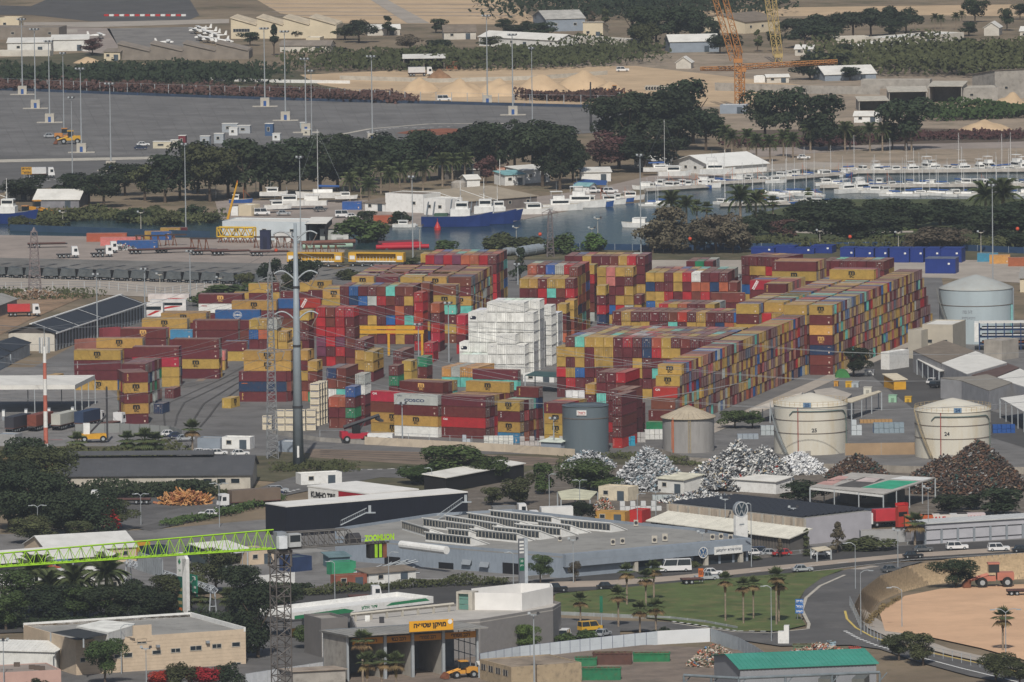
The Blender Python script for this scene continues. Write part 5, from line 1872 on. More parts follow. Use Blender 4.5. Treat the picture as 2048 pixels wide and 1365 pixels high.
for a in(('dark grey terminal building at the airfield corner',(-30,80),(118,80),14,4.6,fargrey,fargrey,'flat'),('cream control room above the dark terminal',(0,62),(38,62),8,5.0,farcream,farcream,'flat'),('white shed with sloped roof, left of two by the terminal',(15,107),(102,106),12,4.0,corr_white,whiteroof,'shed'),('white shed with sloped roof, right of two by the terminal',(104,103),(177,102),12,4.4,corr_white,whiteroof,'shed'),('low pale wall building along the terminal fence',(-20,113),(100,113),6,1.8,palewall,palewall,'flat'),('small grey shed beside the saw tooth hall',(208,122),(240,122),8,3.4,farcream,fargrey,'shed'),('low white barrack behind the umbrella pine',(735,72),(800,71),9,2.6,palewall,whiteroof,'gable'),('brown roofed barrack in the airfield trees',(888,80),(952,79),14,3.0,palewall,brownroof,'gable'),('long white workshop with small openings',(958,92),(1115,100),12,3.6,corr_white,whiteroof,'gable'),('grey hangar before the dark far wood',(1092,64),(1170,62),24,5.0,bluegrey,mat((.42,.41,.38),.7),'gable'),('cream building with one sloping gable',(1166,76),(1206,76),12,3.6,farcream,whiteroof,'shedf'),('long low pale wall building left of the grove',(1130,86),(1250,94),8,2.4,palewall,palewall,'flat'),('open fronted grey barn with white roof edge',(807,140),(889,139),10,4.2,fargrey,whiteroof,'open'),('small brown kiosk beside the grey barn',(892,139),(914,139),5,2.4,mat((.2,.08,.04),.8),brownroof,'flat'),('cream building among the shrubs behind the dump',(612,92),(640,92),8,3,farcream,whiteroof,'flat'),('low grey roofed sheds behind the dump',(560,104),(660,104),10,2.4,palewall,fargrey,'gable'),('blue grey shed left of the orange crane',(1340,106),(1438,104),14,4.2,bluegrey,whiteroof,'gable'),('long cream hangar with brown roof behind the cranes',(1490,68),(1560,62),26,4.6,farcream,brownroof,'gable'),('white house with dark window holes',(1740,106),(1818,104),10,3.4,white,whiteroof,'flat'),('long white flat roofed office at the top right',(1786,94),(1928,82),14,3.0,palewall,whiteroof,'flat'),('low cream wall before the pine grove',(1672,86),(1738,84),5,2.0,palewall,palewall,'flat'),('cream gabled house at the top right',(1968,72),(1998,72),9,3.2,palewall,whiteroof,'gabley'),('white house at the right edge',(2040,80),(2075,80),9,3.4,palewall,whiteroof,'gable'),('small pale house before the pine grove',(1590,112),(1625,112),8,2.6,palewall,whiteroof,'gable'),('low white house right of the small pale one',(1700,108),(1745,108),8,2.4,palewall,whiteroof,'gable'),('white pavilion with hipped roof before the scrub',(1650,163),(1752,160),16,2.4,bluegrey,whiteroof,'gable'),('white site trailer, left of two',(1508,166),(1530,166),4,2.2,white,whiteroof,'flat'),('cream site trailer, right of two',(1534,167),(1578,166),5,2.2,palewall,whiteroof,'gable'),('small white hut left of the cranes',(1352,138),(1382,138),6,2.4,palewall,whiteroof,'gabley'),('long grey concrete wall building at the viaduct',(1722,178),(1860,178),6,3.0,concrete,paleconc,'flat'),('grey concrete frame with dark bay, upper',(1858,207),(1924,207),14,6.0,concrete,paleconc,'open'),('grey concrete frame with dark bay, lower',(1778,215),(1854,214),14,5.4,concrete,paleconc,'open'),('grey concrete frame with three bays',(1718,223),(1776,222),10,3.6,concrete,paleconc,'open'),('solid grey concrete block right of the bays',(1926,206),(1996,205),12,5.0,concrete,paleconc,'flat'),('dark roofed concrete hall at the right edge',(1990,200),(2080,196),18,8.0,concrete,fargrey,'shedf'),('grey site office behind the dark grove',(1440,228),(1492,228),6,2.8,bluegrey,whiteroof,'flat'),('white sheeted shed behind the broad trees',(1708,246),(1758,246),8,2.4,white,whiteroof,'gable'),('two storey white fish hall with small windows',(771,424),(847,427),10,5.6,white,brownroof,'flat'),('white gatehouse of the fish hall with blue door',(848,430),(891,432),9,4.8,white,whiteroof,'flat'),('long brown roofed auction hall on the fish quay',(893,429),(1074,414),22,3.4,mat((.16,.14,.13),.9,.2),mat((.34,.29,.22),.85,.15,.2,stain=(.24,.2,.16),stain_amt=.5),'shed'),('low white annex left of the fish hall',(730,422),(770,424),8,2.6,white,brownroof,'shed'),('white roofed long house behind the palms',(888,360),(960,358),10,3.0,mat((.12,.11,.1),.8),whiteroof,'shed'),('small white house right of the water tower',(934,378),(960,377),7,3.0,white,whiteroof,'gable'),('white house with teal edge behind the auction hall',(1010,372),(1050,370),8,3.4,white,mat((.2,.4,.42),.7),'shed'),('white house half behind the big dark tree',(1048,368),(1100,364),9,4.2,white,whiteroof,'shed'),('white harbour office with pale roof',(1163,364),(1222,363),9,3.0,white,whiteroof,'shed'),('small white kiosk with teal roof by the harbour wall',(1149,387),(1178,388),5,2.4,white,mat((.2,.38,.4),.7),'gable'),('pink house behind the palms',(980,352),(1010,352),7,3.2,mat((.48,.27,.2),.8),brownroof,'gable'),('white long annex left of the boathouse',(1305,338),(1345,334),8,2.6,white,whiteroof,'shed'),('long pale blue corrugated hall in the freight yard',(445,480),(612,482),13,5.4,mat((.52,.57,.60),.6,.08,.3),whiteroof,'flat'),('dark open shed right of the pale blue hall',(613,482),(652,482),12,5.2,black,whiteroof,'open'),('green fronted hut with dark doorway',(640,480),(688,480),7,3.4,mat((.4,.42,.4),.8),fargrey,'shed'),('cream gate hut at the harbour road',(477,432),(503,433),5,3.2,farcream,whiteroof,'flat'),('white kiosk beside the cream gate hut',(462,432),(476,432),3,2.4,white,whiteroof,'flat'),('white wavy roofed workshop on the left bank',(68,416),(158,416),16,2.6,mat((.2,.2,.22),.8),whiteroof,'gable'),('low pale house on the left bank',(10,400),(60,400),8,2.4,palewall,whiteroof,'flat'),('cream cabin with two dark windows',(1197,1001),(1256,1004),5,3.0,cream,cream,'flat'),('small white shed with cream roof beside the silver scrap',(1316,986),(1368,990),7,3.4,corr_white,mat((.62,.6,.48),.7),'shed'),('white walled shed with thin white roof',(1464,984),(1552,990),6,3.0,white,whiteroof,'shed'),('black shed with long sloping pale roof',(892,987),(1048,958),6,3.6,black,whiteroof,'shed'),('ochre container office with dirty roof',(1190,1047),(1250,1049),3,2.5,mat((.42,.24,.06),.7),brownroof,'flat'),('red container beside the ochre office',(1258,1046),(1284,1047),5,2.6,redp,mat((.3,.08,.06),.8),'flat'),('low brown shed behind the guard rail',(1700,1010),(1810,1004),6,2.6,mat((.2,.19,.18),.8),grey_roof,'flat'),('tall beige block with ribbed pale roof',(1845,716),(1906,717),14,8.6,mat((.43,.39,.32),.85,.1),whiteroof,'flat'),('narrow beige tower beside the ribbed block',(1816,718),(1843,719),9,7.4,mat((.42,.39,.33),.85,.1),paleconc,'flat'),('white switch cabinet with green side',(1762,740),(1779,741),9,4.4,white,white,'flat'),('small yellow shed with cream roof in the works yard',(1788,781),(1812,780),8,2.6,yellowp,cream,'shed'),('beige concrete block before the blue rack',(1968,720),(2004,722),8,5.0,mat((.36,.33,.29),.85),concrete,'flat'),('grey gabled shed at the right edge of the yard',(2040,585),(2100,585),14,4.0,farcream,grey_roof,'gable'),('small white booth at the foot of the grey silo',(1082,905),(1122,907),4,2.6,bluegrey,mat((.6,.65,.58),.7),'shed'),('white loading ramp before the white heap',(1046,764),(1108,766),3,1.9,white,whiteroof,'flat'),('white portable building by the power pole',(602,972),(684,968),4,2.5,white,whiteroof,'flat'),('long grey portable building in the parking lot',(395,899),(440,900),4,2.5,bluegrey,grey_roof,'flat'),('white portable building in the parking lot',(444,899),(500,900),4,2.7,white,whiteroof,'flat'),('grey portable building beside the pylon foot',(556,905),(585,906),4,2.4,bluegrey,whiteroof,'flat'),('grey and white cabin at the lower gate',(-10,892),(30,893),5,2.6,mat((.3,.3,.3),.7),bluegrey,'flat'),('light blue walled house with dark roof, nearer',(-16,750),(20,731),9,3.2,mat((.38,.43,.47),.7),solar,'gable'),('light blue walled house with dark roof, farther',(22,729),(60,711),9,3.4,mat((.38,.43,.47),.7),solar,'gable'),('brown walled house with grey roof at the left edge',(-14,640),(34,622),9,3.4,mat((.25,.22,.21),.8),grey_roof,'gable'),('maroon container hut, farther, by the solar hall',(198,677),(206,678),6,2.5,mat((.25,.05,.06),.7),mat((.32,.12,.12),.8),'flat'),('rusty container hut, nearer, by the solar hall',(149,700),(158,701),6,2.5,mat((.32,.13,.1),.8),mat((.36,.18,.15),.8),'flat'),('beige gabled office with white ribbed roof behind the crane arm',(96,1134),(273,1124),16,3.4,stone,mat((.58,.58,.56),.7,.1,.3),'gable'),('long white roofed market shed, front',(-30,1204),(252,1184),13,3.0,mat((.4,.4,.38),.8),whiteroof,'shed'),('long white roofed market shed, rear',(-30,1172),(232,1152),12,4.6,mat((.05,.05,.055),.8),whiteroof,'shed'),('navy workshop container with grey lid',(387,1126),(424,1124),6,2.8,mat((.03,.045,.09),.7),mat((.06,.07,.1),.8),'flat'),('open dark workshop under a white awning',(424,1136),(496,1130),9,3.6,mat((.05,.07,.075),.8),whiteroof,'open'),('tan workshop with red doorway beside the crane mast',(498,1132),(548,1128),8,3.0,stone,grey_roof,'flat'),('dark blue shed right of the crane mast',(588,1146),(624,1142),5,3.0,mat((.025,.045,.11),.7),mat((.07,.1,.12),.8),'flat'),('grey platform shed behind the dark blue shed',(600,1132),(672,1126),8,2.4,mat((.2,.2,.2),.8),grey_roof,'flat'),('green and white container by the roadside bushes',(664,1152),(712,1149),3,2.6,mat((.04,.25,.13),.6),mat((.1,.2,.22),.7),'flat'),('rusty red container on the verge',(672,1176),(734,1172),3,2.3,mat((.24,.08,.05),.8),brownroof,'flat'),('row of white tin sheds before the grey hall',(738,1172),(832,1164),5,2.6,corr_white,brownroof,'shed'),('blue lean-to by the grey hall',(660,1138),(700,1136),5,2.5,mat((.1,.17,.2),.7),mat((.13,.2,.22),.8),'shed'),('orange yellow skip hut beneath the crane arm',(275,1112),(301,1110),4,2.6,mat((.55,.28,.03),.7),mat((.5,.27,.04),.7),'flat'),('dark navy container beneath the crane arm',(294,1117),(337,1113),3,2.2,mat((.02,.035,.06),.7),black,'flat')):
 lab,p1,p2,d,h,wl,rf,kd=a
 kw=dict(wall=wl,roof=rf)
 if kd=='open':kw.update(kind='shed',rise=.8,open_front=True)
 elif kd=='flat':kw.update(kind='flat',parapet=.3)
 else:kw.update(kind=kd,rise={'gable':min(2.6,d*.16),'gabley':2.0,'shed':d*.09,'shedf':2.5}[kd])
 r,f=bld('shed' if d<7 else 'building',lab,p1,p2,d,h,**kw)
 if kd!='open' and f.L>6 and('wall' not in lab or 'window' in lab)and wl not in(black,):
  n=max(2,int(f.L/(5 if p1[1]>600 else 7)))
  for k in range(n):
   u=f.L*(k+.5)/n
   if k==n//2 and h<4.5:
    mb=MB();mb.box(u-.9,u+.9,-.06,-.01,.05,min(h-.3,2.4));mb.obj('door',mat((.06,.08,.1),.6),r)
   elif(k*7+int(f.L))%5<4:window(r,u-.7,u+.7,h*.45,min(h*.45+1.1,h-.3))
r,f=bld('solar_hall','long hall with dark solar roof and white ridge strips beside the left yard',(110,703),(288,643),13,4.9,wall=mat((.085,.075,.07),.8,.2,.4),roof=solar,kind='gable',rise=2.2,over=.6)
L=f.L
mb=MB();slats(mb,0,L,.1,4.6,0,3,.15);on(r,'post',mb,steel)
mb=MB();mb.box(-.6,L+.6,6.2,6.9,7.25,7.5);on(r,'ridge_strip',mb,white)
mb=MB();mb.box(-.6,L+.6,-.8,-.5,4.75,5.05);on(r,'eave_strip',mb,white)
for k in(.02,.24,.5,.98):
 mb=MB();mb.add([(L*k-.25,-.6,5.06),(L*k+.25,-.6,5.06),(L*k+.25,6.4,7.42),(L*k-.25,6.4,7.42)],[(0,1,2,3)]);on(r,'seam_strip',mb,white)
mb=MB();mb.box(-.15,-.02,.05,12.9,0,4.8);on(r,'end_wall',mb,palewall)
for i,(x0,x1,yb,yt,c,w)in enumerate(((289,326,634,606,(.68,.66,.64),'white coach with slanted red stripe'),(300,372,622,600,(.62,.6,.58),'white coach with dark window band behind the striped one'),(296,378,603,589,(.6,.55,.53),'white and red tanker bodies beyond the coaches'))):
 o,f,h=pbox('coach',w,'coach',x0,x1,yb,yt,2.6,mat(c,.4))
 if i<2:mb=MB();mb.box(f.L*.1,f.L*.9,-.04,-.01,h*.5,h*.75);mb.obj('window',glass,o)
 mb=MB();mb.add([(f.L*.1,-.03,h*.1),(f.L*.3,-.03,h*.1),(f.L*.9,-.03,h*.45),(f.L*.6,-.03,h*.45)],[(0,1,2,3)]);mb.obj('stripe',redp,o)
poly('weighbridge_canopy','wide white weighbridge canopy on posts with dark lanes below','canopy',[(-12,780),(150,779),(190,759),(-12,760)],6.4,None,whiteroof,posts=True,slabt=1.1)
for i,x in enumerate((7,52,98,145)):
 o,f,h=pbox('booth','weighbridge column with white notice boards, %s from the left'%nth(i),'booth',x-3,x+3,842-i*2,820-i*2,1.0,steel);mb=MB();mb.box(.05,f.L-.05,-.05,-.01,h*.4,h*.9);mb.obj('board',white,o)
r=thing('water_tower','round weathered concrete water tower on short legs','water tower',G(918,398)+Vector((0,3,0)))
mb=MB();mb.lathe([(2.4,1.9),(2.5,2.1),(2.5,5.0),(1.2,5.6)],24);mb.obj('tank',mat((.36,.33,.29),.9,.25,1,stain=(.12,.1,.09),stain_amt=.7,streak=True),r)
for k in range(8):mb=MB();a=k*pi/4;mb.box(-.25,.25,-.25,.25,0,1.9);l=mb.obj('leg',paleconc,r);l.location=(2.1*cos(a),2.1*sin(a),0)
r,f=bld('boathouse','white gabled boathouse with broad white roof at the marina',(1340,343),(1426,351),22,2.8,wall=white,roof=mat((.74,.74,.71),.6,.06),kind='gabley',rise=3.0,over=.8)
for k in range(4):window(r,f.L*(.12+.22*k),f.L*(.12+.22*k)+1.5,1.5,2.5)
poly('awning','blue awning in front of the harbour office','awning',[(1147,368),(1212,371),(1214,362),(1165,359)],2.6,None,bluep,posts=True,slabt=.1)
for pts,h,m,post,w in(([(1826,703),(1888,682),(1949,704),(1882,728)],5.6,brownroof,0,'long grey brown roofed works hall with pale rooflights'),([(1883,728),(1951,704),(2014,727),(1934,750)],5.6,whiteroof,0,'bright white roofed works hall'),([(1834,720),(1856,718),(1908,740),(1878,744)],4.0,whiteroof,1,'white awning over the works cars'),([(1934,751),(2014,728),(2038,737),(1990,757)],5.0,mat((.11,.07,.06),.8,.2),0,'dark brown works roof with pale strips'),([(1881,757),(1948,754),(1974,750),(2025,767),(1978,783),(1923,763)],5.2,mat((.24,.22,.19),.85,.15),0,'olive brown lower works roof'),([(1993,757),(2040,739),(2090,762),(2050,776)],5.2,whiteroof,0,'white ridged works roof at the right edge'),([(2000,798),(2060,790),(2100,820),(2060,832)],5.0,whiteroof,1,'white canopy with green edge at the right edge'),([(1627,782),(1664,777),(1704,790),(1686,805),(1640,802)],4.6,mat((.42,.38,.33),.8,.15),0,'pale brown shed roof behind tank 25'),([(1682,803),(1757,783),(1763,785),(1703,807)],4.6,cream,1,'cream sloping awning right of tank 25'),([(1500,820),(1550,803),(1606,786),(1592,802),(1540,818)],3.6,mat((.55,.5,.43),.8),1,'long cream canopy left of tank 25'),([(1115,985),(1150,979),(1195,985),(1180,1000),(1122,1000)],3.4,mat((.55,.54,.4),.8),1,'rusty pale awning with ridge beside the acacia'),([(1050,752),(1120,756),(1140,748),(1070,744)],4.2,mat((.05,.1,.1),.7),1,'dark green shed roof by the front row'),([(72,1116),(110,1115),(146,1123),(110,1126)],4.4,mat((.02,.09,.24),.7),1,'blue shade sail above the market sheds'),([(58,1124),(90,1128),(122,1136),(80,1140)],4.9,mat((.4,.09,.04),.7),1,'orange shade sheet above the market sheds'),([(418,1102),(462,1098),(495,1104),(452,1110)],4.4,white,1,'white tensioned awning above the dark workshop'),([(1622,1098),(1650,1094),(1662,1100),(1634,1104)],2.4,cream,1,'cream carport beside the highway'),([(952,1325),(985,1320),(992,1328),(958,1333)],2.6,whiteroof,1,'small white roof at the end of the wash shed')):
 poly('works_hall' if not post else 'canopy',w,'hall' if not post else 'canopy',pts,h,mat((.36,.36,.37),.8,.15),m,parapet=0,posts=bool(post),slabt=.2)
r=thing('pipe_rack','dark blue steel rack building with open floors of pale pipes','rack',G(1958,702),-.05)
for k in range(7):mb=MB();mb.box(k*2.2,k*2.2+.3,0,6,0,7.4);mb.obj('post',mat((.02,.045,.12),.6),r)
for k in range(4):mb=MB();mb.box(0,13.5,0,6,1.6+k*1.9,1.8+k*1.9);mb.obj('floor',mat((.02,.05,.13),.6)if k<3 else whiteroof,r)
for k in range(3):
 mb=MB()
 for j in range(8):mb.tube((.8,.3+j*.6,2.2+k*1.9),(12.5,.3+j*.6,2.2+k*1.9),.2,.2,6)
 mb.obj('pipe_bundle',mat((.45,.46,.47),.6)if k else rustmat,r)
mb=MB();mb.box(-1.2,-.1,-.1,6,2.4,7.4);mb.obj('end_panel',white,r)
r=thing('green_shelter','green arched shelter beside the dark round tree','shelter',G(1670,757));mb=MB();mb.yprism([(2+1.9*cos(pi*k/10),1.9*sin(pi*k/10))for k in range(11)],0,6);mb.obj('shell',mat((.05,.2,.06),.7),r)
for i,(x,yb,w,h,c,lab)in enumerate(((1697,776,12,11,(.6,.35,.03),'yellow machine box in the works yard'),(1672,774,8,10,(.55,.28,.05),'orange machine box in the works yard'),(1710,776,14,10,(.4,.44,.46),'grey machine box in the works yard'),(1735,790,16,14,(.6,.58,.5),'cream machine box under the cream awning'),(1816,806,13,11,(.62,.38,.04),'yellow drum tank by the works road'),(1785,806,16,14,(.3,.5,.35),'pale green vessel by the works road'),(1757,866,22,11,(.03,.1,.3),'blue tarpaulin box behind the cubes'),(1738,752,18,10,(.68,.68,.68),'white pickup body by the dark tree'),(530,500,20,38,(.02,.025,.06),'tall dark blue tank block in the freight yard'),(566,486,34,20,(.55,.55,.54),'white panelled box behind the steel frames'),(680,488,34,18,(.55,.56,.54),'white twin box at the freight yard end'))):
 o,f,hh=pbox('equipment_box',lab,'equipment',x-w/2,x+w/2,yb,yb-h,2.4,mat(c,.6,.12));mb=MB();mb.box(-.08,f.L+.08,-.08,2.48,hh+.01,hh+.12);mb.obj('lid',mat(tuple(.8*v for v in c),.7),o);mb=MB();mb.box(f.L*.3,f.L*.7,-.05,-.01,.15,hh*.7);mb.obj('door',mat(tuple(.6*v for v in c),.7),o)
for i,(x0,x1,yb,yt,c,lab)in enumerate(((1185,1264,1333,1306,(.10,.05,.04),'long brown skip container in the recycling yard'),(1266,1340,1327,1307,(.02,.17,.07),'long green skip container in the recycling yard'),(1164,1242,1364,1337,(.02,.16,.075),'green skip full of greenery, foremost'),(1150,1194,1336,1316,(.03,.17,.08),'small green skip with rusty load'),(1585,1650,1312,1290,(.12,.15,.09),'olive skip beside the white panel stack'),(1625,1655,1306,1290,(.12,.22,.28),'pale blue bin with timber'),(1700,1722,1308,1296,(.5,.06,.06),'red skip lid at the roadside'),(1660,1672,1308,1284,(.3,.4,.46),'grey blue barrel in the recycling yard'))):
 f=Frame((x0,yb),(x1,yb-.5));h=HM(yb,yt);r=thing('skip_container',lab,'skip',f.o,f.rz,'skips in the recycling yard');L=f.L;m=mat(c,.65,.2,.6,stain=RUST,stain_amt=.3)
 mb=MB();mb.box(.05,L-.05,.05,2.4,.2,h-.25);mb.obj('body',m,r);mb=MB();slats(mb,0,L,.2,h,.05,.9,.1);mb.obj('rib',m,r)
 mb=MB();[mb.box(*e,h-.25,h)for e in((0,L,-.1,.1),(0,L,2.3,2.5),(-.05,.15,.1,2.3),(L-.15,L+.05,.1,2.3))];mb.obj('rim',m,r)
 mb=MB();[mb.blob((L*(k+.5)/6,1.2,h-.25),(L/10,.9,.35),7,4,jit=.25)for k in range(6)];mb.obj('load',mat((.10,.075,.04),.95,.4),r)
for k,(x,y,w,h)in enumerate(((1556,1290,12,26),(1568,1290,10,38))):o,f,hh=pbox('panel_stack','white panel stack in the recycling yard, '+('lower' if k==0 else 'taller'),'panel stack',x,x+w,y,y-h,2,white)
for pts,h,m,w in(([(680,160),(880,166),(1080,160),(1215,150)],1.6,paleconc,'long pale site wall in front of the sand berms'),([(1430,182),(1620,188),(1760,190)],3.0,concrete,'long grey concrete viaduct wall behind the orange crane'),([(508,1184),(590,1176)],3.4,white,'low white rendered wall with grey top'),([(420,162),(560,166),(700,168)],1.2,white,'white plastic sheet wall at the dump'),([(1620,340),(1800,336),(2060,338)],.8,palec,'rocky marina edge with pale boulders')):
 fence('boundary_wall',w,pts,h,m,post=9,rails=0,mesh=m,cat='wall')
for k in range(14):
 mb=MB();mb.tube((0,0,.9),(0,3,.9),.9,.9,12);mb.tube((0,-.03,.9),(0,-.01,.9),.65,.65,12,1);o=mb.obj('concrete_pipe',[paleconc,black]);o.location=G(1294+k*5.6,182)
 tag(o,'concrete ring pipe, %s in the row behind the sand'%nth(k),'pipe','concrete ring pipes')
def mound(cx,yb,w,h,label,m=sand):
 s=S(yb);W,H=w/s,h/s*1.2;mb=MB();N=18
 for j in range(N+1):
  for i in range(N+1):
   x,y=(i/N-.5)*2,(j/N-.5)*2;d=max(0,1-sqrt(x*x+y*y));mb.v.append((x*W/2,y*W*.4,max(0,d**.8*H*(1+.35*mnoise.noise(Vector((x*2.1+cx,y*2.1,1)))))))
 for j in range(N):
  for i in range(N):a=j*(N+1)+i;mb.f.append((a,a+1,a+N+2,a+N+1));mb.m.append(0)
 o=mb.obj('sand_mound',m,None,True);o.location=G(cx,yb-h*.2);tag(o,label,'sand mound','sand mounds')
for i,(x,y,w,h)in enumerate(((840,190,90,26),(920,198,120,30),(1000,196,120,28),(1080,190,120,30),(1165,186,130,34),(1220,190,80,20),(176,128,60,10),(290,138,50,8),(1960,226,120,18),(2020,222,90,26),(1970,264,110,18),(878,166,60,20))):
 mound(x,y,w,h,'sand mound '+('at the brown bush','second from the brown bush','mid berm, by the mast foot','mid berm, right of the mast','tallest in the berm','at the right end of the berm','before the mangroves','pale, in the mangroves','broad, at the upper right','at the right picture edge','lower, above the marina','covered in dry brush')[i],sand if i!=11 else mat((.24,.14,.08),.95,.3))
for i,(x0,x1,yb,yt,c)in enumerate(((306,342,298,284,(.55,.5,.38)),(341,357,296,281,(.6,.58,.5)),(357,371,292,272,(.16,.03,.04)),(400,419,291,273,(.34,.37,.40)),(428,447,288,268,(.34,.37,.40)),(444,475,266,248,(.32,.35,.38)),(458,475,272,256,(.62,.63,.63)),(475,500,268,252,(.36,.38,.4)),(530,546,273,248,(.05,.1,.2)),(545,560,282,268,(.6,.62,.62)),(600,612,258,246,(.3,.36,.38)),(606,620,272,260,(.5,.47,.4)))):
 o,f,h=pbox('cabin',('cream','pale cream','maroon','grey','grey','long grey','white','pale grey','dark blue','small white','blue grey','beige')[i]+' cabin at the far apron gate, %s from the left'%nth(i),'cabin',x0,x1,yb,yt,2.6,mat(c,.7,.1));window(o,f.L*.25,f.L*.6,h*.4,h*.75);mb=MB();mb.box(-.1,f.L+.1,-.1,2.7,h+.01,h+.15);mb.obj('roof',whiteroof,o)
def signboard(name,label,x0,x1,yt,ym,yb,m,lines,tm=black,cat='sign',legs=2):
 f=Frame((x0,yb),(x1,yb));z0,z1=HM(yb,ym),HM(yb,yt);r=thing(name,label,cat,f.o,f.rz)
 mb=MB();mb.box(0,f.L,-.1,0,z0,z1);b=mb.obj('panel',m,r);mb=MB()
 for i,t in enumerate(lines):put_text(mb,t,(f.L/2,-.12,z1-(z1-z0)*(i+.5)/len(lines)),(1,0,0),(0,0,1),width=f.L*.8,height=(z1-z0)/len(lines)*.55,bold=.03)
 if lines:mb.obj('lettering',tm,b)
 for k in range(legs):mb=MB();x=f.L*(k+.5)/legs;mb.tube((x,.1,0),(x,.1,z1-.1),.1,.1,6);mb.obj('post',galv,r)
 return r
signboard('sign','orange yellow notice board at the edge of the far apron',43,64,334,349,362,mat((.5,.27,.03),.6),['תוריהז','רוזא'])
signboard('sign','orange roadworks board on the highway verge',1397,1407,1137,1154,1167,orangep,['הטאה'])
for k,t in enumerate(('הפיח','למנ','הידאל')):signboard('direction_sign','blue arrow sign by the ramp, %s of three'%('top','middle','lowest')[k],1591,1607,1198+k*10,1207+k*10,1242,mat((.03,.14,.42),.5),[t],white)
signboard('sign','narrow green sign panel on the grass island',1200,1206,1192,1225,1262,mat((.02,.14,.08),.5),[],legs=1)
f=Frame((254,1186),(430,1243));r=thing('sign_gantry','grey lattice sign gantry over the highway','gantry',f.o,f.rz);L=f.L;gm=mat((.40,.43,.46),.5)
mb=MB();lattice(mb,(0,0,6.6),(L,0,6.6),1.1,1.1,26,.07);mb.obj('beam',gm,r)
for u in(.02,.5,.98):
 mb=MB();[mb.bar((L*u,y,0),(L*u,y*.4,7.2),.16)for y in(-.9,.9)];mb.bar((L*u,-.6,3),(L*u,.6,3),.12);mb.obj('leg',gm,r)
mb=MB();mb.box(L*.18,L*.46,-.9,-.75,6.0,10.0);p=mb.obj('sign_back',mat((.33,.36,.38),.6),r);mb=MB();[mb.box(L*.18+k*1.2,L*.18+k*1.2+.1,-.98,-.91,6,10)for k in range(int(L*.28/1.2))];mb.obj('stiffener',steel,p)
f2=Frame((378,1230),(407,1238));r=thing('road_sign','green motorway sign with arrow and three scripts, hung on the gantry','road sign',G(378,1187,0),f2.rz);s_=S(1232)
Wd,z0=29/s_/cos(f2.rz),HM(1232,1187);r.location=f2.o;mb=MB();mb.box(0,Wd,-1.2,-1.0,z0,z0+4.4);b=mb.obj('panel',mat((.01,.20,.12),.5),r);mb=MB()
for i,t in enumerate(('ןמש ףוח','نميش فوح','Hof Shemen')):put_text(mb,t,(Wd*.42,-1.23,z0+2.7-i*.85),(1,0,0),(0,0,1),width=Wd*.5,height=.5,bold=.02)
mb.path([(Wd*.68,-1.23,z0+3.0),(Wd*.9,-1.23,z0+4.0)],.1);mb.path([(Wd*.72,-1.23,z0+4.0),(Wd*.9,-1.23,z0+4.0),(Wd*.9,-1.23,z0+3.4)],.1);mb.box(Wd*.8,Wd*.94,-1.24,-1.21,z0+.4,z0+.9);mb.box(Wd*.8,Wd*.94,-1.24,-1.21,z0+1.6,z0+2.1);mb.obj('lettering',white,b)
mb=MB();mb.box(-1.9,-.1,-1.2,-1.0,z0+.3,z0+4.0);mb.obj('blue_panel',mat((.04,.14,.38),.5),r);mb=MB();mb.tube((Wd*.5,-.9,0),(Wd*.5,-.9,z0),.1,.1,6);mb.obj('post',galv,r)
f=Frame((355,1240),(374,1243));r=thing('totem_sign','tall white and green fuel price totem with rounded top','sign',f.o,f.rz);L=f.L;h=HM(1241,1104)
mb=MB();mb.box(L*.58,L,0,.8,0,h-1.2);mb.yprism([(L*.0,h-5),(L*.58,h-5),(L,h-1.2),(L*.8,h-.5),(L*.3,h),(0,h-.1)],0,.8);mb.obj('frame',white,r)
mb=MB();mb.box(0,L*.56,.05,.7,.3,h-5.02);mb.obj('panel',mat((.015,.10,.07),.5),r);mb=MB();[mb.path([(L*.3-.5*k*.3,-.04,h-2.6+.2*k),(L*.3,-.04,h-2.0+.25*k),(L*.3+.5*k*.3,-.04,h-2.6+.2*k)],.06)for k in range(1,4)];put_text(mb,'רוד',(L*.28,-.03,h-3.8),(1,0,0),(0,0,1),width=.8,height=.5);mb.obj('emblem',greenp,r)
for k in range(4):mb=MB();mb.box(.1,L*.5,0,.04,2+k*1.4,2.7+k*1.4);mb.obj('price_plate',mat((.3,.25,.12),.6)if k else orangep,r)
for k in range(16):
 o,f,h=pbox('marker_block',('red' if k%2==0 else 'white')+' barrier block, %s along the runway end'%nth(k),'barrier block',208+k*10.3,217+k*10.3,33,29,1,redp if k%2==0 else white,group='runway barrier blocks')
AP=None
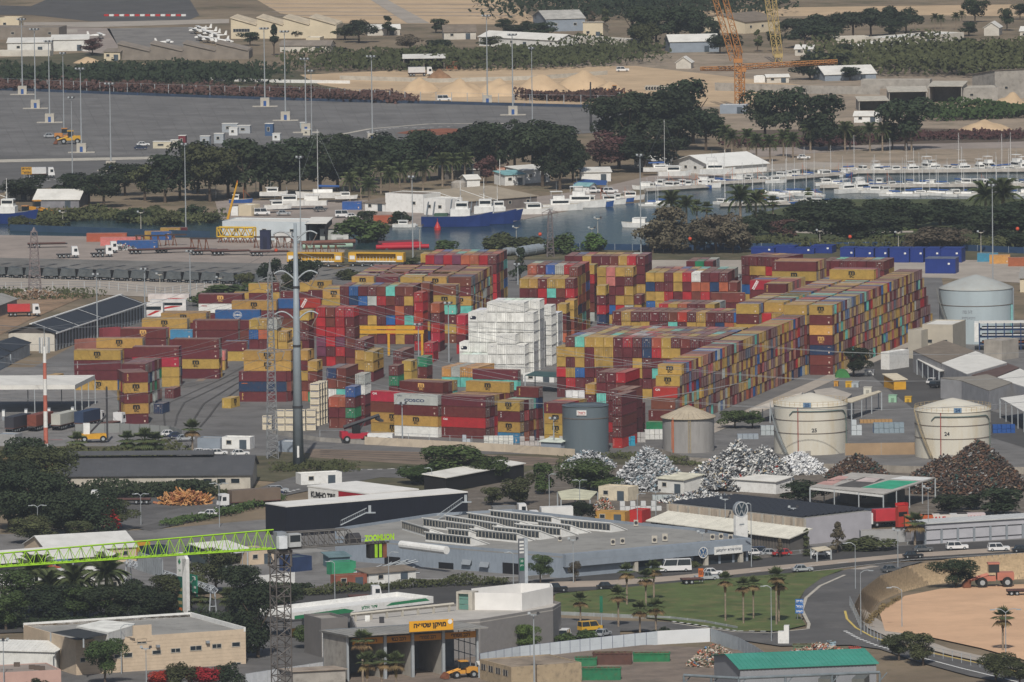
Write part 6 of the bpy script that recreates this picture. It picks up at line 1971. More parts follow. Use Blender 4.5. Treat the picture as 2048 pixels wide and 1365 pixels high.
for i,(x,y,a)in enumerate(((196,78,10),(392,68,200),(402,64,190),(412,70,185),(420,74,200),(432,78,195),(404,82,185),(418,86,200),(436,88,190),(452,91,5),(332,92,0))):
 lab='small white aeroplane '+('alone by the taxiway' if i==0 else 'standing before the grey hall roof' if i==10 else '%s in the parked cluster'%nth(i-1))
 if AP is None:
  AP=thing('light_aircraft',lab,'aeroplane',G(x,y),radians(a),'parked light aircraft');mb=MB()
  for(x0,r0),(x1,r1)in zip([(-4.2,.12),(-1.5,.5),(.8,.65),(2.4,.5)],[(-1.5,.5),(.8,.65),(2.4,.5),(3.0,.2)]):mb.tube((x0,0,1.4),(x1,0,1.4),r0,r1,8)
  mb.obj('fuselage',white,AP);mb=MB();mb.box(.1,1.6,-5.3,5.3,2.05,2.2);mb.obj('wing',white,AP);mb=MB();mb.box(-4.3,-3.4,-1.6,1.6,1.45,1.55);mb.yprism([(-4.4,1.5),(-3.2,1.5),(-3.9,3.1),(-4.5,3.1)],-.06,.06);mb.obj('tail',white,AP)
  mb=MB();mb.box(.6,1.7,-.58,.58,1.5,2.0);mb.obj('window',glass,AP);mb=MB();[mb.tube((px_,py2,.3),(px_,py2*.4,1.2),.06,.06,4)for px_,py2 in((2,0),(.4,1),(.4,-1))];[mb.tube((px_,py2-.1,.28),(px_,py2+.1,.28),.28,.28,8)for px_,py2 in((2,0),(.4,1),(.4,-1))];mb.obj('landing_gear',darksteel,AP);AK=tree_of(AP)
 else:dup(AP,AK,G(x,y),radians(a),lab)
oc=mat((.42,.19,.06),.6,.15)
def farcrane(label,x,yb,yt,m,booms,w=2.4):
 r=thing('tower_crane',label,'crane',G(x,yb));h=HM(yb,yt);s=S(yb);mb=MB();lattice(mb,(0,0,0),(0,0,h),w,w,int(h/2.2),.13);mb.obj('mast',m,r)
 for nm,(x0,y0,x1,y1,ww)in booms:mb=MB();a,b=Vector(((x0-x)/s,0,(yb-y0)/s)),Vector(((x1-x)/s,3,(yb-y1)/s));lattice(mb,a,b,ww,ww*.7,int((b-a).length/2.4),.1);mb.obj(nm,m,r)
 mb=MB();mb.box(-1.6,1.6,-1.6,1.6,h-.6,h+.8);mb.obj('turntable',m,r);return r
farcrane('orange crane with two steep lattice booms rising out of view',1477,224,122,oc,[('boom',(1468,122,1416,-60,2.2)),('boom',(1480,106,1438,-60,2.2)),('mast_head',(1477,122,1479,98,2.0))])
farcrane('pale yellow lattice crane standing behind the orange crane',1557,126,112,mat((.45,.34,.14),.6),[('boom',(1552,112,1528,-50,2.0)),('boom',(1560,112,1545,-50,2.0))])
farcrane('orange jib crane with long level arm right of the steep booms',1484,216,140,oc,[('jib',(1484,134,1676,127,1.4)),('rear_jib',(1484,137,1402,138,1.2))],2.0)
r=thing('telescopic_boom','yellow crane boom leaning up behind the pale blue hall','crane boom',G(455,440));mb=MB();mb.tube((0,0,0),(3.2,0,11.5),.45,.25,6);mb.obj('boom',yellowp,r);mb=MB();mb.tube((3.0,0,11),(3.3,0,12.2),.2,.15,6);mb.obj('tip',orangep,r)
f=Frame((434,486),(507,487));r=thing('steel_truss','yellow painted truss frame standing on rusty trestles','truss',f.o,f.rz);L=f.L;mb=MB()
for y in(0,2.4):
 for z in(1.8,4.6):mb.bar((0,y,z),(L,y,z),.22)
 for k in range(8):mb.bar((L*k/8,y,1.8 if k%2 else 4.6),(L*(k+1)/8,y,4.6 if k%2 else 1.8),.18)
 for x in(0,L):mb.bar((x,y,1.8),(x,y,4.6),.22)
mb.obj('frame',mat((.55,.36,.04),.6),r);mb=MB();[mb.bar((L*(k+.5)/5,y,1.7),(L*(k+.5+s*.35)/5,y,0),.14)for k in range(5)for s in(-1,1)for y in(0,2.4)];mb.obj('trestle',rustmat,r)
for i,(x0,x1,yb)in enumerate(((508,600,497),(380,432,500),(330,372,492),(610,690,512),(270,330,494))):
 f=Frame((x0,yb),(x1,yb));r=thing('steel_frame_rack','rack of rusty steel trestle frames, '+('behind the dark tank','left of the yellow truss','below the green frame','behind the yellow wagons','by the blue box')[i],'steel rack',f.o,f.rz,'steel racks');mb=MB();n=int(f.L/2.2)
 for k in range(n):mb.bar((k*2.2,0,0),(k*2.2+.6,0,3.2),.12);mb.bar((k*2.2+1.4,0,0),(k*2.2+.6,0,3.2),.12);mb.bar((k*2.2,1.8,0),(k*2.2,1.8,3.0),.12)
 mb.obj('trestle',rustmat,r);mb=MB();mb.box(0,f.L,-.2,.3,3.2,3.6);mb.box(0,f.L,1.6,2.1,3.0,3.3);mb.obj('beam',mat((.06,.04,.035),.8),r)
for i,(a,b)in enumerate((((545,452),(690,350)),((5,480),(150,410)))):
 p,q_=G(*q('C2',*a),4.8 if i==0 else 5),G(*q('C2',*b),8 if i==0 else 7.5);d=q_-p;r=thing('roof_stair','grey steel stair to the roof, '+('at the right end of the black warehouse' if i==0 else 'behind the crane winch'),'stair',p);mb=MB()
 for s in(-.5,.5):mb.bar(Vector((0,s,0)),d+Vector((0,s,0)),.1);mb.bar(Vector((0,s,1)),d+Vector((0,s,1)),.05)
 for k in range(14):c=d*(k/14);mb.box(c.x-.2,c.x+.2,c.y-.5,c.y+.5,c.z,c.z+.06);mb.bar((c.x,c.y-.5,c.z),(c.x,c.y-.5,c.z+1),.03)
 mb.obj('flight',galv,r);mb=MB();mb.box(d.x-.2,d.x+2,d.y-.8,d.y+.8,d.z-.1,d.z+.05);mb.box(d.x+.4,d.x+1,d.y-.3,d.y+.3,d.z,d.z+1.6);mb.obj('platform',galv,r)
for i,(x,y,s)in enumerate(((1226,1090,1),(1245,1088,1),(1309,1086,1.2),(1330,1082,1.2),(1425,1080,1),(1442,1079,1),(1461,1081,1),(1120,1083,.8),(1272,1052,1),(1180,1058,1))):
 mb=MB();mb.box(-.5*s,.5*s,-.35,.35,0,1.3*s);mb.tube((0,-.4,.7),(0,-.36,.7),.38,.38,12,1);o=mb.obj('air_conditioner',[paleconc,darksteel]);o.location=G(x,y,5.0);tag(o,'pale rooftop air conditioner on the car hall, %s from the left'%nth(sorted([1226,1245,1309,1330,1425,1442,1461,1120,1272,1180]).index(x)),'air conditioner','rooftop units of the car hall')
r=thing('collapsed_frame','heap of fallen grey steel trusses before the grey hall','steel frame',G(760,1150));mb=MB();rg=random.Random(4);[mb.bar((rg.uniform(-6,0),rg.uniform(-1,2),rg.uniform(0,.8)),(rg.uniform(0,9),rg.uniform(-1,2),rg.uniform(.3,3.2)),.12)for _ in range(26)];mb.obj('truss',galv,r)
# tanks, crane, pylons, heaps
def tank(cx,rx,yrim,ybase,label,m,cone=2.3,rings=(),roofm=None,over=.1,rail=True):
 s=S(ybase)
 R,H=rx/s,(ybase-yrim)/s
 c=G(cx,ybase)+Vector((0,R,0))
 r=thing('storage_tank',label,'storage tank',c)
 mb=MB();mb.lathe([(R,0),(R,H)],64,cap=False);mb.obj('shell',m,r,True)
 mb=MB();mb.lathe([(R+over,H-.1),(R+over,H+.12),(R*.75,H+.12+cone*.32),(R*.4,H+.12+cone*.7),(.3,H+.12+cone)],64);mb.obj('roof',roofm or m,r,True)
 for yr in rings:
  z=(ybase-yr)/s
  mb=MB();mb.lathe([(R+.01,z-.08),(R+.1,z-.08),(R+.1,z+.08),(R+.01,z+.08)],64,cap=False);mb.obj('ring',mat((.16,.13,.11),.7),r)
 if rail:
  mb=MB()
  n=40
  for i in range(n):
   a=2*pi*i/n
   mb.bar((R*cos(a),R*sin(a),H+.1),(R*cos(a),R*sin(a),H+1.2),.045)
  for z in(.65,1.2):
   for i in range(n):
    a,b=2*pi*i/n,2*pi*(i+1)/n
    mb.bar((R*cos(a),R*sin(a),H+z),(R*cos(b),R*sin(b),H+z),.03)
  mb.obj('railing',mat((.5,.38,.2),.7),r)
 return r,R,H,s
def curved(mb,t,R,ang,z,w,h,m=0):
 vs,fs,tw,th=text_geo(t,.03)
 mb.add([((R+.06)*sin(ang+x/tw*w/R),-(R+.06)*cos(ang+x/tw*w/R),z+y/th*h)for x,y,_ in vs],fs,m)
def vpipe(r,R,ang,z0,z1,rad,m,name='pipe'):
 mb=MB();x,y=(R+rad+.05)*sin(ang),-(R+rad+.05)*cos(ang)
 mb.tube((x,y,z0),(x,y,z1),rad,rad,8);return mb.obj(name,m,r)
def shell_stair(r,R,H,a0,a1,m):
 mb=MB();n=40
 for i in range(n):
  t=i/n
  a=a0+(a1-a0)*t
  z=H*(1-t)
  x,y=sin(a),-cos(a)
  mb.add([(x*(R+.05),y*(R+.05),z),(x*(R+1.0),y*(R+1.0),z),(sin(a+.03)*(R+1.0),-cos(a+.03)*(R+1.0),z),(sin(a+.03)*(R+.05),-cos(a+.03)*(R+.05),z)],[(0,1,2,3)])
  b=a0+(a1-a0)*(i+1)/n
  mb.bar((x*(R+1),y*(R+1),z+1),(sin(b)*(R+1),-cos(b)*(R+1),H*(1-(i+1)/n)+1),.05)
  mb.bar((x*(R+1),y*(R+1),z),(x*(R+1),y*(R+1),z+1),.03)
 return mb.obj('stair',m,r)
tankw=mat((.60,.57,.49),.55,.06,.15,stain=(.50,.40,.24),stain_amt=.4,streak=True)
for cx,rx,yr,yb,t,tx,px_,sx in((1624,74,815,912,'25',1629,1597,1615),(1909.5,76.5,826,920,'24',1894.5,1882.5,1916)):
 r,R,H,s=tank(cx,rx,yr,yb,'white storage tank numbered 25, behind the white sheet scrap' if t=='25' else 'white storage tank numbered 24, half hidden by the dark scrap heap',tankw,2.6,(yr+27,yr+53))
 an=lambda x:math.asin(max(-1,min(1,(x-cx)/rx)))
 mb=MB();curved(mb,t,R,an(tx),H-(46 if t=='25' else 42)/s,1.25,.95);mb.obj('number',darksteel,r)
 a=an(sx)
 mb=MB();mb.box(-.95,.95,-.1,0,0,1.15,0);sg=mb.obj('number_board',mat((.16,.26,.38),.6),r);sg.location=((R+.1)*sin(a),-(R+.1)*cos(a),H+.05);sg.rotation_euler=(0,0,a)
 mb=MB();put_text(mb,t,(0,-.12,.57),(1,0,0),(0,0,1),width=1.2,height=.8,bold=.05);mb.obj('number',mat((.02,.06,.15),.5),sg)
 vpipe(r,R,an(px_),.2,H,.12,mat((.30,.06,.05),.6))
 mb=MB()
 pts=[((R+.2)*sin(x),-(R+.2)*cos(x),z)for x,z in[(-.62,H-1.9),(-.52,H-1.0)]+[(-.5+k*.12,H-.95)for k in range(1,13)]+[(1.05,H-1.3),(1.15,H-2.2),(1.2,H-4.5),(1.2,.2)]]
 mb.path(pts,.13,6);mb.obj('foam_pipe',mat((.12,.17,.16),.6),r)
 shell_stair(r,R,H,an(cx-rx*.93),an(cx-rx*.55),mat((.45,.36,.22),.7))if t=='24' else shell_stair(r,R,H*.99,an(cx-rx*.99),an(cx-rx*.62),mat((.30,.34,.36),.6))
 mb=MB();mb.box(-.6,.6,-.08,0,0,.9);d=mb.obj('manhole',concrete,r);a=an(cx-rx*.1);d.location=((R+.05)*sin(a),-(R+.05)*cos(a),.3);d.rotation_euler=(0,0,a)
r,R,H,s=tank(1172,46.5,814.5,908,'tall blue grey steel tank with white sign near its rim',mat((.115,.145,.165),.45,.1,.12,stain=(.15,.18,.2),stain_amt=.4,streak=True),-.8,(838,),roofm=mat((.1,.125,.14),.5),rail=False)
mb=MB();a=-.17;mb.box(-1.2,1.2,-.08,0,0,1.25);sg=mb.obj('sign',white,r);sg.location=((R+.1)*sin(a),-(R+.1)*cos(a),H-1.95);sg.rotation_euler=(0,0,a)
mb=MB();put_text(mb,'לאור',(0,-.1,.7),(1,0,0),(0,0,1),width=1.8,height=.6,bold=.03);mb.box(-.9,.9,-.1,-.09,.15,.22);mb.obj('lettering',redp,sg)
r,R,H,s=tank(1378,52,839,908,'round concrete tank with conical beige roof and orange pipe',mat((.30,.29,.28),.9,.16,.4,stain=(.2,.19,.18),stain_amt=.5,streak=True),2.6,(),roofm=mat((.42,.36,.27),.85,.2,.3,stain=(.2,.17,.14),stain_amt=.3),over=.45,rail=False)
mb=MB()
for k in range(28):
 a=2*pi*k/28;mb.bar(((R+.45)*cos(a),(R+.45)*sin(a),H+.14),(.3*cos(a),.3*sin(a),H+2.78),.05)
mb.obj('roof_rib',mat((.3,.25,.19),.85),r)
vpipe(r,R,-.62,.2,H+.3,.2,mat((.42,.13,.06),.6));vpipe(r,R,-.7,1,H,.08,mat((.42,.13,.06),.6))
mb=MB()
for sg in(-.28,.28):
 mb.bar((sg+.15,-R-.25,0),(sg+.15,-R-.25,H+.3),.05)
for k in range(26):mb.bar((-.13,-R-.25,.3+k*.33),(.43,-R-.25,.3+k*.33),.035)
mb.obj('ladder',mat((.42,.33,.18),.7),r)
r,R,H,s=tank(1956,74,582,690,'huge pale blue tank with shallow cone roof behind the works',mat((.40,.47,.50),.55,.08,.1,stain=(.33,.38,.40),stain_amt=.4,streak=True),3.4,(613,),roofm=mat((.36,.38,.37),.7,.1,.2,stain=(.3,.2,.13),stain_amt=.25),rail=False)
mb=MB();curved(mb,'חס II-ל',R,-.28,H-5.6,2.6,1.0);curved(mb,'תחסרמ תבכרה',R,-.25,H-7.3,3.6,.6);mb.obj('lettering',steel,r)
shell_stair(r,R,H*.95,-1.35,-.55,mat((.24,.24,.22),.7));vpipe(r,R,1.15,0,H*.7,.35,mat((.2,.42,.42),.5));vpipe(r,R,1.35,0,H,.2,steel)
for pts,lab,h in(([(1290,905),(1380,930),(1560,940),(1830,948),(2090,950)],'long concrete retaining wall below the white tanks',1.8),([(1690,912),(1835,910)],'brown concrete bund wall between the white tanks',3.0)):
 fence('boundary_wall',lab,pts,h,concrete,post=6,rails=0,mesh=mat((.30,.27,.23),.9,.2,.2,stain=GRIME,stain_amt=.4)if h<2 else mat((.33,.23,.14),.9,.15,.2),cat='wall')
fence('boundary_wall','long cream concrete wall along the railway',[(730,890),(860,897),(1010,905),(1150,915)],2.0,mat((.55,.46,.35),.9,.1,.3),post=8,rails=0,mesh=mat((.52,.44,.34),.9,.12,.2,stain=GRIME,stain_amt=.2),cat='wall')
fence('boundary_wall','curved concrete kerb wall below the crates and reach stacker',[(545,868),(580,875),(640,884),(735,890)],1.1,concrete,post=8,rails=0,mesh=concrete,cat='wall')
fence('fence','thin wire fence above the cream wall',[(640,882),(735,884),(900,893),(1120,900)],2.6,galv,post=5,rails=1)
fence('fence','grey panel fence with dark posts before the curved stack',[(150,868),(240,866),(340,872),(365,880)],2.4,darksteel,post=3,rails=0,mesh=mat((.23,.24,.235),.8,.1))
fence('fence','blue rail fence along the freight yard',[(-20,582),(200,578),(330,592),(440,575)],2.2,mat((.10,.14,.2),.7),post=4,rails=3,postm=mat((.42,.44,.45),.6),r=.09)
fence('fence','dark blue sheet fence along the waterside',[(20,462),(240,470),(420,476)],2.0,mat((.03,.06,.1),.7),post=6,rails=0,mesh=mat((.025,.055,.10),.7,.15))
fence('fence','dark blue barrier fence behind the rear containers',[(1020,498),(1300,503),(1560,500),(1800,497),(2080,510)],2.0,mat((.03,.06,.1),.7),post=5,rails=0,mesh=mat((.02,.05,.11),.7,.15),postm=galv)
fence('fence','tall wire fence with pale posts along the far apron',[(-10,178),(200,187),(420,194),(690,200),(810,206),(1060,212),(1230,214)],4.0,galv,post=6,rails=1,r=.12)
fence('fence','dark blue barrier along the far apron edge',[(-10,181),(420,197),(690,205),(1230,217)],1.1,bluep,post=30,rails=0,mesh=mat((.03,.05,.09),.7))
fence('fence','white and grey sheet hoarding below the crane mast',[(492,1375),(640,1352),(705,1342)],2.7,galv,post=3,rails=2,mesh=mat((.55,.57,.60),.6,.12,.9))
fence('fence','long white sheet hoarding around the recycling yard',[(960,1335),(1040,1320),(1180,1304),(1315,1290)],2.8,mat((.05,.06,.12),.6),post=2.6,rails=2,mesh=mat((.55,.60,.64),.6,.08))
fence('fence','white ribbed hoarding at the roadside',[(1313,1290),(1420,1284)],2.8,white,post=6,rails=5,mesh=mat((.68,.70,.72),.6,.05))
fence('fence','curving grey sheet hoarding beside the rubbish heap',[(1422,1284),(1450,1294),(1475,1302),(1510,1320),(1540,1340)],2.8,steel,post=3,rails=1,mesh=mat((.36,.40,.43),.6,.1))
fence('fence','thin wire fence along the sand lot',[(1700,1215),(1722,1262),(1775,1300),(1850,1312),(1960,1338),(2060,1360)],2.2,galv,post=4,rails=1)
fence('guard_rail','grey steel guard rail on the far side of the highway',[(560,1185),(760,1168),(1050,1160),(1376,1134),(1600,1108),(1780,1093),(2060,1076)],.8,galv,post=4,rails=2,r=.07,cat='guard rail',mesh=mat((.16,.15,.14),.7))
fence('guard_rail','steel guard rail around the grass island bend',[(1112,1230),(1340,1240),(1410,1248),(1475,1260)],.7,galv,post=4,rails=1,r=.07,cat='guard rail',mesh=mat((.25,.27,.27),.6))
f_pts=[(1718,1252),(1708,1225),(1722,1196),(1758,1168),(1815,1148),(1900,1133),(2080,1118)]
fence('retaining_wall','stepped concrete parapet curving along the ramp',f_pts,1.3,mat((.42,.36,.28),.9),post=6,rails=0,mesh=mat((.42,.36,.28),.9,.12,.3),cat='wall')
blk=MB()
Pt=[G(*p)for p in f_pts];Pb=[G(*p)for p in((1748,1258),(1742,1230),(1760,1205),(1800,1188),(1860,1172),(1930,1164),(2090,1160))]
rs=thing('stone_slope','slope faced with rows of tan stone blocks above the sand lot','stone facing',Pt[0])
bk=MB()
bm_=mat((.42,.31,.19),.9,.25,1.2)
row=9
for a,b,c,d in zip(Pt[:-1],Pt[1:],Pb[:-1],Pb[1:]):
 n=max(1,int((b-a).length/1.5))
 for j in range(row):
  for k in range(n):
   t0,t1=(k+.5*(j%2))/n,(k+.92+.5*(j%2))/n
   p,q_=a.lerp(b,t0).lerp(c.lerp(d,t0),(j+.5)/row),a.lerp(b,t1).lerp(c.lerp(d,t1),(j+.5)/row)
   z=1.5*(1-j/row)
   bk.add([(p.x-Pt[0].x,p.y-Pt[0].y,0),(q_.x-Pt[0].x,q_.y-Pt[0].y,0),(q_.x-Pt[0].x,q_.y-Pt[0].y+.5,z+.3),(p.x-Pt[0].x,p.y-Pt[0].y+.5,z+.3)],[(0,1,2,3)])
tag(bk.obj('stone_block',bm_,rs),None,None,kind='stuff')
sc_=11.3
yb_=sc_*CAMH+HORIZON
cb=G(568,yb_)
H=HM(yb_,1092)
ang=radians(26)
r=thing('tower_crane','tower crane with lime green lattice arm and grey rear arm above the street','tower crane',cb,ang)
mast=mat((.105,.095,.09),.6,.2,1)
for k in range(14):
 mb=MB();z0,z1=H-3-(k+1)*(H-3)/14,H-3-k*(H-3)/14
 lattice(mb,(0,0,z0),(0,0,z1-.02),2.75,2.75,2,.085);mb.obj('mast_section',mast,r)
mb=MB();mb.box(-1.7,1.7,-1.7,1.7,H-.5,H);lattice(mb,(0,0,H-3),(0,0,H-.5),3.0,3.0,1,.16);mb.obj('turntable',mast,r)
mb=MB();mb.box(-.9,.9,-.9,.9,H,H+3.2);mb.obj('slewing_tower',steel,r)
mb=MB();mb.box(.7,3.0,-2.6,-1.0,H+.6,H+2.9);cbn=mb.obj('cab',mat((.42,.44,.45),.5),r)
mb=MB();mb.box(.85,2.85,-2.63,-2.61,H+1.5,H+2.7);mb.obj('window',glass,cbn)
mb=MB();mb.box(-1.2,.4,-2.4,-1.2,H+.4,H+2.6);mb.obj('cabinet',mat((.62,.66,.7),.5),r)
def jib(L,x0,h0,h1,w,nb,m,zb):
 mb=MB()
 P=lambda t,i:((x0-t*L,0,zb+h0+(h1-h0)*t)if i==0 else(x0-t*L,(-w if i==1 else w)/2,zb))
 for i in range(3):mb.bar(P(0,i),P(1,i),.12 if i else.15)
 for k in range(nb):
  t0,tm,t1=k/nb,(k+.5)/nb,(k+1)/nb
  for i in(1,2):
   mb.bar(P(t0,i),P(tm,0),.065);mb.bar(P(tm,0),P(t1,i),.065)
  mb.bar(P(t1,1),P(t1,2),.06);mb.bar(P(t0,1),P(t1,2),.05)
 return mb
lj=jib(64,-1.2,3.3,2.1,1.9,30,lime,H+.3);lj.obj('lattice_arm',lime,r)
mb=MB();L=21
for z in(.2,2.9):
 for y in(-.9,.9):mb.bar((1.2,y,H+z),(L*(.62 if z>1 else 1),y,H+z),.13)
for k in range(7):
 x=1.2+k*2
 for y in(-.9,.9):mb.bar((x,y,H+.2),(x,y,H+2.9),.08);mb.bar((x,y,H+2.9),(x+2,y,H+.2),.08)
mb.box(1.2,L,-.95,.95,H+.02,H+.12)
for k in range(16):mb.bar((1.5+k*1.3,-1.3,H+.1),(1.5+k*1.3,-1.3,H+1.2),.04)
mb.bar((1.5,-1.3,H+1.2),(L,-1.3,H+1.2),.045);mb.obj('rear_arm',mat((.13,.125,.12),.6),r)
mb=MB();mb.box(13.2,15.6,-.8,.8,H+.2,H+1.6);mb.tube((13.3,0,H+1.2),(15.5,0,H+1.2),.9,.9,12);mb.obj('winch',darksteel,r)
mb=MB();put_text(mb,'ZOOMLION',(18.9,-1.4,H+1.15),(1,0,0),(0,0,1),width=5.9,height=1.15,bold=.05);mb.obj('lettering',mat((.34,.60,.02),.5),r)
for k in range(4):
 mb=MB();x=17.3+k*.85;mb.box(x,x+.8,-.8,.8,H-2.6,H-.05);w=mb.obj('counterweight',mat((.02,.02,.022),.7)if k<3 else rustmat,r)
 if k in(1,2):mb=MB();mb.box(x+.1,x+.65,-.83,-.81,H-2.5,H-.1);mb.obj('stripe',lime,w)
def pylon(x,yb,yt,w0,w1,arms,label,m):
 h=HM(yb,yt)
 r=thing('lattice_pylon',label,'pylon',G(x,yb),.15)
 mb=MB();lattice(mb,(0,0,0),(0,0,h*.93),w0,w1,int(h/1.5),.06);mb.obj('lattice_body',m,r)
 mb=MB();mb.tube((0,0,h*.92),(0,0,h),w1*.5,.05,4);mb.obj('peak',m,r)
 for ya,wa in arms:
  z=HM(yb,ya)
  mb=MB()
  for s in(-1,1):
   for y in(-.5,.5):
    mb.bar((s*wa,0,z),(0,y,z+1.1),.06);mb.bar((s*wa,0,z),(0,y,z-.1),.06)
   for k in range(4):t=k/4;mb.bar((s*wa*(1-t),.5*t,z+1.1*t),(s*wa*(1-t),-.5*t,z+.0),.045)
   mb.tube((s*wa,0,z),(s*wa*.8,0,z-1.8),.09,.09,5)
  mb.obj('crossarm',m,r)
 return r
pym=mat((.26,.27,.28),.55,.15,1)
pylon(545,918,512,2.6,.9,[(558,2.9),(632,3.2),(702,3.3)],'tall lattice pylon in front of the yellow containers',pym)
pylon(70,590,452,3.6,1.6,[],'squat lattice pylon beside the tarpaulin wagons',mat((.24,.2,.2),.6))
pylon(1101,515,418,2.0,1.0,[(425,2.4)],'lattice pylon by the steel cylinder at the waterside',mat((.2,.17,.17),.6))
def bigpole(x,yb,yt,label):
 h=HM(yb,yt)
 r=thing('power_pole',label,'power pole',G(x,yb))
 mb=MB();r0=11.5/S(yb)
 mb.lathe([(r0,0),(r0*.28,h)],20)
 mb.obj('pole',mat((.27,.31,.34),.45,.1,.3,stain=(.22,.25,.27),stain_amt=.4),r,True)
 for z in(h*.25,h*.5,h*.74):
  mb=MB();mb.lathe([(r0*(1-.72*z/h)+.02,z-.25),(r0*(1-.72*z/h)+.14,z-.25),(r0*(1-.72*z/h)+.14,z+.25),(r0*(1-.72*z/h)+.02,z+.25)],16,cap=False);mb.obj('flange',darksteel,r)
 for ya in(640,558,478):
  z=HM(yb,ya)
  for s in(-1,1):
   mb=MB();mb.path([(s*5.2*t/7,0,z+2.6*sin(pi*.72*t/7)-.3*t/7)for t in range(8)],.2,6);mb.obj('arm',galv,r)
   mb=MB();mb.tube((s*5.2,0,z+1.7),(s*3.6,0,z-1.3),.12,.12,6);mb.tube((s*3.6,0,z-1.3),(s*.8,0,z+.2),.09,.09,6);mb.obj('insulator',mat((.18,.15,.13),.5),r)
 mb=MB();mb.box(-.25,.25,-r0-.06,-r0+.02,2.6,5.4);mb.obj('plate',white,r)
 return r
bigpole(597,936,442,'very tall tapered steel power pole with curved arms')
h=HM(952,690)
r=thing('mobile_mast','red and white banded antenna mast at the weighbridge','mast',G(93,952))
for k in range(8):
 mb=MB();mb.tube((0,0,h*k/8),(0,0,h*(k+1)/8),.62-.03*k,.59-.03*k,12);mb.obj('band',mat((.46,.14,.10),.6)if k%2==0 else white,r)
mb=MB();mb.tube((0,0,h),(0,0,h+5),.12,.06,6);mb.obj('tip',steel,r)
for k in range(6):
 mb=MB();a=k*1.05;mb.box(-.2,.2,-.12,.12,h-1.5,h+2.2);p=mb.obj('antenna_panel',white if k%3 else steel,r);p.location=(1.1*cos(a),1.1*sin(a),0);p.rotation_euler=(0,0,a)
def wires(name,label,runs,m=None,r_=.045):
 for i,(a,b,sag,*ex)in enumerate(runs):
  mb=MB()
  pts=[a.lerp(b,t/14)-Vector((0,0,sag*4*(t/14)*(1-t/14)))for t in range(15)]
  mb.path([p-pts[0]for p in pts],r_,3)
  o=mb.obj(name,m or mat((.20,.21,.22),.6));o.location=pts[0]
  tag(o,label+', '+ex[0],'cable','overhead power lines')
pb_=G(597,936);py_=G(545,918)
lr=[]
for ya in(640,558,478):
 z=HM(936,ya)+.3
 for s in(-1,1):
  a=pb_+Vector((s*3.6,0,z-1.6))
  lr.append((a,G(2100,800+(640-ya)*-.6,18+(640-ya)*.03),9,('lowest','middle','topmost')[(640-ya)//80]+(' right' if s>0 else ' left')+' arm, running right'))
  if s<0:lr.append((a,G(-60,700-(640-ya)*.25,14),6,('lowest','middle','topmost')[(640-ya)//80]+' left arm, running left'))
wires('power_line','thin overhead cable strung from the tall steel power pole',lr)
lr=[]
for ya in(558,632,702):
 z=HM(918,ya)
 for s in(-1,1):
  a=py_+Vector((s*3,0,z-1.8))
  w_={558:'top',632:'middle',702:'lowest'}[ya]+(' right' if s>0 else ' left')+' arm, running ';lr.append((a,G(-60,ya+85,9),5,w_+'left'));lr.append((a,G(1500,ya+60,12),8,w_+'right'))
wires('power_line','thin overhead cable strung from the lattice pylon',lr)
for i,(x,y)in enumerate(((1080,469),(1380,478),(1700,474),(2035,458),(552,501))):
 mb=MB();mb.blob((0,0,0),(.55,.55,.55),10,6);o=mb.obj('marker_ball',mat((.5,.07,.03),.5),None,True);o.location=G(x,y,14)
 tag(o,'orange marker ball hung on the overhead line '+('over the water','before the grey tamarisks','before the park trees','at the far right trees','above the lattice pylon')[i],'marker ball')
def heap(name,label,cx,yb,wpx,hpx,n,cols,size,depth=None,seed=1,long=.5,peaks=1):
 s=S(yb);W,Hh=wpx/s,hpx/s
 D=depth or W*.6
 o=G(cx,yb)+Vector((0,D/2,0))
 rg=random.Random(seed)
 r=thing(name,label,'heap',o)
 pk=[(rg.uniform(-.28,.28)*W,rg.uniform(-.2,.2)*D,rg.uniform(.55,.95))for _ in range(peaks)]if peaks>1 else[]
 pk.append((0,0,1.0))
 def hf(x,y):
  v=0
  for px_,py2,a in pk:
   sw=1 if len(pk)==1 else.72
   d=sqrt(((x-px_)/(W/2*sw))**2+((y-py2)/(D/2*sw))**2)
   v=max(v,a*max(0,1-d)**.75)
  return v*Hh
 mb=MB();N=26
 for j in range(N+1):
  for i in range(N+1):
   x,y=(i/N-.5)*W,(j/N-.5)*D
   mb.v.append((x,y,max(0,hf(x,y)-.25+rg.uniform(-.15,.1))))
 for j in range(N):
  for i in range(N):
   a=j*(N+1)+i;mb.f.append((a,a+1,a+N+2,a+N+1));mb.m.append(0)
 mb.obj('core',mat(tuple(.4*x for x in cols[0][:3]),.9,.4,.6),r)
 pieces=MB()
 wts=[c[3]for c in cols]
 for k in range(n):
  x,y=rg.uniform(-.5,.5)*W,rg.uniform(-.5,.32)*D
  z=hf(x,y)
  if z<=.05:continue
  d=Vector((rg.uniform(-1,1),rg.uniform(-1,1),rg.uniform(-.6,.6))).normalized()
  e=d.orthogonal().normalized();g=d.cross(e)
  l,w,t=size*rg.uniform(.5,2.0)*(1+long),size*rg.uniform(.2,.7),size*rg.uniform(.05,.3)
  c=Vector((x,y,z+rg.uniform(-.1,.3)))
  A,B,C=d*l/2,e*w/2,g*t/2
  m=rg.choices(range(len(cols)),wts)[0]
  vs=[c-A-B-C,c+A-B-C,c+A+B-C,c-A+B-C,c-A-B+C,c+A-B+C*rg.uniform(.5,2),c+A+B+C,c-A+B+C*rg.uniform(.5,2)]
  pieces.add([tuple(v)for v in vs],[(0,1,5,4),(1,2,6,5),(2,3,7,6),(3,0,4,7),(4,5,6,7),(3,2,1,0)],m)
 tag(pieces.obj('scrap',[mat(c[:3],.55,.15,1)for c in cols],r),None,None,kind='stuff')
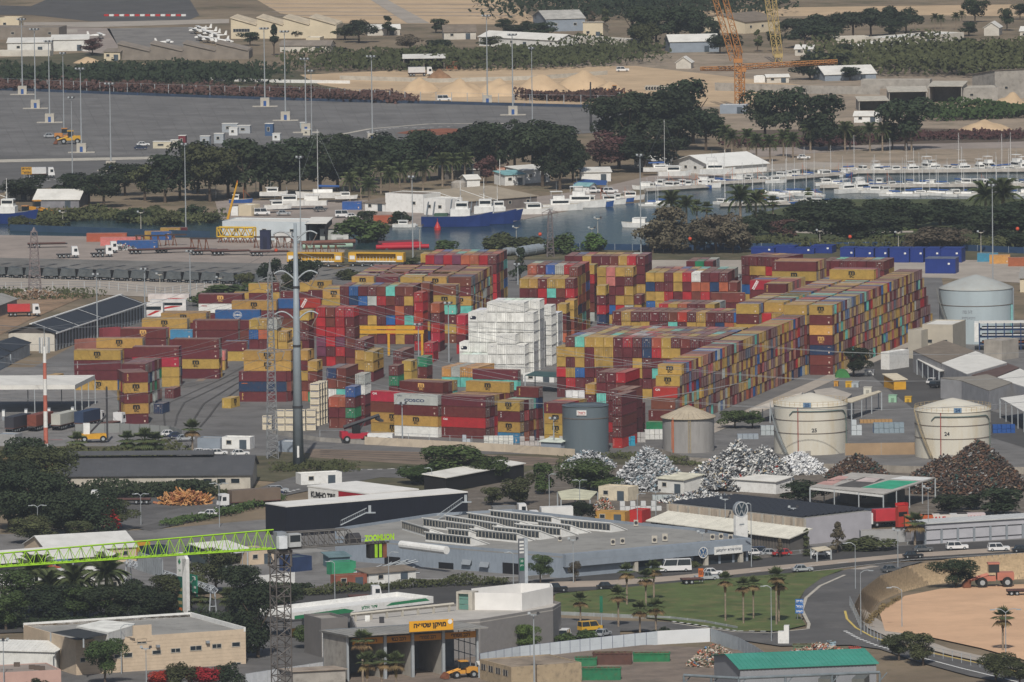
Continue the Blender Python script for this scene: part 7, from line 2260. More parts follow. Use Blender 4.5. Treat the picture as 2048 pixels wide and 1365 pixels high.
SIL=[(.42,.43,.44,5),(.6,.61,.62,3),(.2,.21,.22,3),(.09,.1,.11,2),(.2,.28,.33,1)]
WHI=[(.5,.5,.49,4),(.66,.66,.64,3),(.16,.17,.18,5),(.05,.05,.055,4),(.4,.05,.03,.3),(.12,.16,.2,1),(.4,.33,.22,.6)]
DRK=[(.05,.042,.038,6),(.09,.06,.045,4),(.13,.07,.045,3),(.3,.3,.29,.6),(.04,.08,.07,.7),(.2,.15,.1,1)]
RUB=[(.4,.33,.26,3),(.55,.5,.44,2),(.2,.12,.08,3),(.4,.1,.05,1),(.08,.12,.07,1.4),(.1,.2,.35,.4)]
heap('scrap_heap','bright tangle of silver aluminium scrap beside the concrete tank',1300,985,150,82,3600,SIL,.8,seed=2,long=1.0)
heap('scrap_heap','smaller silver scrap heap behind the green tree',1178,940,105,32,1200,SIL,.7,seed=3,long=.9)
heap('scrap_heap','mixed white and grey scrap heap below tank 25',1478,985,215,95,4200,WHI,.8,seed=4,peaks=3)
heap('scrap_heap','heap of white sheet scrap at the foot of tank 25',1598,952,110,42,1800,[(.62,.63,.64,4),(.75,.75,.74,3),(.3,.32,.35,2),(.1,.1,.11,1)],.8,seed=5)
heap('scrap_heap','low dark rusty scrap heap between the white tanks',1716,960,125,46,2200,DRK,.7,seed=6)
heap('scrap_heap','large dark heap of rusty scrap in front of tank 24',1960,992,270,102,6500,DRK,.8,seed=7,peaks=3)
heap('scrap_heap','ground littered with scrap behind the small sheds',1400,1010,160,20,1500,WHI,.7,seed=8)
heap('rubbish_heap','heap of mixed rubbish behind the green hall',1430,1338,110,42,1500,RUB,.6,seed=9)
heap('rubbish_heap','low rubbish heap with timber and plastic by the white stack of panels',1640,1322,150,26,1200,RUB,.6,seed=10)
heap('rubbish_heap','small heap of coloured waste beside the cream cabin',1207,1024,40,28,500,RUB,.5,seed=11)
heap('timber_pile','long pile of orange timber at the lorry park',370,1012,90,18,900,[(.42,.2,.07,4),(.5,.28,.12,2),(.3,.12,.06,2)],.8,depth=6,seed=12,long=2.5)
heap('scrap_heap','jumble of steel parts in the freight yard',240,502,60,10,300,WHI,.6,depth=6,seed=13)
heap('earth_heap','brown earth mound at the waste ground',70,600,110,14,400,[(.25,.16,.1,4),(.3,.25,.2,2),(.5,.5,.48,.5)],.6,depth=16,seed=14)
# vegetation and lamp masts
def trow(items,label,shape='round',matk='dark',group='trees',fine=False,name='tree',cat='tree',low=.12):
 n=len(items)
 for i,(x,yb,w,h,*e)in enumerate(sorted(items)):
  pos='' if n==1 else(', leftmost' if i==0 else ', rightmost' if i==n-1 else ', %s from the left'%nth(i))
  tree(x,yb,w,h,label+pos,e[1]if len(e)>1 else shape,e[0]if e else matk,group,fine,low,name,cat)
def brow(items,label,matk='olive',group='bushes'):
 trow(items,label,'bush',matk,group,name='bush',cat='bush',low=0)
def prow(items,label,fan=False,fronds=True,matk='palm',group='palms'):
 for i,(x,yb,w,h,*e)in enumerate(sorted(items)):
  pos='' if len(items)==1 else(', leftmost' if i==0 else ', rightmost' if i==len(items)-1 else ', %s from the left'%nth(i))
  palm(x,yb,w,h,label+pos,fan or bool(e),group,fronds,matk)
def thicket(name,label,pts,width,h,matk,n,leaf=.5,seed=1,lumps=3.5):
 """unbroken growth nobody could count: one object"""
 rg=random.Random(seed)
 P=[G(*p)for p in pts]
 o=P[0].copy()
 segs=[(a,b,(b-a).length)for a,b in zip(P[:-1],P[1:])]
 tot=sum(s[2]for s in segs)
 mb=MB()
 for k in range(n):
  t=rg.uniform(0,tot)
  for a,b,L in segs:
   if t<=L:
    c=a.lerp(b,t/L);break
   t-=L
  c=c+Vector((rg.uniform(-width/2,width/2)*.4,rg.uniform(-width/2,width/2),0))
  hh=h*(.45+.55*abs(mnoise.noise(Vector((c.x/(h*lumps),c.y/(h*lumps),seed)))*1.6+.25))
  z=hh*(rg.random()**.5)
  nrm=Vector((rg.uniform(-1,1),rg.uniform(-1,.4),rg.uniform(.1,1.2))).normalized()
  u=nrm.orthogonal().normalized();v=nrm.cross(u)
  a1=rg.uniform(0,pi);u,v=u*cos(a1)+v*sin(a1),v*cos(a1)-u*sin(a1)
  l=leaf*rg.uniform(.6,1.4)
  c=c-o+Vector((0,0,z))
  mb.add([tuple(c-u*l),tuple(c-v*l*.6),tuple(c+u*l),tuple(c+v*l*.7)],[(0,1,2,3)])
 ob=mb.obj(name,LEAF[matk]);ob.location=o
 tag(ob,label,None,None,'stuff')
trow([(62,404,80,52,'dark'),(30,402,48,32),(140,398,62,48),(178,410,74,66),(208,416,78,70,'dark'),(250,392,74,62),(290,402,82,74,'olive'),(330,406,86,90),(360,400,82,95,'dark'),(396,388,92,104),(420,404,86,108,'olive'),(456,396,92,112),(490,400,92,114),(522,394,96,112),(560,396,92,102),(600,392,96,110),(640,390,100,116),(675,386,96,110),(702,382,92,106)],'dark broad tree in the wood behind the boatyard',group='dark wood left of the harbour')
trow([(735,370,82,88),(770,364,86,90),(810,367,86,94),(850,364,86,96),(886,360,82,94),(920,357,86,94),(956,354,86,100),(990,352,82,98),(1030,347,86,100),(1065,340,86,98),(1096,328,104,84),(1085,374,104,112),(1120,381,80,106),(1146,364,62,82),(972,368,44,56,'brownpur')],'dark tall tree in the wood behind the fish hall',group='dark wood behind the fish hall')
trow([(1215,302,92,102),(1260,312,112,118),(1312,292,112,104),(1342,302,112,114),(1238,338,104,74,'brownpur'),(1200,346,72,64,'brownpur'),(1290,346,104,80,'dark'),(1352,322,92,92),(1386,288,104,120),(1412,302,78,86)],'very dark large tree in the grove left of the orange crane',group='grove by the crane')
trow([(1530,287,80,104),(1576,287,76,104),(1660,302,102,104),(1812,302,96,98),(1622,300,50,60),(1700,300,50,55,'olive'),(1785,300,50,50)],'dark solitary broad tree behind the marina palms',group='trees behind the marina')
prow([(1450,307,36,48),(1464,314,34,46),(1495,312,36,46),(1513,324,38,48),(1540,324,38,46),(1567,314,38,46),(1586,317,36,44),(1621,302,40,52),(1690,302,38,50),(1740,304,40,50),(1765,304,38,50),(1823,302,40,50)],'date palm in the row behind the marina',fronds=False,group='date palms behind the marina')
prow([(722,398,40,54),(762,388,42,56),(800,388,42,54),(823,380,40,50),(846,382,44,52),(885,374,46,58),(905,368,40,52),(930,362,40,48),(700,404,40,50),(738,410,40,46),(780,392,40,48)],'date palm in the row behind the fish hall',fronds=False,group='date palms behind the fish hall')
prow([(1343,452,56,58),(1373,454,46,52),(1394,450,32,46,1),(1414,452,30,44,1),(1481,457,62,72),(1512,454,54,62),(1546,442,34,46,1),(1524,410,28,26,1),(1617,405,22,26,1),(1972,452,74,72),(2006,452,80,76)],'palm on the near bank of the marina',fronds=False,matk='palm',group='palms on the marina bank')
trow([(1306,508,72,70),(1346,508,82,88),(1390,508,74,74),(1432,508,78,80),(1466,508,62,62),(1488,506,40,40),(1872,508,98,58),(1906,504,62,44),(1832,508,54,38)],'grey brown feathery tamarisk on the waterside',matk='grey',group='tamarisks on the waterside',low=.03)
trow([(1500,482,64,44),(1540,472,74,50),(1580,482,60,40,'brownpur'),(1620,458,100,58),(1664,452,92,52),(1700,472,92,62),(1740,458,92,54),(1780,452,82,54),(1640,488,112,68),(1712,488,100,52),(1832,458,84,58),(1880,452,92,48),(1930,462,92,54),(2002,478,104,62),(1960,482,84,48),(2042,472,84,64),(1790,478,70,44),(2030,500,80,40)],'dark park tree on the peninsula',group='park trees',low=.06)
brow([(1000,508,72,48,'olive'),(1042,508,82,42,'olive'),(1122,508,64,46,'green'),(1188,504,48,42,'fresh'),(890,504,56,28,'green'),(718,484,96,56,'green'),(750,478,60,40,'green'),(668,470,40,26),(345,450,50,30),(420,446,40,22),(100,462,60,30),(40,455,50,26),(270,445,60,34,'dark'),(130,440,50,24),(170,436,40,22),(385,436,50,30,'dark'),(310,434,40,26),(800,450,44,30,'dark'),(735,442,34,24,'dark')],'shore bush along the water',group='bushes along the water')
trow([(1707,754,62,54)],'dark round tree in front of the long container wall',fine=True)
trow([(1470,857,52,38),(1505,857,48,34)],'small tree beside the concrete tank',matk='green')
trow([(540,584,50,66,'dark'),(612,580,66,66,'dark'),(575,590,40,40,'olive'),(490,584,30,36,'olive')],'dark tree behind the lattice pylon',low=.08)
trow([(1040,562,38,66,'dark','tall')],'narrow dark tree beside the red container row')
brow([(450,606,110,40,'green'),(410,612,60,26,'green'),(520,592,60,34,'green'),(700,560,50,24,'olive'),(820,530,40,18,'olive')],'green shrub at the back of the left yard')
trow([(40,995,112,112),(95,1002,104,104,'olive'),(20,1062,124,122),(78,1072,124,132),(134,1076,124,112,'dark'),(184,1076,104,100),(235,1060,70,60,'olive'),(15,1010,90,90),(60,1090,90,60,'olive'),(165,1095,70,50,'olive')],'dark dense tree left of the lorry park',fine=True,group='trees by the lorry park',low=.04)
trow([(206,1062,64,62,'red','bush')],'crimson flowering bougainvillea in the dark trees')
trow([(36,1240,114,94,'green'),(104,1246,122,84),(168,1246,114,74,'green'),(232,1246,114,74),(292,1246,114,84),(336,1240,94,84,'olive'),(12,1262,80,80,'green'),(432,1188,84,92,'olive'),(482,1226,94,92),(380,1200,60,60,'olive'),(560,1215,70,50)],'dense green tree behind the stone building',matk='dark',fine=True,group='trees behind the stone building',low=.04)
trow([(516,1318,108,136,'dark')],'tall dark tree at the corner of the stone building',fine=True,low=.02)
trow([(700,1320,50,60),(612,1300,50,50,'green')],'tree beside the crane mast',fine=True)
prow([(74,1232,88,106),(100,1240,76,88),(150,1242,84,96),(214,1242,88,112)],'date palm behind the stone building',group='date palms lower left')
prow([(402,1236,56,56),(456,1242,48,60)],'fan palm by the sign gantry',fan=True,fronds=False)
trow([(210,1372,72,88,'green')],'loose green tree before the stone building',fine=True)
trow([(322,1376,52,40,'red','bush'),(362,1380,62,60,'olive','bush'),(410,1378,60,52,'red','bush'),(452,1378,60,56,'dark','bush'),(70,1385,40,30,'dark','bush')],'flowering shrub at the foot of the stone building',fine=True)
prow([(726,1396,50,130),(735,1432,50,122),(764,1428,48,120),(793,1428,46,118)],'fan palm in front of the truck wash',fan=True,group='fan palms by the truck wash')
trow([(1012,1302,50,52),(1045,1304,56,50)],'fresh green tree beside the station wall',matk='fresh',fine=True)
brow([(1165,1292,48,38,'green'),(1130,1290,40,28,'green'),(1330,1278,50,24,'dark')],'bush beside the parked cars')
prow([(1161,1246,40,56),(1237,1256,42,78),(1254,1212,40,80),(1292,1220,40,76),(1308,1204,40,78),(1280,1270,42,62),(1312,1274,44,72)],'fan palm at the left end of the grass island',fan=True,group='fan palms on the grass island')
prow([(1451,1245,38,96),(1487,1250,38,90),(1507,1240,36,82),(1553,1252,42,112),(1558,1246,40,90)],'tall fan palm in the middle of the grass island',fan=True,group='fan palms on the grass island')
prow([(1830,1092,50,60)],'stout fan palm beside the red billboard',fan=True)
prow([(2006,1304,48,82)],'fan palm at the edge of the sand lot',fan=True)
trow([(1798,1322,68,58),(1846,1332,70,60),(1992,1366,78,62),(2040,1375,60,50)],'round street tree beside the ramp road',matk='olive',fine=True,group='street trees by the ramp')
trow([(1912,1178,78,56)],'dark round tree beside the wheel loader',fine=True,low=.0)
trow([(1675,1108,38,58,'grey'),(1612,1100,24,40,'olive'),(1560,1118,22,36,'grey')],'thin shrub tree by the highway rail','tall')
brow([(1740,1102,90,32),(1700,1104,50,24),(1620,1112,50,14),(1500,1122,40,14),(1390,1136,30,16)],'roadside bush behind the guard rail')
trow([(1610,1008,82,44),(1900,1030,78,38),(1992,1032,104,52),(1940,1022,60,34)],'dark tree by the scrap sheds',matk='dark',low=.05)
trow([(1163,1047,48,46)],'dark round tree beside the orange container',fine=True)
trow([(1081,1168,44,58,'green'),(1150,1166,24,40,'grey')],'small tree in front of the grey hall',fine=True)
trow([(918,968,150,72),(846,970,84,44),(975,966,90,60)],'broad green acacia behind the tyre shop',matk='green',fine=True,low=0)
trow([(1177,988,118,70)],'broad green acacia beside the silver scrap',matk='green',fine=True,low=0)
trow([(1045,1012,62,64,'olive'),(1090,990,50,60,'green'),(985,1012,44,36,'olive')],'scrubby tree by the rusty shed',low=0)
prow([(385,908,44,62)],'fan palm beside the white parked cars',fan=True)
prow([(255,914,44,46),(290,916,56,52),(312,914,44,44),(155,916,46,46)],'stubby fan palm behind the grey roofed warehouse',fan=True,fronds=False)
thicket('scrub','reeds and scrub between the weighbridge and the warehouse',[(-20,925),(120,930),(260,918),(340,912)],26,3.2,'olive',5000,.5,2)
thicket('scrub','dry reeds left of the warehouse',[(-20,950),(110,950)],22,3.0,'dry',2200,.45,3)
thicket('scrub','bushes in front of the grey roofed warehouse',[(100,1000),(250,992),(330,990),(420,986)],14,4.2,'dark',5200,.42,4)
thicket('scrub','mixed scrub along the lorry park fence',[(300,985),(440,992),(470,1000)],6,2.4,'olive',1500,.35,5)
thicket('scrub','green verge along the access road',[(330,1052),(450,1030),(560,1000)],9,1.8,'green',2600,.35,6)
thicket('scrub','dry brush beside the steel power pole',[(560,940),(640,935),(700,940)],16,1.6,'olive',1800,.35,7)
thicket('scrub','roadside scrub above the highway',[(490,1195),(640,1190),(760,1180),(900,1172),(1010,1170)],7,2.4,'olive',3600,.35,8)
thicket('scrub','hedge in front of the low white wall',[(500,1190),(620,1183)],6,3.0,'dark',1600,.35,9)
thicket('scrub','ground growth below the trees lower left',[(-20,1252),(150,1256),(350,1246),(480,1250)],12,3.4,'dark',5200,.4,10)
thicket('scrub','green mangrove scrub beyond the apron fence',[(-20,160),(150,162),(300,160),(420,158),(520,158)],70,6.5,'dark',7000,.9,11)
thicket('scrub','purple brown brush along the apron fence',[(-20,176),(200,182),(420,190),(690,200),(815,204)],26,4.5,'brownpur',7000,.8,12)
thicket('scrub','purple brown brush below the sand berms',[(1050,198),(1150,200),(1240,204)],22,4.2,'brownpur',1800,.8,13)
thicket('scrub','grey green scrub behind the sand',[(640,130),(760,128),(900,128),(1050,126),(1130,122),(1250,112)],90,6,'olive',8000,.9,14)
thicket('scrub','dark far wood on the skyline',[(1090,16),(1180,18),(1300,16),(1400,12),(1440,4)],160,7,'pine',5000,1.1,15)
thicket('scrub','mixed scrub right of the yellow crane',[(1740,128),(1850,132),(1950,130),(2060,135)],130,9,'olive',9000,1.0,16)
thicket('scrub','green scrub above the marina bank',[(1860,236),(1960,232),(2060,228)],40,5,'green',3000,.8,17)
thicket('scrub','dry scrub along the dark bank',[(1460,292),(1650,290),(1840,278),(2060,275)],22,3,'brownpur',3200,.7,18)
thicket('scrub','low growth on the peninsula shore',[(1480,492),(1650,496),(1850,494),(2060,496)],26,3.4,'olive',4500,.6,19)
thicket('scrub','low brush on the waste ground',[(-20,590),(80,592),(180,590)],30,1.4,'olive',1500,.4,20)
thicket('scrub','brush beside the freight yard shore',[(60,440),(150,438),(240,436),(330,448),(430,440)],24,3.5,'olive',4000,.6,21)
thicket('scrub','dry weeds at the foot of the stone slope',[(1735,1250),(1760,1225),(1800,1200)],3,1.2,'dry',900,.25,22)
thicket('scrub','weeds along the scrap yard wall',[(1120,928),(1230,915),(1400,934)],8,2,'olive',1300,.35,23)
trow([(718,86,62,48,'pine','umbrella')],'umbrella pine beside the white barracks')
trow([(548,112,34,56,'dark','tall'),(500,92,38,26),(600,76,60,28),(645,74,40,20),(185,112,40,34,'brownpur'),(775,72,34,36,'dark','tall'),(872,66,40,26),(1010,66,40,26),(1050,66,30,22),(1085,80,60,34),(1040,74,50,26),(1080,58,26,34,'olive','tall'),(1210,62,30,40,'olive','tall'),(1185,60,24,34,'grey','tall'),(690,80,50,24,'olive'),(820,100,50,30,'grey'),(880,104,50,26),(980,98,46,24,'olive')],'airfield tree among the far buildings',group='airfield trees')
trow([(1268,96,62,78),(1312,98,72,80),(1352,96,70,78),(1398,88,56,70),(1290,104,50,60,'olive'),(1425,90,40,44),(1440,108,44,40),(1466,104,34,36),(1515,104,26,40,'olive','tall'),(1545,104,30,40)],'tall dark tree in the far eucalyptus grove',group='far eucalyptus grove')
trow([(1590,78,62,44,'pine','umbrella'),(1630,80,66,52,'pine','umbrella'),(1668,78,66,54,'pine','umbrella'),(1706,76,66,56,'pine','umbrella'),(1742,74,62,60,'pine','umbrella'),(1780,72,62,60,'pine','umbrella'),(1812,66,50,52,'pine','umbrella'),(1610,96,70,46,'pine','umbrella'),(1650,98,60,44,'dark'),(1785,78,44,34)],'umbrella pine in the far pine grove',group='far pine grove')
trow([(1950,46,46,50),(2014,62,28,44),(2040,40,30,30),(1938,72,40,26),(1650,146,84,44),(1620,160,60,40),(1690,120,50,30),(1700,162,40,26),(1930,96,40,20)],'dark tree among the white houses at the top right',group='upper right trees')
prow([(1870,58,20,26),(1882,58,18,24),(1830,60,18,26),(1912,60,20,30),(1924,56,18,30),(1810,62,18,22)],'small far palm among the white houses',fronds=False,group='far palms')
for x,b,t in((45,190,38),(71,218,58),(99.5,246,82),(163,306,137),(222,342,167),(530,214,57),(571,242,63),(612,266,118),(745,286,113),(975,209,32),(1026,231,70)):
 lamp_mast(x,b,t,'tall floodlight mast on pale plinth, foot at '+{45:'the fence corner',71:'the green strip',99.5:'the upper left slabs',163:'the right of the yellow forklifts',222:'the tree edge',530:'the apron fence',571:'the grey cabins',612:'the last grey cabin',745:'the red earth island',975:'the sand berms',1026:'the blue crate'}[x],6,True,group='apron floodlight masts')
for x,b,t,w in((128,266,106,'behind the yellow forklifts'),(145,358,195,'left of the white tanker'),(624,302,142,'behind the last cabin'),(1065,263,97,'at the apron bend'),(372,470,288,'beside the yellow frame'),(602,522,314,'behind the steel power pole'),(826,520,354,'before the fish hall'),(1282,508,311,'before the tamarisks'),(1986,580,372,'behind the huge pale tank'),(195,678,549,'before the solar roof'),(290,636,539,'by the bus roofs'),(381,602,503,'by the back shrubs'),(898,726,607,'left of the white reefers'),(838,762,650,'in the lane by the green box'),(727,760,691,'in front of the yellow pair'),(970,620,565,'behind the white reefers'),(1036,570,530,'beside the narrow dark tree'),(1484,640,555,'beside the slanted white band'),(1441,640,586,'before the broad maroon pair'),(1527,560,524,'by the rear maroon row'),(1108,905,838,'by the grey block pallets'),(805,882,808,'before the spaced letter container')):
 lamp_mast(x,b,t,'slim yard lamp mast '+w,4,group='yard lamp masts',r=.22,thin=True)
for x,b,t in((1196,503,437),(1033,502,455),(1184,502,457),(1327,506,458),(1481,502,466),(1640,502,462),(1797,502,466),(1962,508,465),(840,500,452),(126,462,424),(282,462,425),(320,586,549),(440,596,556)):
 lamp_mast(x,b,t,'pale lamp post standing '+{1196:'tallest by the shore bush',1033:'behind the steel cylinder',1184:'beside the round shore bush',1327:'before the tamarisks',1481:'at the end of the tamarisks',1640:'in the park',1797:'at the park path',1962:'at the far right fence',840:'beside the red pipes',126:'on the left bank',282:'on the left bank slope',320:'before the tarpaulin wagons',440:'by the back shrubs'}[x],2,r=.14,m=paleconc,group='quay lamp posts',thin=True)
for x,b,t,a,d,w in((76,1086,1013,1.3,1,'in the dark trees'),(108,1234,1125,1.5,0,'left of the date palms'),(219,1234,1147,-1.5,0,'right of the date palms'),(282,1052,990,1.2,1,'in the lorry park'),(439,1056,969,1.4,1,'before the curtain sided lorry'),(243,1350,1253,1.7,0,'before the stone building'),(778,1200,1107,1.4,0,'behind the fuel canopy'),(1027,1178,1107,-1.2,0,'by the grey totem'),(1147,1168,1079,0,0,'before the grey hall'),(1503,1136,1008,-.8,0,'beside the white totem'),(1711,1180,1090,-1.8,0,'at the top of the ramp'),(1722,1272,1145,1.8,0,'in the ramp bend'),(1804,1257,1180,-2.2,0,'on the sand edge'),(1543,1285,1175,-1.4,0,'beside the tall fan palms'),(2012,1345,1224,2.2,1,'at the sand lot palm'),(1796,1138,1060,0,0,'by the red billboard'),(1857,1088,975,0,0,'before the depot wall'),(1451,1078,998,0,0,'before the cream awning'),(1587,1080,1016,0,0,'before the lavender end wall'),(486,1202,1105,1.2,0,'before the blue shed'),(670,1210,1125,-1.2,0,'left of the fuel canopy'),(1099,1030,950,1.0,0,'beside the green acacia'),(1160,1035,962,1.0,1,'before the rusty shed roof'),(1275,1062,990,1.2,0,'right of the stacked cubes'),(1312,1060,983,0,0,'left of the cream awning'),(864,985,938,-1,0,'behind the black warehouse'),(1405,1130,1065,0,0,'at the roadside before the totem')):
 lamp_mast(x,b,t,'street lamp '+w,0 if a else 2,arm=a*1.2 if a else None,double=bool(d),r=.12,group='street lamps',thin=True)
lamp_mast(293,1378,1296,'street light with boxy twin heads by the flowering shrubs',2,r=.13,thin=True)
lamp_mast(1069,1385,1228,'thick grey camera pole before the old workshop',2,r=.22,thin=True)
lamp_mast(8,1385,1280,'yard lamp at the lower left corner',3,r=.13,thin=True)
lamp_mast(1182,262,164,'dark tapered pole at the apron grove',0,r=.5,m=darksteel)
# vehicles, boats and yard equipment
def hull_mb(L,W,H,bow=.35,flare=.15,sheer=.25):
 mb=MB()
 st=[(-L/2,.82),(-L*.2,1.0),(L*.12,.98),(L*.32,.68),(L/2,.03)]
 rows=[]
 for x,w in st:
  sh=H*(1+sheer*max(0,x/(L/2))**2)
  rows.append([(x-(bow if x>L*.4 else 0),-W/2*w*(1-flare),.0),(x,-W/2*w,sh),(x,W/2*w,sh),(x-(bow if x>L*.4 else 0),W/2*w*(1-flare),0)])
 for r in rows:mb.v+=r
 for i in range(4):
  for j in range(3):
   mb.f.append((i*4+j,(i+1)*4+j,(i+1)*4+j+1,i*4+j+1));mb.m.append(0 if j!=1 else 1)
 mb.f.append((0,1,2,3));mb.m.append(0)
 return mb
deckm=mat((.50,.46,.38),.7,.15,1)
bluehull=mat((.015,.04,.17),.5,.15,.5)
def boat(kind):
 if kind=='sail':
  L=10.5;r=thing('sailing_boat',None,'sailing boat');hull_mb(L,3.1,1.1).obj('hull',[white,deckm],r)
  mb=MB();mb.xprism([(-.9,1.1),(.9,1.1),(.65,1.75),(-.65,1.75)],-2.4,1.6);c=mb.obj('cabin',white,r)
  mb=MB();mb.box(-2,1.2,-.86,-.8,1.3,1.55);mb.obj('window',glass,c)
  mb=MB();mb.tube((.6,0,1.2),(.6,0,14),.09,.06,6);mb.bar((.6,-.9,8),(.6,.9,8),.04);mb.obj('mast',white,r)
  mb=MB();mb.tube((.5,0,2.4),(-3.8,0,2.3),.28,.22,6);mb.obj('sail_cover',bluep,r)
  mb=MB()
  for p in((-5,0,1.2),(5,0,1.4),(.6,1.4,1.1),(.6,-1.4,1.1)):mb.tube((.6,0,13.9),p,.018,.018,3)
  mb.obj('rigging',steel,r)
 elif kind=='motor':
  r=thing('motor_boat',None,'motor boat');hull_mb(9,3.2,1.3).obj('hull',[white,deckm],r)
  mb=MB();mb.xprism([(-1.2,1.3),(1.2,1.3),(1.0,2.6),(-1.0,2.6)],-2.2,1.4);mb.box(-2.6,1.0,-1.15,1.15,2.62,2.75);c=mb.obj('cabin',white,r)
  mb=MB();mb.box(-1.9,1.1,-1.2,-1.1,1.75,2.35);mb.box(1.38,1.46,-.9,.9,1.75,2.4);mb.obj('window',glass,c)
  mb=MB();mb.tube((-1,0,2.7),(-1,0,4.6),.05,.03,4);mb.bar((-1,-.5,3.8),(-1,.5,3.8),.04);mb.obj('mast',galv,r)
 elif kind=='yacht':
  r=thing('motor_yacht',None,'motor yacht');hull_mb(13,4.2,1.9).obj('hull',[white,deckm],r)
  mb=MB();mb.xprism([(-1.6,1.9),(1.6,1.9),(1.4,3.5),(-1.4,3.5)],-4,2);mb.xprism([(-1.2,3.5),(1.2,3.5),(1.1,4.6),(-1.1,4.6)],-3.2,.4);c=mb.obj('cabin',white,r)
  mb=MB();mb.box(-3.4,1.6,-1.62,-1.48,2.4,3.1);mb.box(1.98,2.06,-1.2,1.2,2.4,3.2);mb.obj('window',glass,c)
  mb=MB();mb.box(-4,-.2,-1.5,1.5,5.9,6.0)
  for x in(-3.8,-.4):
   for y in(-1.4,1.4):mb.bar((x,y,4.5),(x,y,5.9),.05)
  mb.obj('hardtop',white,r);mb=MB();mb.tube((-2,0,6),(-2,0,9),.06,.03,4);mb.obj('mast',galv,r)
 elif kind=='blue':
  r=thing('fishing_boat',None,'fishing boat');hull_mb(9.5,3.3,1.4).obj('hull',[bluep,deckm],r)
  mb=MB();mb.box(-3.2,-.8,-1.1,1.1,1.3,3.2);mb.box(-3.4,-.6,-1.25,1.25,3.2,3.32);c=mb.obj('wheelhouse',white,r)
  mb=MB();mb.box(-3,-1,-1.16,-1.1,2.2,2.9);mb.obj('window',glass,c)
  mb=MB();mb.tube((1,0,1.3),(1,0,6),.07,.04,5);mb.bar((1,0,5),(3.6,0,2.5),.04);mb.obj('mast',orangep,r)
 else:
  r=thing('fishing_trawler',None,'trawler');hull_mb(22,6,3.2,1.2,.25,.4).obj('hull',[bluehull,mat((.2,.2,.2),.8)],r)
  mb=MB();mb.box(-2,4,-2.2,2.2,3.0,5.4);mb.box(-.5,3.4,-1.8,1.8,5.4,7.6);c=mb.obj('wheelhouse',white,r)
  mb=MB();mb.box(-.2,3.1,-1.86,-1.8,6.3,7.2);mb.box(3.4,3.46,-1.6,1.6,6.3,7.2);mb.obj('window',glass,c)
  mb=MB();mb.tube((1,0,7.6),(1,0,14),.14,.08,6);mb.bar((1,-1.6,11),(1,1.6,11),.07);mb.tube((1,0,8),(-6,0,10.5),.09,.09,5);mb.obj('mast',white,r)
  mb=MB()
  for x in(-9.5,-7.5):
   for y in(-2,2):mb.bar((x,y,3),(x+.6,y*.7,7.5),.14)
   mb.bar((x+.6,-1.4,7.5),(x+.6,1.4,7.5),.14)
  mb.obj('stern_gantry',steel,r)
  mb=MB();mb.box(-7,-3,-1.6,1.6,3.0,4.0);mb.obj('net_heap',mat((.05,.1,.07),.9),r)
 return r
BP={k:boat(k)for k in('sail','motor','yacht','blue','trawl')}
BK={k:tree_of(v)for k,v in BP.items()}
BU={}
def put_boat(kind,x,y,ang,sc,label,group='boats in the marina',z=.1):
 p=G(x,y,z)
 if kind not in BU:
  BU[kind]=1;r=BP[kind];r.location=p;r.rotation_euler=(0,0,radians(ang));r.scale=(sc,)*3;r['label']=label
 else:
  r=dup(BP[kind],BK[kind],p,radians(ang),label,(sc,)*3)
 r['group']=group
 return r
BN={'sail':'white sailing boat with blue sail cover','motor':'white cabin motor boat','yacht':'white motor yacht with hardtop','blue':'blue hulled fishing boat','trawl':'blue trawler'}
def brow_(y,x0,x1,n,kinds,angs,where,dy=0):
 cnt={}
 for i in range(n):
  k=rnd.choice(kinds);cnt[k]=cnt.get(k,0)+1
  x=x0+(x1-x0)*(i+rnd.uniform(.2,.8))/n
  put_boat(k,x,y+dy*(x-x0)/(x1-x0)+rnd.uniform(-1.5,1.5),rnd.choice(angs)+rnd.uniform(-9,9),rnd.uniform(.62,.9),'%s, %s such in %s'%(BN[k],nth(cnt[k]-1),where))
brow_(345,1700,2070,18,['yacht','yacht','motor','sail','sail'],[-75,-60,20],'the rearmost row under the quay',-2)
brow_(359,1555,1700,11,['motor','blue','motor','sail'],[10,-40,160],'the row by the quay bend',-8)
brow_(373,1640,2060,22,['sail','motor','motor','blue','sail','sail'],[15,-20,170,-60],'the middle pontoon row')
brow_(392,1770,2060,15,['sail','sail','sail','motor'],[165,170,10],'the front row before the park')
brow_(386,1690,1780,6,['yacht','motor','sail'],[-20,30,170],'the row by the lone yacht')
brow_(410,1440,1660,15,['sail','sail','blue','motor','sail'],[20,160,-30],'the pontoon behind the bank palms')
brow_(378,1285,1420,10,['motor','yacht','blue','motor'],[10,170,-20],'the near left pontoon',-2)
brow_(368,1400,1560,12,['motor','blue','sail','motor'],[10,-30,165],'the pontoon by the white boathouse',-3)
brow_(392,1480,1640,9,['sail','sail','sail'],[15,160],'the mid basin mooring')
brow_(412,1285,1330,3,['sail','sail'],[10,165],'the left basin corner')
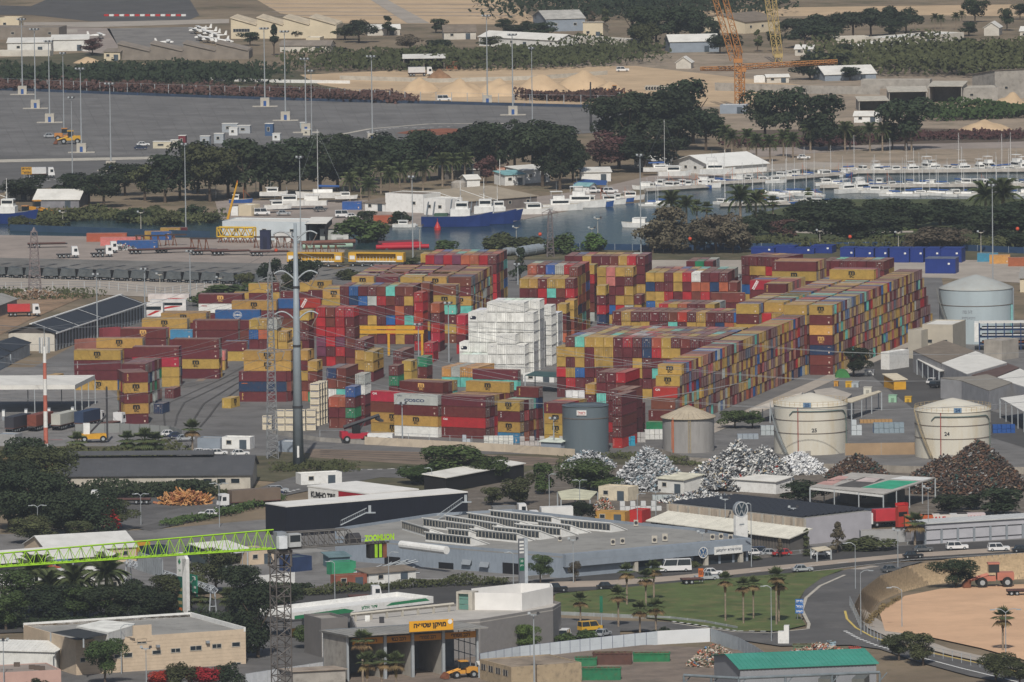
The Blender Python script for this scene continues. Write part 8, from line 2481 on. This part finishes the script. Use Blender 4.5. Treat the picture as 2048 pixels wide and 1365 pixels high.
for k,x,y,a,s,w in(('trawl',915,453,-4,1.0,'foremost at the fish quay'),('trawl',962,448,-3,1.0,'second at the fish quay'),('trawl',990,442,4,.8,'rearmost at the fish quay'),('motor',809,455,-10,.8,'beside the dark quay bush'),('motor',1070,428,8,1.3,'left at the harbour wall'),('yacht',1126,421,6,1.0,'with a dark awning at the harbour wall'),('yacht',1168,415,-4,1.1,'largest at the harbour wall'),('blue',1195,414,0,1.1,'beside the largest yacht'),('motor',1222,409,-5,1.1,'black hulled corner of the wall'),('blue',1245,404,0,.8,'small by the corner of the wall'),('motor',1275,455,175,1.1,'alone before the tamarisks'),('motor',1262,400,10,1.0,'right of the harbour wall'),('trawl',8,447,-10,1.0,'at the left picture edge')):
 put_boat(k,x,y,a,s,BN[k]+', '+w,'boats along the fish quay')
for k,x,y,a,s,w in(('sail',642,396,178,1.55,'big and propped ashore in the boatyard'),('motor',548,392,-5,1.0,'propped by the dark wood'),('motor',582,412,5,1.3,'propped in the boatyard middle'),('motor',620,411,175,1.2,'under an orange cover in the boatyard'),('motor',556,418,10,1.0,'low beside the parked van'),('motor',693,398,0,.8,'beyond the big yacht'),('blue',482,406,0,.8,'behind the cream gate hut'),('sail',1325,343,0,1.2,'ashore before the boathouse'),('motor',1350,352,0,1.2,'ashore at the boathouse slip'),('yacht',1435,348,0,.9,'ashore right of the boathouse')):
 put_boat(k,x,y,a,s,BN[k]+', '+w,'boats ashore',1.3)
for i,(a,b)in enumerate((((1290,386),(1420,378)),((1395,374),(1560,366)),((1560,364),(1710,352)),((1640,379),(2070,376)),((1440,416),(1660,410)),((1700,350),(2070,346)))):
 p,q_=G(*a),G(*b);mb=MB();mb.bar((0,0,.5),q_-p+Vector((0,0,.5)),1.0);o=mb.obj('pontoon',concrete);o.location=p
 tag(o,'floating pontoon, '+('left basin','before the boathouse','quay bend','basin middle','near bank','rear quay')[i],'pontoon','pontoons')
for x,b,t in((432,396,338),(458,384,325),(512,388,325),(540,388,340),(1000,372,318),(1450,396,300),(1545,372,318)):
 mb=MB();h=HM(b,t);mb.tube((0,0,0),(0,0,h),.13,.08,6);mb.bar((-.8,0,h*.6),(.8,0,h*.6),.05);o=mb.obj('mast',white);o.location=G(x,b)
 tag(o,'bare white mast '+{432:'leftmost in the boatyard',458:'second in the boatyard',512:'third in the boatyard',540:'banded, by the propped boat',1000:'behind the fish hall',1450:'before the boathouse',1545:'in the boathouse pontoon row'}[x],'mast','bare masts')
def car_parts(kind,paint):
 L,W,H={'car':(4.4,1.8,1.45),'suv':(4.8,1.95,1.75),'van':(5.0,1.95,2.1),'bus':(7.0,2.1,2.7),'pickup':(5.2,1.9,1.75)}[kind]
 e=1 if kind in('van','bus')else 0
 lo=MB();hh=H*(.55 if not e else.5)
 lo.xprism([(-W/2,.3),(W/2,.3),(W/2*.98,hh),(-W/2*.98,hh)],-L/2,L/2)
 x0,x1,y0,y1={'car':(-1.7,.9,-1.2,.3),'suv':(-2.3,1.0,-2.1,.5),'van':(-2.45,1.7,-2.4,1.2),'bus':(-3.45,2.9,-3.4,2.3),'pickup':(-.7,1.2,-.5,.7)}[kind]
 def cab(mb,k,z0,z1,m=0):
  w0,w1=W/2*.95*k,W/2*.82*k
  mb.add([(x0,-w0,z0),(x1,-w0,z0),(x1,w0,z0),(x0,w0,z0),(y0,-w1,z1),(y1,-w1,z1),(y1,w1,z1),(y0,w1,z1)],[(0,1,5,4),(1,2,6,5),(2,3,7,6),(3,0,4,7),(4,5,6,7)],m)
 g=MB();cab(g,1.0,hh,H-.06)
 rf=MB();rf.box(y0-.05,y1+.05,-W/2*.83,W/2*.83,H-.06,H)
 for x in(x0*.98,(x0+x1)/2,x1*.95):
  t=(x-x0)/(x1-x0);xt=y0+(y1-y0)*t
  for s in(-1,1):rf.bar((x,s*W/2*.95,hh),(xt,s*W/2*.83,H-.04),.07)
 w=MB()
 w.tube((0,-.11,0),(0,.11,0),.33,.33,12);w.tube((0,-.12,0),(0,.12,0),.18,.18,8,1)
 return lo,g,rf,w,L,W
VM={}
def car(kind,x,y,ang,col,label,group='cars',rough=.35):
 k=(kind,col)
 p=mat(col,rough,.05,1,spec=.5,name='car paint')
 if kind not in VM:VM[kind]=car_parts(kind,p)
 lo,g,rf,w,L,W=VM[kind]
 if k not in VM:
  VM[k]=[lo.mesh('body',p),g.mesh('glass',glass),rf.mesh('roof',p),w.mesh('wheel',[rubber,galv])]
 r=thing({'car':'car','suv':'car','van':'van','bus':'minibus','pickup':'pickup_truck'}[kind],label,{'bus':'minibus','van':'van','pickup':'pickup'}.get(kind,'car'),G(x,y,.35),radians(ang),group)
 for n,me in zip(('body','window','roof'),VM[k]):link(n,me,r)
 for sx in(-.32,.32):
  for s in(-1,1):link('wheel',VM[k][3],r,(L*sx,s*(W/2-.1),.33))
 return r
Wc,Bc,Sc,Gc,Nc,Rc=(.7,.7,.7),(.012,.013,.016),(.36,.38,.40),(.10,.105,.11),(.02,.03,.07),(.4,.03,.03)
for a in(('car',1605,1143,12,Sc,'silver hatchback on the highway before the junction'),('pickup',1413,1160,12,Sc,'silver pickup towing a flat trailer'),('car',1424,1150,12,Wc,'white car beside the silver pickup'),('bus',1350,1143,190,Wc,'white minibus in front of the car hall'),('car',1214,1178,9,Bc,'black saloon on the highway'),('suv',1112,1183,9,Bc,'black off-roader at the left of the highway'),('car',1826,1116,10,Bc,'black saloon on the highway above the ramp'),('car',1782,1144,25,Gc,'dark car turning into the ramp'),('car',1846,1103,9,Gc,'grey car at the far lane'),('suv',1914,1099,8,Wc,'white estate car in the far lane'),('suv',1997,1102,8,Wc,'white off-roader at the right of the highway'),('car',2044,1104,8,Bc,'black car at the right edge'),('car',1508,1110,20,Wc,'white car parked by the white totem'),('suv',1523,1109,20,Nc,'dark car parked by the white totem'),('car',1541,1111,15,Sc,'silver car parked in the dealer row'),('car',1563,1111,200,Rc,'red car parked in the dealer row'),('car',1640,1112,8,Wc,'white car under the cream carport'),('van',1130,1278,80,Wc,'white van parked by the station wall'),('car',1206,1272,60,Sc,'silver car parked among the palms'),('van',1180,1262,30,(.6,.35,.03),'yellow van parked among the palms'),('car',417,1032,170,Wc,'white car in the lorry park'),('suv',556,986,20,Sc,'silver car behind the warehouse gable'),('car',547,990,20,Nc,'dark car behind the warehouse gable'),('car',339,872,15,Wc,'white car parked by the panel fence'),('car',353,876,15,Nc,'navy car parked by the panel fence'),('car',370,881,15,Sc,'silver car parked by the panel fence'),('car',401,909,15,Wc,'first white car in the parking row'),('car',416,910,15,Wc,'second white car in the parking row'),('car',436,910,15,Wc,'third white car in the parking row'),('car',480,911,15,Wc,'last white car in the parking row'),('car',1866,767,60,Wc,'white car by the works sheds'),('suv',1873,774,60,Bc,'black car by the works sheds'),('van',524,430,5,Wc,'white van parked beside the gate hut'),('car',567,430,5,Sc,'silver car on the harbour road'),('van',686,434,5,Wc,'white van near the blue quay container'),('car',640,422,40,Gc,'grey car in the harbour car park'),('car',705,436,5,Wc,'white car beside the white fish hall'),('suv',1186,385,5,Wc,'white van by the harbour office'),('suv',1221,386,5,Wc,'white car by the harbour office'),('car',1607,318,5,Wc,'white car on the marina track'),('car',286,292,10,Wc,'white car by the cream cabins'),('car',281,299,10,Nc,'blue car by the cream cabins'),('car',100,275,5,Sc,'silver car by the forklifts'),('van',888,202,5,Wc,'white pickup below the sand berms'),('suv',1245,143,5,Wc,'white car on the building site')):
 car(*a)
def cab_(r,x,col,W=2.5,H=3.2):
 mb=MB();mb.add([(x,-W/2,.7),(x+2.2,-W/2,.7),(x+2.2,W/2,.7),(x,W/2,.7),(x,-W/2,H),(x+1.7,-W/2,H),(x+1.7,W/2,H),(x,W/2,H)],[(0,1,5,4),(1,2,6,5),(2,3,7,6),(3,0,4,7),(4,5,6,7),(3,2,1,0)])
 c=mb.obj('cab',mat(col,.4,.06),r)
 mb=MB();mb.box(x+.7,x+1.65,-W/2-.03,-W/2-.01,1.7,2.6);mb.box(x+.7,x+1.65,W/2+.01,W/2+.03,1.7,2.6);mb.add([(x+2.08,-W/2+.15,1.7),(x+2.08,W/2-.15,1.7),(x+1.84,W/2-.15,2.8),(x+1.84,-W/2+.15,2.8)],[(0,1,2,3)]);mb.obj('window',glass,c)
WH=MB();WH.tube((0,-.18,0),(0,.18,0),.5,.5,12);WH.tube((0,-.2,0),(0,.2,0),.25,.25,8,1);WH=WH.mesh('wheel',[rubber,galv])
def lorry(x,y,ang,label,cab=Wc,L=12,box=None,cargo=None,tail=True,name='lorry',text=None,hb=2.7):
 r=thing(name,label,'lorry',G(x,y,.3),radians(ang),'lorries')
 mb=MB();mb.box(-L/2,L/2,-.9,.9,.75,1.05);mb.obj('chassis',darksteel,r)
 if cab:cab_(r,L/2,cab)
 if tail:
  mb=MB();mb.box(-L/2,L/2-.6,-1.25,1.25,1.06,1.25);mb.obj('deck',mat((.12,.06,.05),.8),r)
 if box:
  mb=MB();mb.box(-L/2,L/2-.7,-1.25,1.25,1.26,1.26+hb);b=mb.obj('box',mat(box,.55,.1,.5),r)
  if text:mb=MB();put_text(mb,text,(0,-1.27,2.7),(1,0,0),(0,0,1),width=L*.5,height=1.1,bold=.04);mb.obj('lettering',redp,b)
 for sx in[-L/2+.9,-L/2+2.1]+([L/2+1.2,L/2-1]if cab else[])+([-L/2+3.3]if L>10 else[]):
  for s in(-1,1):link('wheel',WH,r,(sx,s*1.05,.5))
 return r
for a in((128,515,8,'white tractor unit standing alone in the freight yard',Wc,4.5,None,None,False),(196,513,8,'white tractor unit, nearer of the pair',Wc,4.5,None,None,False),(206,505,8,'white tractor unit, farther of the pair',Wc,4.5,None,None,False),(95,494,5,'orange flat trailer in the freight yard',None,12),(300,506,10,'rusty stake trailer beside the blue box',None,13),(352,504,10,'rusty flat trailer with long load',None,13),(420,508,10,'brown flat trailer among the steel frames',None,12),(462,509,10,'low brown trailer nearest the yellow frame',None,12),(540,510,6,'red brown trailer beside the dark tank',None,12)):
 lorry(*a)
lorry(506,1012,205,'white lorry with brown curtain sided trailer',L=13,box=(.17,.13,.1))
lorry(250,1008,178,'white lorry with empty low loader',L=12)
lorry(1775,1052,200,'delivery lorry with red and white box',L=8,box=(.5,.04,.05),text='טסייט',hb=2.6)
lorry(1752,1050,200,'grey lorry behind the lavender end wall',cab=(.1,.12,.14),L=8,box=(.05,.06,.075),hb=2.4)
for k,(x,c,w)in enumerate(((1840,(.45,.1,.03),'orange'),(1875,(.6,.55,.5),'white and red'),(1910,(.55,.54,.53),'white'),(1945,(.6,.5,.5),'pale red lettered'),(1690,(.1,.3,.42),'pale blue roofed'))):
 lorry(x,1062-k,5,w+' box trailer parked behind the depot wall',cab=None,L=7,box=c,hb=2.4,text='SALE' if k in(1,3)else None)
for x,y,c,w in((37,862,(.04,.04,.05),'dark'),(82,858,(.2,.06,.04),'rust red'),(130,856,(.45,.45,.4),'grey white'),(176,852,(.03,.05,.1),'navy')):
 lorry(x,y,68,w+' container lorry under the weighbridge roof',L=11,box=c)
lorry(215,855,62,'white lorry with empty brown trailer beside the curved stack',L=10)
lorry(1385,1168,12,'low flat car trailer behind the silver pickup',cab=None,L=5)
lorry(720,1202,8,'white lorry cab passing behind the fuel canopy',L=5)
lorry(1010,1036,10,'white tipper lorry by the rusty shed',L=6,box=(.2,.2,.2),hb=1.5)
lorry(1110,1048,190,'white box lorry beside the dark round tree',L=8,box=(.66,.66,.64))
lorry(1655,1395,80,'grey tarpaulin lorry, left of two beside the green hall',cab=None,L=8,box=(.13,.135,.125),hb=2.9)
lorry(1722,1395,80,'grey tarpaulin lorry, right of two beside the green hall',cab=None,L=8,box=(.13,.135,.125),hb=2.9)
lorry(2060,1190,5,'dark flat trailer on the sand lot',cab=None,L=10)
for x,y,w in((75,355,'white tanker truck on the apron edge'),(835,152,'white truck with red crane at the building site'),(40,632,'red tanker truck by the solar roof')):
 lorry(x,y,5,w,L=7,box=(.6,.6,.6)if x!=40 else(.5,.05,.05),hb=2.0)
def machine(name,label,x,y,ang,parts,cat):
 r=thing(name,label,cat,G(x,y,.25),radians(ang))
 for pn,m,fn in parts:
  mb=MB();fn(mb);mb.obj(pn,m,r)
 return r
def wheels(r,xs,R,w):
 me=MB();me.tube((0,-.35,0),(0,.35,0),R,R,14);me.tube((0,-.37,0),(0,.37,0),R*.5,R*.5,10,1);me=me.mesh('wheel',[rubber,galv])
 for x in xs:
  for s in(-1,1):link('wheel',me,r,(x,s*w,R))
def stacker(x,y,ang,col,label,boom):
 c=mat(col,.5,.1)
 r=machine('reach_stacker',label,x,y,ang,[('body',c,lambda m:(m.box(-4,3,-1.4,1.4,.9,2.1),m.box(-4.2,-2.6,-1.5,1.5,1.2,2.7))),('cab',black,lambda m:m.box(-1.2,.6,-.8,.8,2.1,4.1)),('boom',boom,lambda m:(m.tube((-3.4,0,3.6),(5.5,0,6.4),.55,.4,4),m.tube((0,0,2),(2,0,5.1),.2,.2,6))),('spreader',boom,lambda m:(m.box(5.0,6.0,-3,3,5.0,5.5),m.box(5.3,5.7,-.4,.4,5.4,6.2)))],'reach stacker')
 wheels(r,(-2.9,2),.85,1.35)
stacker(715,884,12,(.42,.02,.04),'red reach stacker beside the crates',darksteel)
r=machine('container_handler','yellow and white empty container handler with tall dark mast',188,884,5,[('body',yellowp,lambda m:m.box(-3.5,3,-1.3,1.3,.8,2.0)),('cab',white,lambda m:(m.box(-2.6,-1,-.9,.9,2,4.6))),('mast',darksteel,lambda m:(m.box(3.1,3.5,-1,-.7,.4,13.5),m.box(3.1,3.5,.7,1,.4,13.5),m.box(3.1,3.5,-.7,.7,8,8.5),m.box(3.1,3.5,-.7,.7,12.5,13))),('strut',darksteel,lambda m:m.tube((-1,0,2.2),(3.2,0,6.5),.25,.25,6))],'container handler');wheels(r,(-2.4,2.2),.8,1.2)
for x,y,a,c,s,w in((925,1356,200,(.62,.3,.05),1.0,'yellow wheel loader at the wash bay'),(1985,1174,185,(.45,.17,.12),1.5,'faded pink wheel loader on the sand lot'),(140,288,180,(.6,.34,.03),1.3,'yellow forklift truck on the far apron'),(130,281,0,(.5,.22,.06),1.2,'orange loader behind the yellow forklift'),(1230,190,0,(.5,.25,.1),1.0,'orange loader below the sand berms'),(75,432,20,(.6,.28,.03),1.4,'orange digger by the white sheds'),(50,438,160,(.5,.25,.1),1.2,'tan digger beside the blue trawler')):
 r=machine('wheel_loader',w,x,y,a,[('body',mat(c,.6,.15),lambda m:(m.box(-3,-.6,-.9,.9,1,2.1),m.box(-.4,2,-.7,.7,.9,1.6))),('cab',glass,lambda m:m.box(-.9,.6,-.7,.7,2.1,3.3)),('roof',mat(c,.6,.15),lambda m:m.box(-1,.7,-.8,.8,3.3,3.5)),('arm',mat(c,.6,.15),lambda m:(m.bar((.6,-.6,1.8),(3.4,-.6,1.0),.18),m.bar((.6,.6,1.8),(3.4,.6,1.0),.18))),('bucket',rustmat,lambda m:m.yprism([(3.3,.1),(4.4,.1),(4.2,.5),(3.5,1.3),(3.2,1.0)],-1.3,1.3))],'wheel loader');r.scale=(s,)*3;wheels(r,(-2,1.6),.75,1.0)
r=machine('gantry_frame','yellow steel gantry frame among the container stacks',778,712,-8,[('leg',yellowp,lambda m:m.box(-9.3,-8.7,-.3,.3,0,6)),('leg',yellowp,lambda m:m.box(8.7,9.3,-.3,.3,0,6)),('leg',yellowp,lambda m:m.box(-.3,.3,-.3,.3,0,6)),('beam',yellowp,lambda m:(m.box(-9.5,9.5,-.4,.4,6,6.8))),('beam',yellowp,lambda m:m.box(-13,6,7.6,8.4,6.4,7.2))],'gantry frame')
for x0,w in((574,'left'),(697,'right')):
 f=Frame((x0,534),(x0+110,535));r=thing('railway_wagon',w+' yellow railway machine wagon with long side openings','railway wagon',f.o,f.rz,'yellow railway machines');L=f.L
 mb=MB();mb.box(0,L,0,2.8,1.1,1.5);mb.obj('chassis',darksteel,r)
 for a,b in((0,L*.14),(L*.86,L)):
  mb=MB();mb.box(a,b,0,2.8,1.5,4.2);c=mb.obj('cab',mat((.60,.34,.03),.55,.1),r);mb=MB();mb.box(a+.4,b-.4,-.03,-.01,2.2,3.3);mb.obj('plate',white,c)
 mb=MB();mb.box(L*.14,L*.86,0,2.8,3.9,4.2);mb.box(L*.14,L*.86,1.4,2.8,1.5,3.9);mb.obj('housing',mat((.60,.34,.03),.55,.1),r)
 mb=MB();mb.box(L*.14,L*.86,0,.1,1.5,1.8)
 for k in range(12):mb.bar((L*(.15+.06*k),.05,1.6),(L*(.15+.06*k),.05,3.0),.05)
 mb.obj('railing',white,r)
 for k in range(6):link('wheel',WH,r,(L*(.08+.168*k),.3,.5))
tarp=mat((.075,.085,.09),.7,.25,.5,stain=(.13,.135,.13),stain_amt=.4)
for i in range(16):
 f=Frame((-20+35.2*i,556+i*1.0),(12.5+35.2*i,556.6+i*1.0));r=thing('covered_wagon','wagon under sagging grey tarpaulin, %s in the row'%nth(i),'wagon',f.o,f.rz,'tarpaulin covered wagons');L=f.L
 rg=random.Random(i);mb=MB();NX,NZ=9,5
 for j in range(NZ+1):
  for k in range(NX+1):
   u,t=k/NX,j/NZ
   sg=.35*sin(pi*u*2+i)*(1-t)+rg.uniform(-.12,.12)
   mb.v.append((L*(.5+(u-.5)*(1.0-.16*t)),-.15-(1-t)*.5+sg*.4,1.1+t*2.3-(.35*abs(sin(pi*u))if j==NZ else 0)+(rg.uniform(-.15,.15)if j==0 else 0)))
 for j in range(NZ):
  for k in range(NX):a=j*(NX+1)+k;mb.f.append((a,a+1,a+NX+2,a+NX+1));mb.m.append(0)
 n=len(mb.v);mb.v+=[(x,y+3.2,z)for x,y,z in mb.v[NZ*(NX+1):n]]
 for k in range(NX):a=NZ*(NX+1)+k;mb.f.append((a,a+1,n+k+1,n+k));mb.m.append(0)
 mb.obj('tarpaulin',tarp,r);mb=MB();mb.box(.2,L-.2,.2,2.8,.8,1.2);mb.box(.4,L-.4,.4,2.8,1.2,3.0);mb.obj('chassis',black,r)
 for s in(.15,.3,.7,.85):link('wheel',WH,r,(L*s,.3,.5))
cratem=mat((.62,.55,.42),.7,.12,.8)
CR=MB();CR.box(0,2.3,0,1.9,.12,1.75)
for k in range(4):CR.box(-.02,2.32,-.03,-.005,.12+k*.4,.42+k*.4)
CRs=MB();CRs.box(.15,2.15,-.06,-.032,1.5,1.66)
CRl=MB()
for k in range(6):CRl.box(2.305,2.36,.1+k*.3,.2+k*.3,.12,1.75)
for z in(.1,.9,1.7):CRl.box(2.365,2.40,0,1.9,z,z+.08)
CRm=[CR.mesh('plastic_crate',cratem),CRs.mesh('slot',mat((.02,.05,.14),.6)),CRl.mesh('end_lattice',mat((.2,.21,.22),.7))]
for si,(x,y,n,d)in enumerate(((525,861,2,1),(551,863,3,1),(571,863,3,1),(592,863,3,1),(613,862,3,1),(621,853,6,4))):
 for j in range(d):
  for k in range(n):
   o=link('plastic_crate',CRm[0],None,G(x,y)+Vector((j*.62,j*2.0,k*1.78)),-.1)
   tag(o,'cream crate with blue slot, %s up in the %s stack%s'%(nth(k),('lone left','second','third','fourth','fifth','tall rear')[si],(', row %s'%nth(j)if d>1 else '')),'crate','cream crates in stacks')
   link('slot',CRm[1],o);link('end_lattice',CRm[2],o)
def blocks(x,y,nx,nz,ny,col,label,sz=1.2,cat='pallet block',name='pallet_block'):
 m=mat(col,.6,.12,1)
 b=MB();b.box(.03,sz-.05,.03,sz-.05,.12,sz*.95);b.box(0,sz-.02,0,sz-.02,0,.1);me=b.mesh(name,m)
 for i in range(nx):
  for j in range(ny):
   for k in range(nz if j or nz<2 else nz-(i%2)):
    o=link(name,me,None,G(x,y)+Vector((i*sz,j*sz,k*sz)),.1)
    tag(o,'%s, column %s, row %s, level %s'%(label,nth(i),nth(j),nth(k)),cat,label)
blocks(968,893,6,2,2,(.62,.62,.58),'white wrapped pallet before the front row')
blocks(1040,893,9,2,1,(.46,.43,.41),'grey wrapped pallet before the front row')
blocks(925,895,2,3,1,(.42,.46,.5),'grey blue pallet at the wall',1.0)
blocks(1233,893,4,2,2,(.03,.28,.42),'cyan wrapped pallet beside the grey silo',1.15)
blocks(1262,886,3,2,2,(.42,.41,.40),'grey block pallet near the concrete tank')
blocks(1290,880,5,2,2,(.62,.62,.60),'white block pallet near the concrete tank')
blocks(1132,808,3,2,2,(.68,.68,.68),'white cube block behind the grey silo',1.6)
blocks(1240,1024,8,2,1,(.55,.56,.56),'white plastic cube before the cream cabin')
blocks(1305,1002,4,1,2,(.42,.46,.46),'plastic cube by the small white shed')
blocks(1703,872,2,3,1,(.5,.54,.56),'grey plastic cube tower beside tank 25',1.3)
blocks(1748,868,6,2,3,(.24,.30,.34),'blue grey drum cube behind the white tanks',1.25)
blocks(1720,848,9,1,3,(.40,.24,.10),'orange topped drum behind the white tanks',.9)
blocks(1986,868,5,2,2,(.02,.08,.28),'blue plastic drum block beside tank 24',1.1)
blocks(1522,872,3,2,2,(.40,.44,.45),'grey plastic cube left of tank 25',1.2)
blocks(1475,880,4,1,2,(.3,.34,.38),'slate coloured cube by the small trees',1.3)
hopm=mat((.014,.035,.19),.5,.12,.4)
for i,(x0,x1,yb,yt,w)in enumerate(((1502,1548,509,496,'first of the low pair'),(1545,1589,508,493,'second of the low pair'),(1575,1628,509,497,'third low one'),(1622,1664,508,492,'fourth low one'),(1680,1708,524,496,'leftmost of the tall row'),(1710,1747,525,497,'second of the tall row'),(1750,1775,525,497,'third of the tall row'),(1779,1818,526,497,'fourth of the tall row'),(1820,1846,526,497,'fifth of the tall row'),(1850,1880,526,497,'sixth of the tall row'),(1878,1923,526,497,'last of the tall row'),(1850,1911,548,517,'standing alone before the row'))):
 f=Frame((x0,yb),(x1,yb+.4));h=HM(yb,yt);r=thing('blue_container','deep blue tall box, '+w,'container',f.o,f.rz,'tall blue boxes')
 mb=MB();mb.box(.05,f.L,.05,6,.1,h-.1);slats(mb,0,f.L,.2,h-.2,.05,.8,.05);mb.obj('body',hopm,r)
 mb=MB();mb.box(0,f.L+.05,0,6.05,h-.1,h+.05);mb.obj('lid',hopm if i!=11 else mat((.12,.14,.2),.7),r)
 mb=MB();mb.box(f.L*.75,f.L*.75+.6,-.03,-.005,h*.6,h*.6+.5);mb.obj('label_plate',white,r)
def cyl(name,label,a,b,z,R,m,cat,rings=0):
 p,q_=G(*a),G(*b);d=q_-p;r=thing(name,label,cat,p);mb=MB();mb.tube((0,0,z),d+Vector((0,0,z)),R,R,18);mb.obj('shell',m,r,False)
 for k in range(rings):
  t=(k+.5)/rings;c=d*t;u=d.normalized()*.25;mb=MB();mb.tube(c-u+Vector((0,0,z)),c+u+Vector((0,0,z)),R+.08,R+.08,18);mb.obj('band',steel,r)
 mb=MB()
 for t in(.2,.8):c=d*t;mb.box(c.x-.4,c.x+.4,c.y-.6,c.y+.6,0,z)
 mb.obj('cradle',darksteel,r)
cyl('steel_cylinder','huge horizontal grey steel cylinder behind the red row',(1040,516),(1090,508),1.8,1.55,mat((.27,.31,.35),.45,.1),'cylinder',3)
cyl('steel_cylinder','shorter grey steel cylinder left of the huge one',(1010,514),(1036,511),1.5,1.2,mat((.25,.28,.31),.5,.1),'cylinder',2)
for i,(a,b,c,w)in enumerate((((764,497),(842,494),(.40,.015,.03),'bright red pipe, upper'),((752,501),(858,499),(.40,.015,.03),'bright red pipe, lower'),((756,493),(836,490),(.10,.03,.04),'dark maroon pipe behind the red ones'),((605,500),(705,497),(.30,.42,.33),'pale green pipe behind the yellow wagons'),((600,493),(710,489),(.16,.07,.05),'rusty brown pipe behind the green one'))):
 cyl('long_pipe',w,a,b,.9,.7,mat(c,.5,.12),'pipe')
o,f,h=pbox('generator','white generator box beside the reach stacker','generator',735,785,888,868,2.6,white)
for x in(.3,5.3):mb=MB();mb.tube((x,-.3,.9),(x,-.02,.9),.75 if x>1 else.3,.75 if x>1 else.3,14);mb.obj('fan_grille' if x>1 else 'wheel',steel,o)
mb=MB();mb.box(2,2.7,-.05,-.01,.9,1.7);mb.obj('vent',darksteel,o)
r=thing('buoy','red cone buoy floating before the trawlers','buoy',G(875,461));mb=MB();mb.lathe([(1.0,0),(1.0,.8),(.2,2.6)],10);mb.obj('float',redp,r);mb=MB();mb.tube((0,0,2.6),(0,0,3.6),.1,.1,5);mb.obj('staff',redp,r)
def person(x,y,vest,label):
 r=bpy.data.meshes.new('person')
 J=[(0,0,.95),(0,0,1.15),(0,0,1.4),(0,0,1.52),(0,-.02,1.66),(.12,0,.9),(.14,-.02,.5),(.13,0,.08),(.13,-.14,.03),(-.12,0,.9),(-.15,.05,.5),(-.16,.08,.08),(-.16,-.06,.03),(.2,0,1.4),(.3,0,1.12),(.32,-.1,.88),(-.2,0,1.4),(-.3,.02,1.12),(-.3,-.12,.9)]
 E=[(0,1),(1,2),(2,3),(3,4),(0,5),(5,6),(6,7),(7,8),(0,9),(9,10),(10,11),(11,12),(2,13),(13,14),(14,15),(2,16),(16,17),(17,18)]
 R=[.15,.15,.17,.06,.11,.1,.075,.05,.05,.1,.075,.05,.05,.075,.05,.04,.075,.05,.04]
 r.from_pydata(J,E,[]);o=link('person',r,None,G(x,y,.12));o.modifiers.new('skin','SKIN');sub=o.modifiers.new('sub','SUBSURF');sub.levels=sub.render_levels=2
 for v,q_ in zip(r.skin_vertices[0].data,R):v.radius=(q_,q_)
 r.skin_vertices[0].data[0].use_root=True
 dg=bpy.context.evaluated_depsgraph_get();me=bpy.data.meshes.new_from_object(o.evaluated_get(dg));o.modifiers.clear();o.data=me;me.materials.clear()
 for m in(mat((.03,.035,.06),.8),mat(vest,.7),mat((.35,.2,.14),.6)):me.materials.append(m)
 for p in me.polygons:z=p.center.z;p.material_index=0 if z<.92 else(2 if z>1.5 or z<.95 and abs(p.center.x)>.26 else 1)
 tag(o,label,'person');mb=MB();mb.blob((0,-.02,1.73),(.13,.14,.1),10,6);mb.obj('helmet',mat(vest,.5),o)
person(50,862,(.6,.1,.02),'person in an orange vest walking on the gate lane');person(142,834,(.45,.6,.02),'person in a lime vest standing by the weighbridge post')
# the air
mb=MB();mb.box(-3700,3700,CAMY-60,7200,-1.0,CAMH+20)
hz=bpy.data.materials.new('air');hz.use_nodes=True
for n_ in list(hz.node_tree.nodes):
 if n_.type=='BSDF_PRINCIPLED':hz.node_tree.nodes.remove(n_)
v_=hz.node_tree.nodes.new('ShaderNodeVolumePrincipled')
v_.inputs['Color'].default_value=(.80,.87,.96,1)
v_.inputs['Density'].default_value=.000045
v_.inputs['Anisotropy'].default_value=.2
hz.node_tree.links.new(v_.outputs[0],hz.node_tree.nodes['Material Output'].inputs['Volume'])
tag(mb.obj('haze',hz),None,None,None,'stuff')
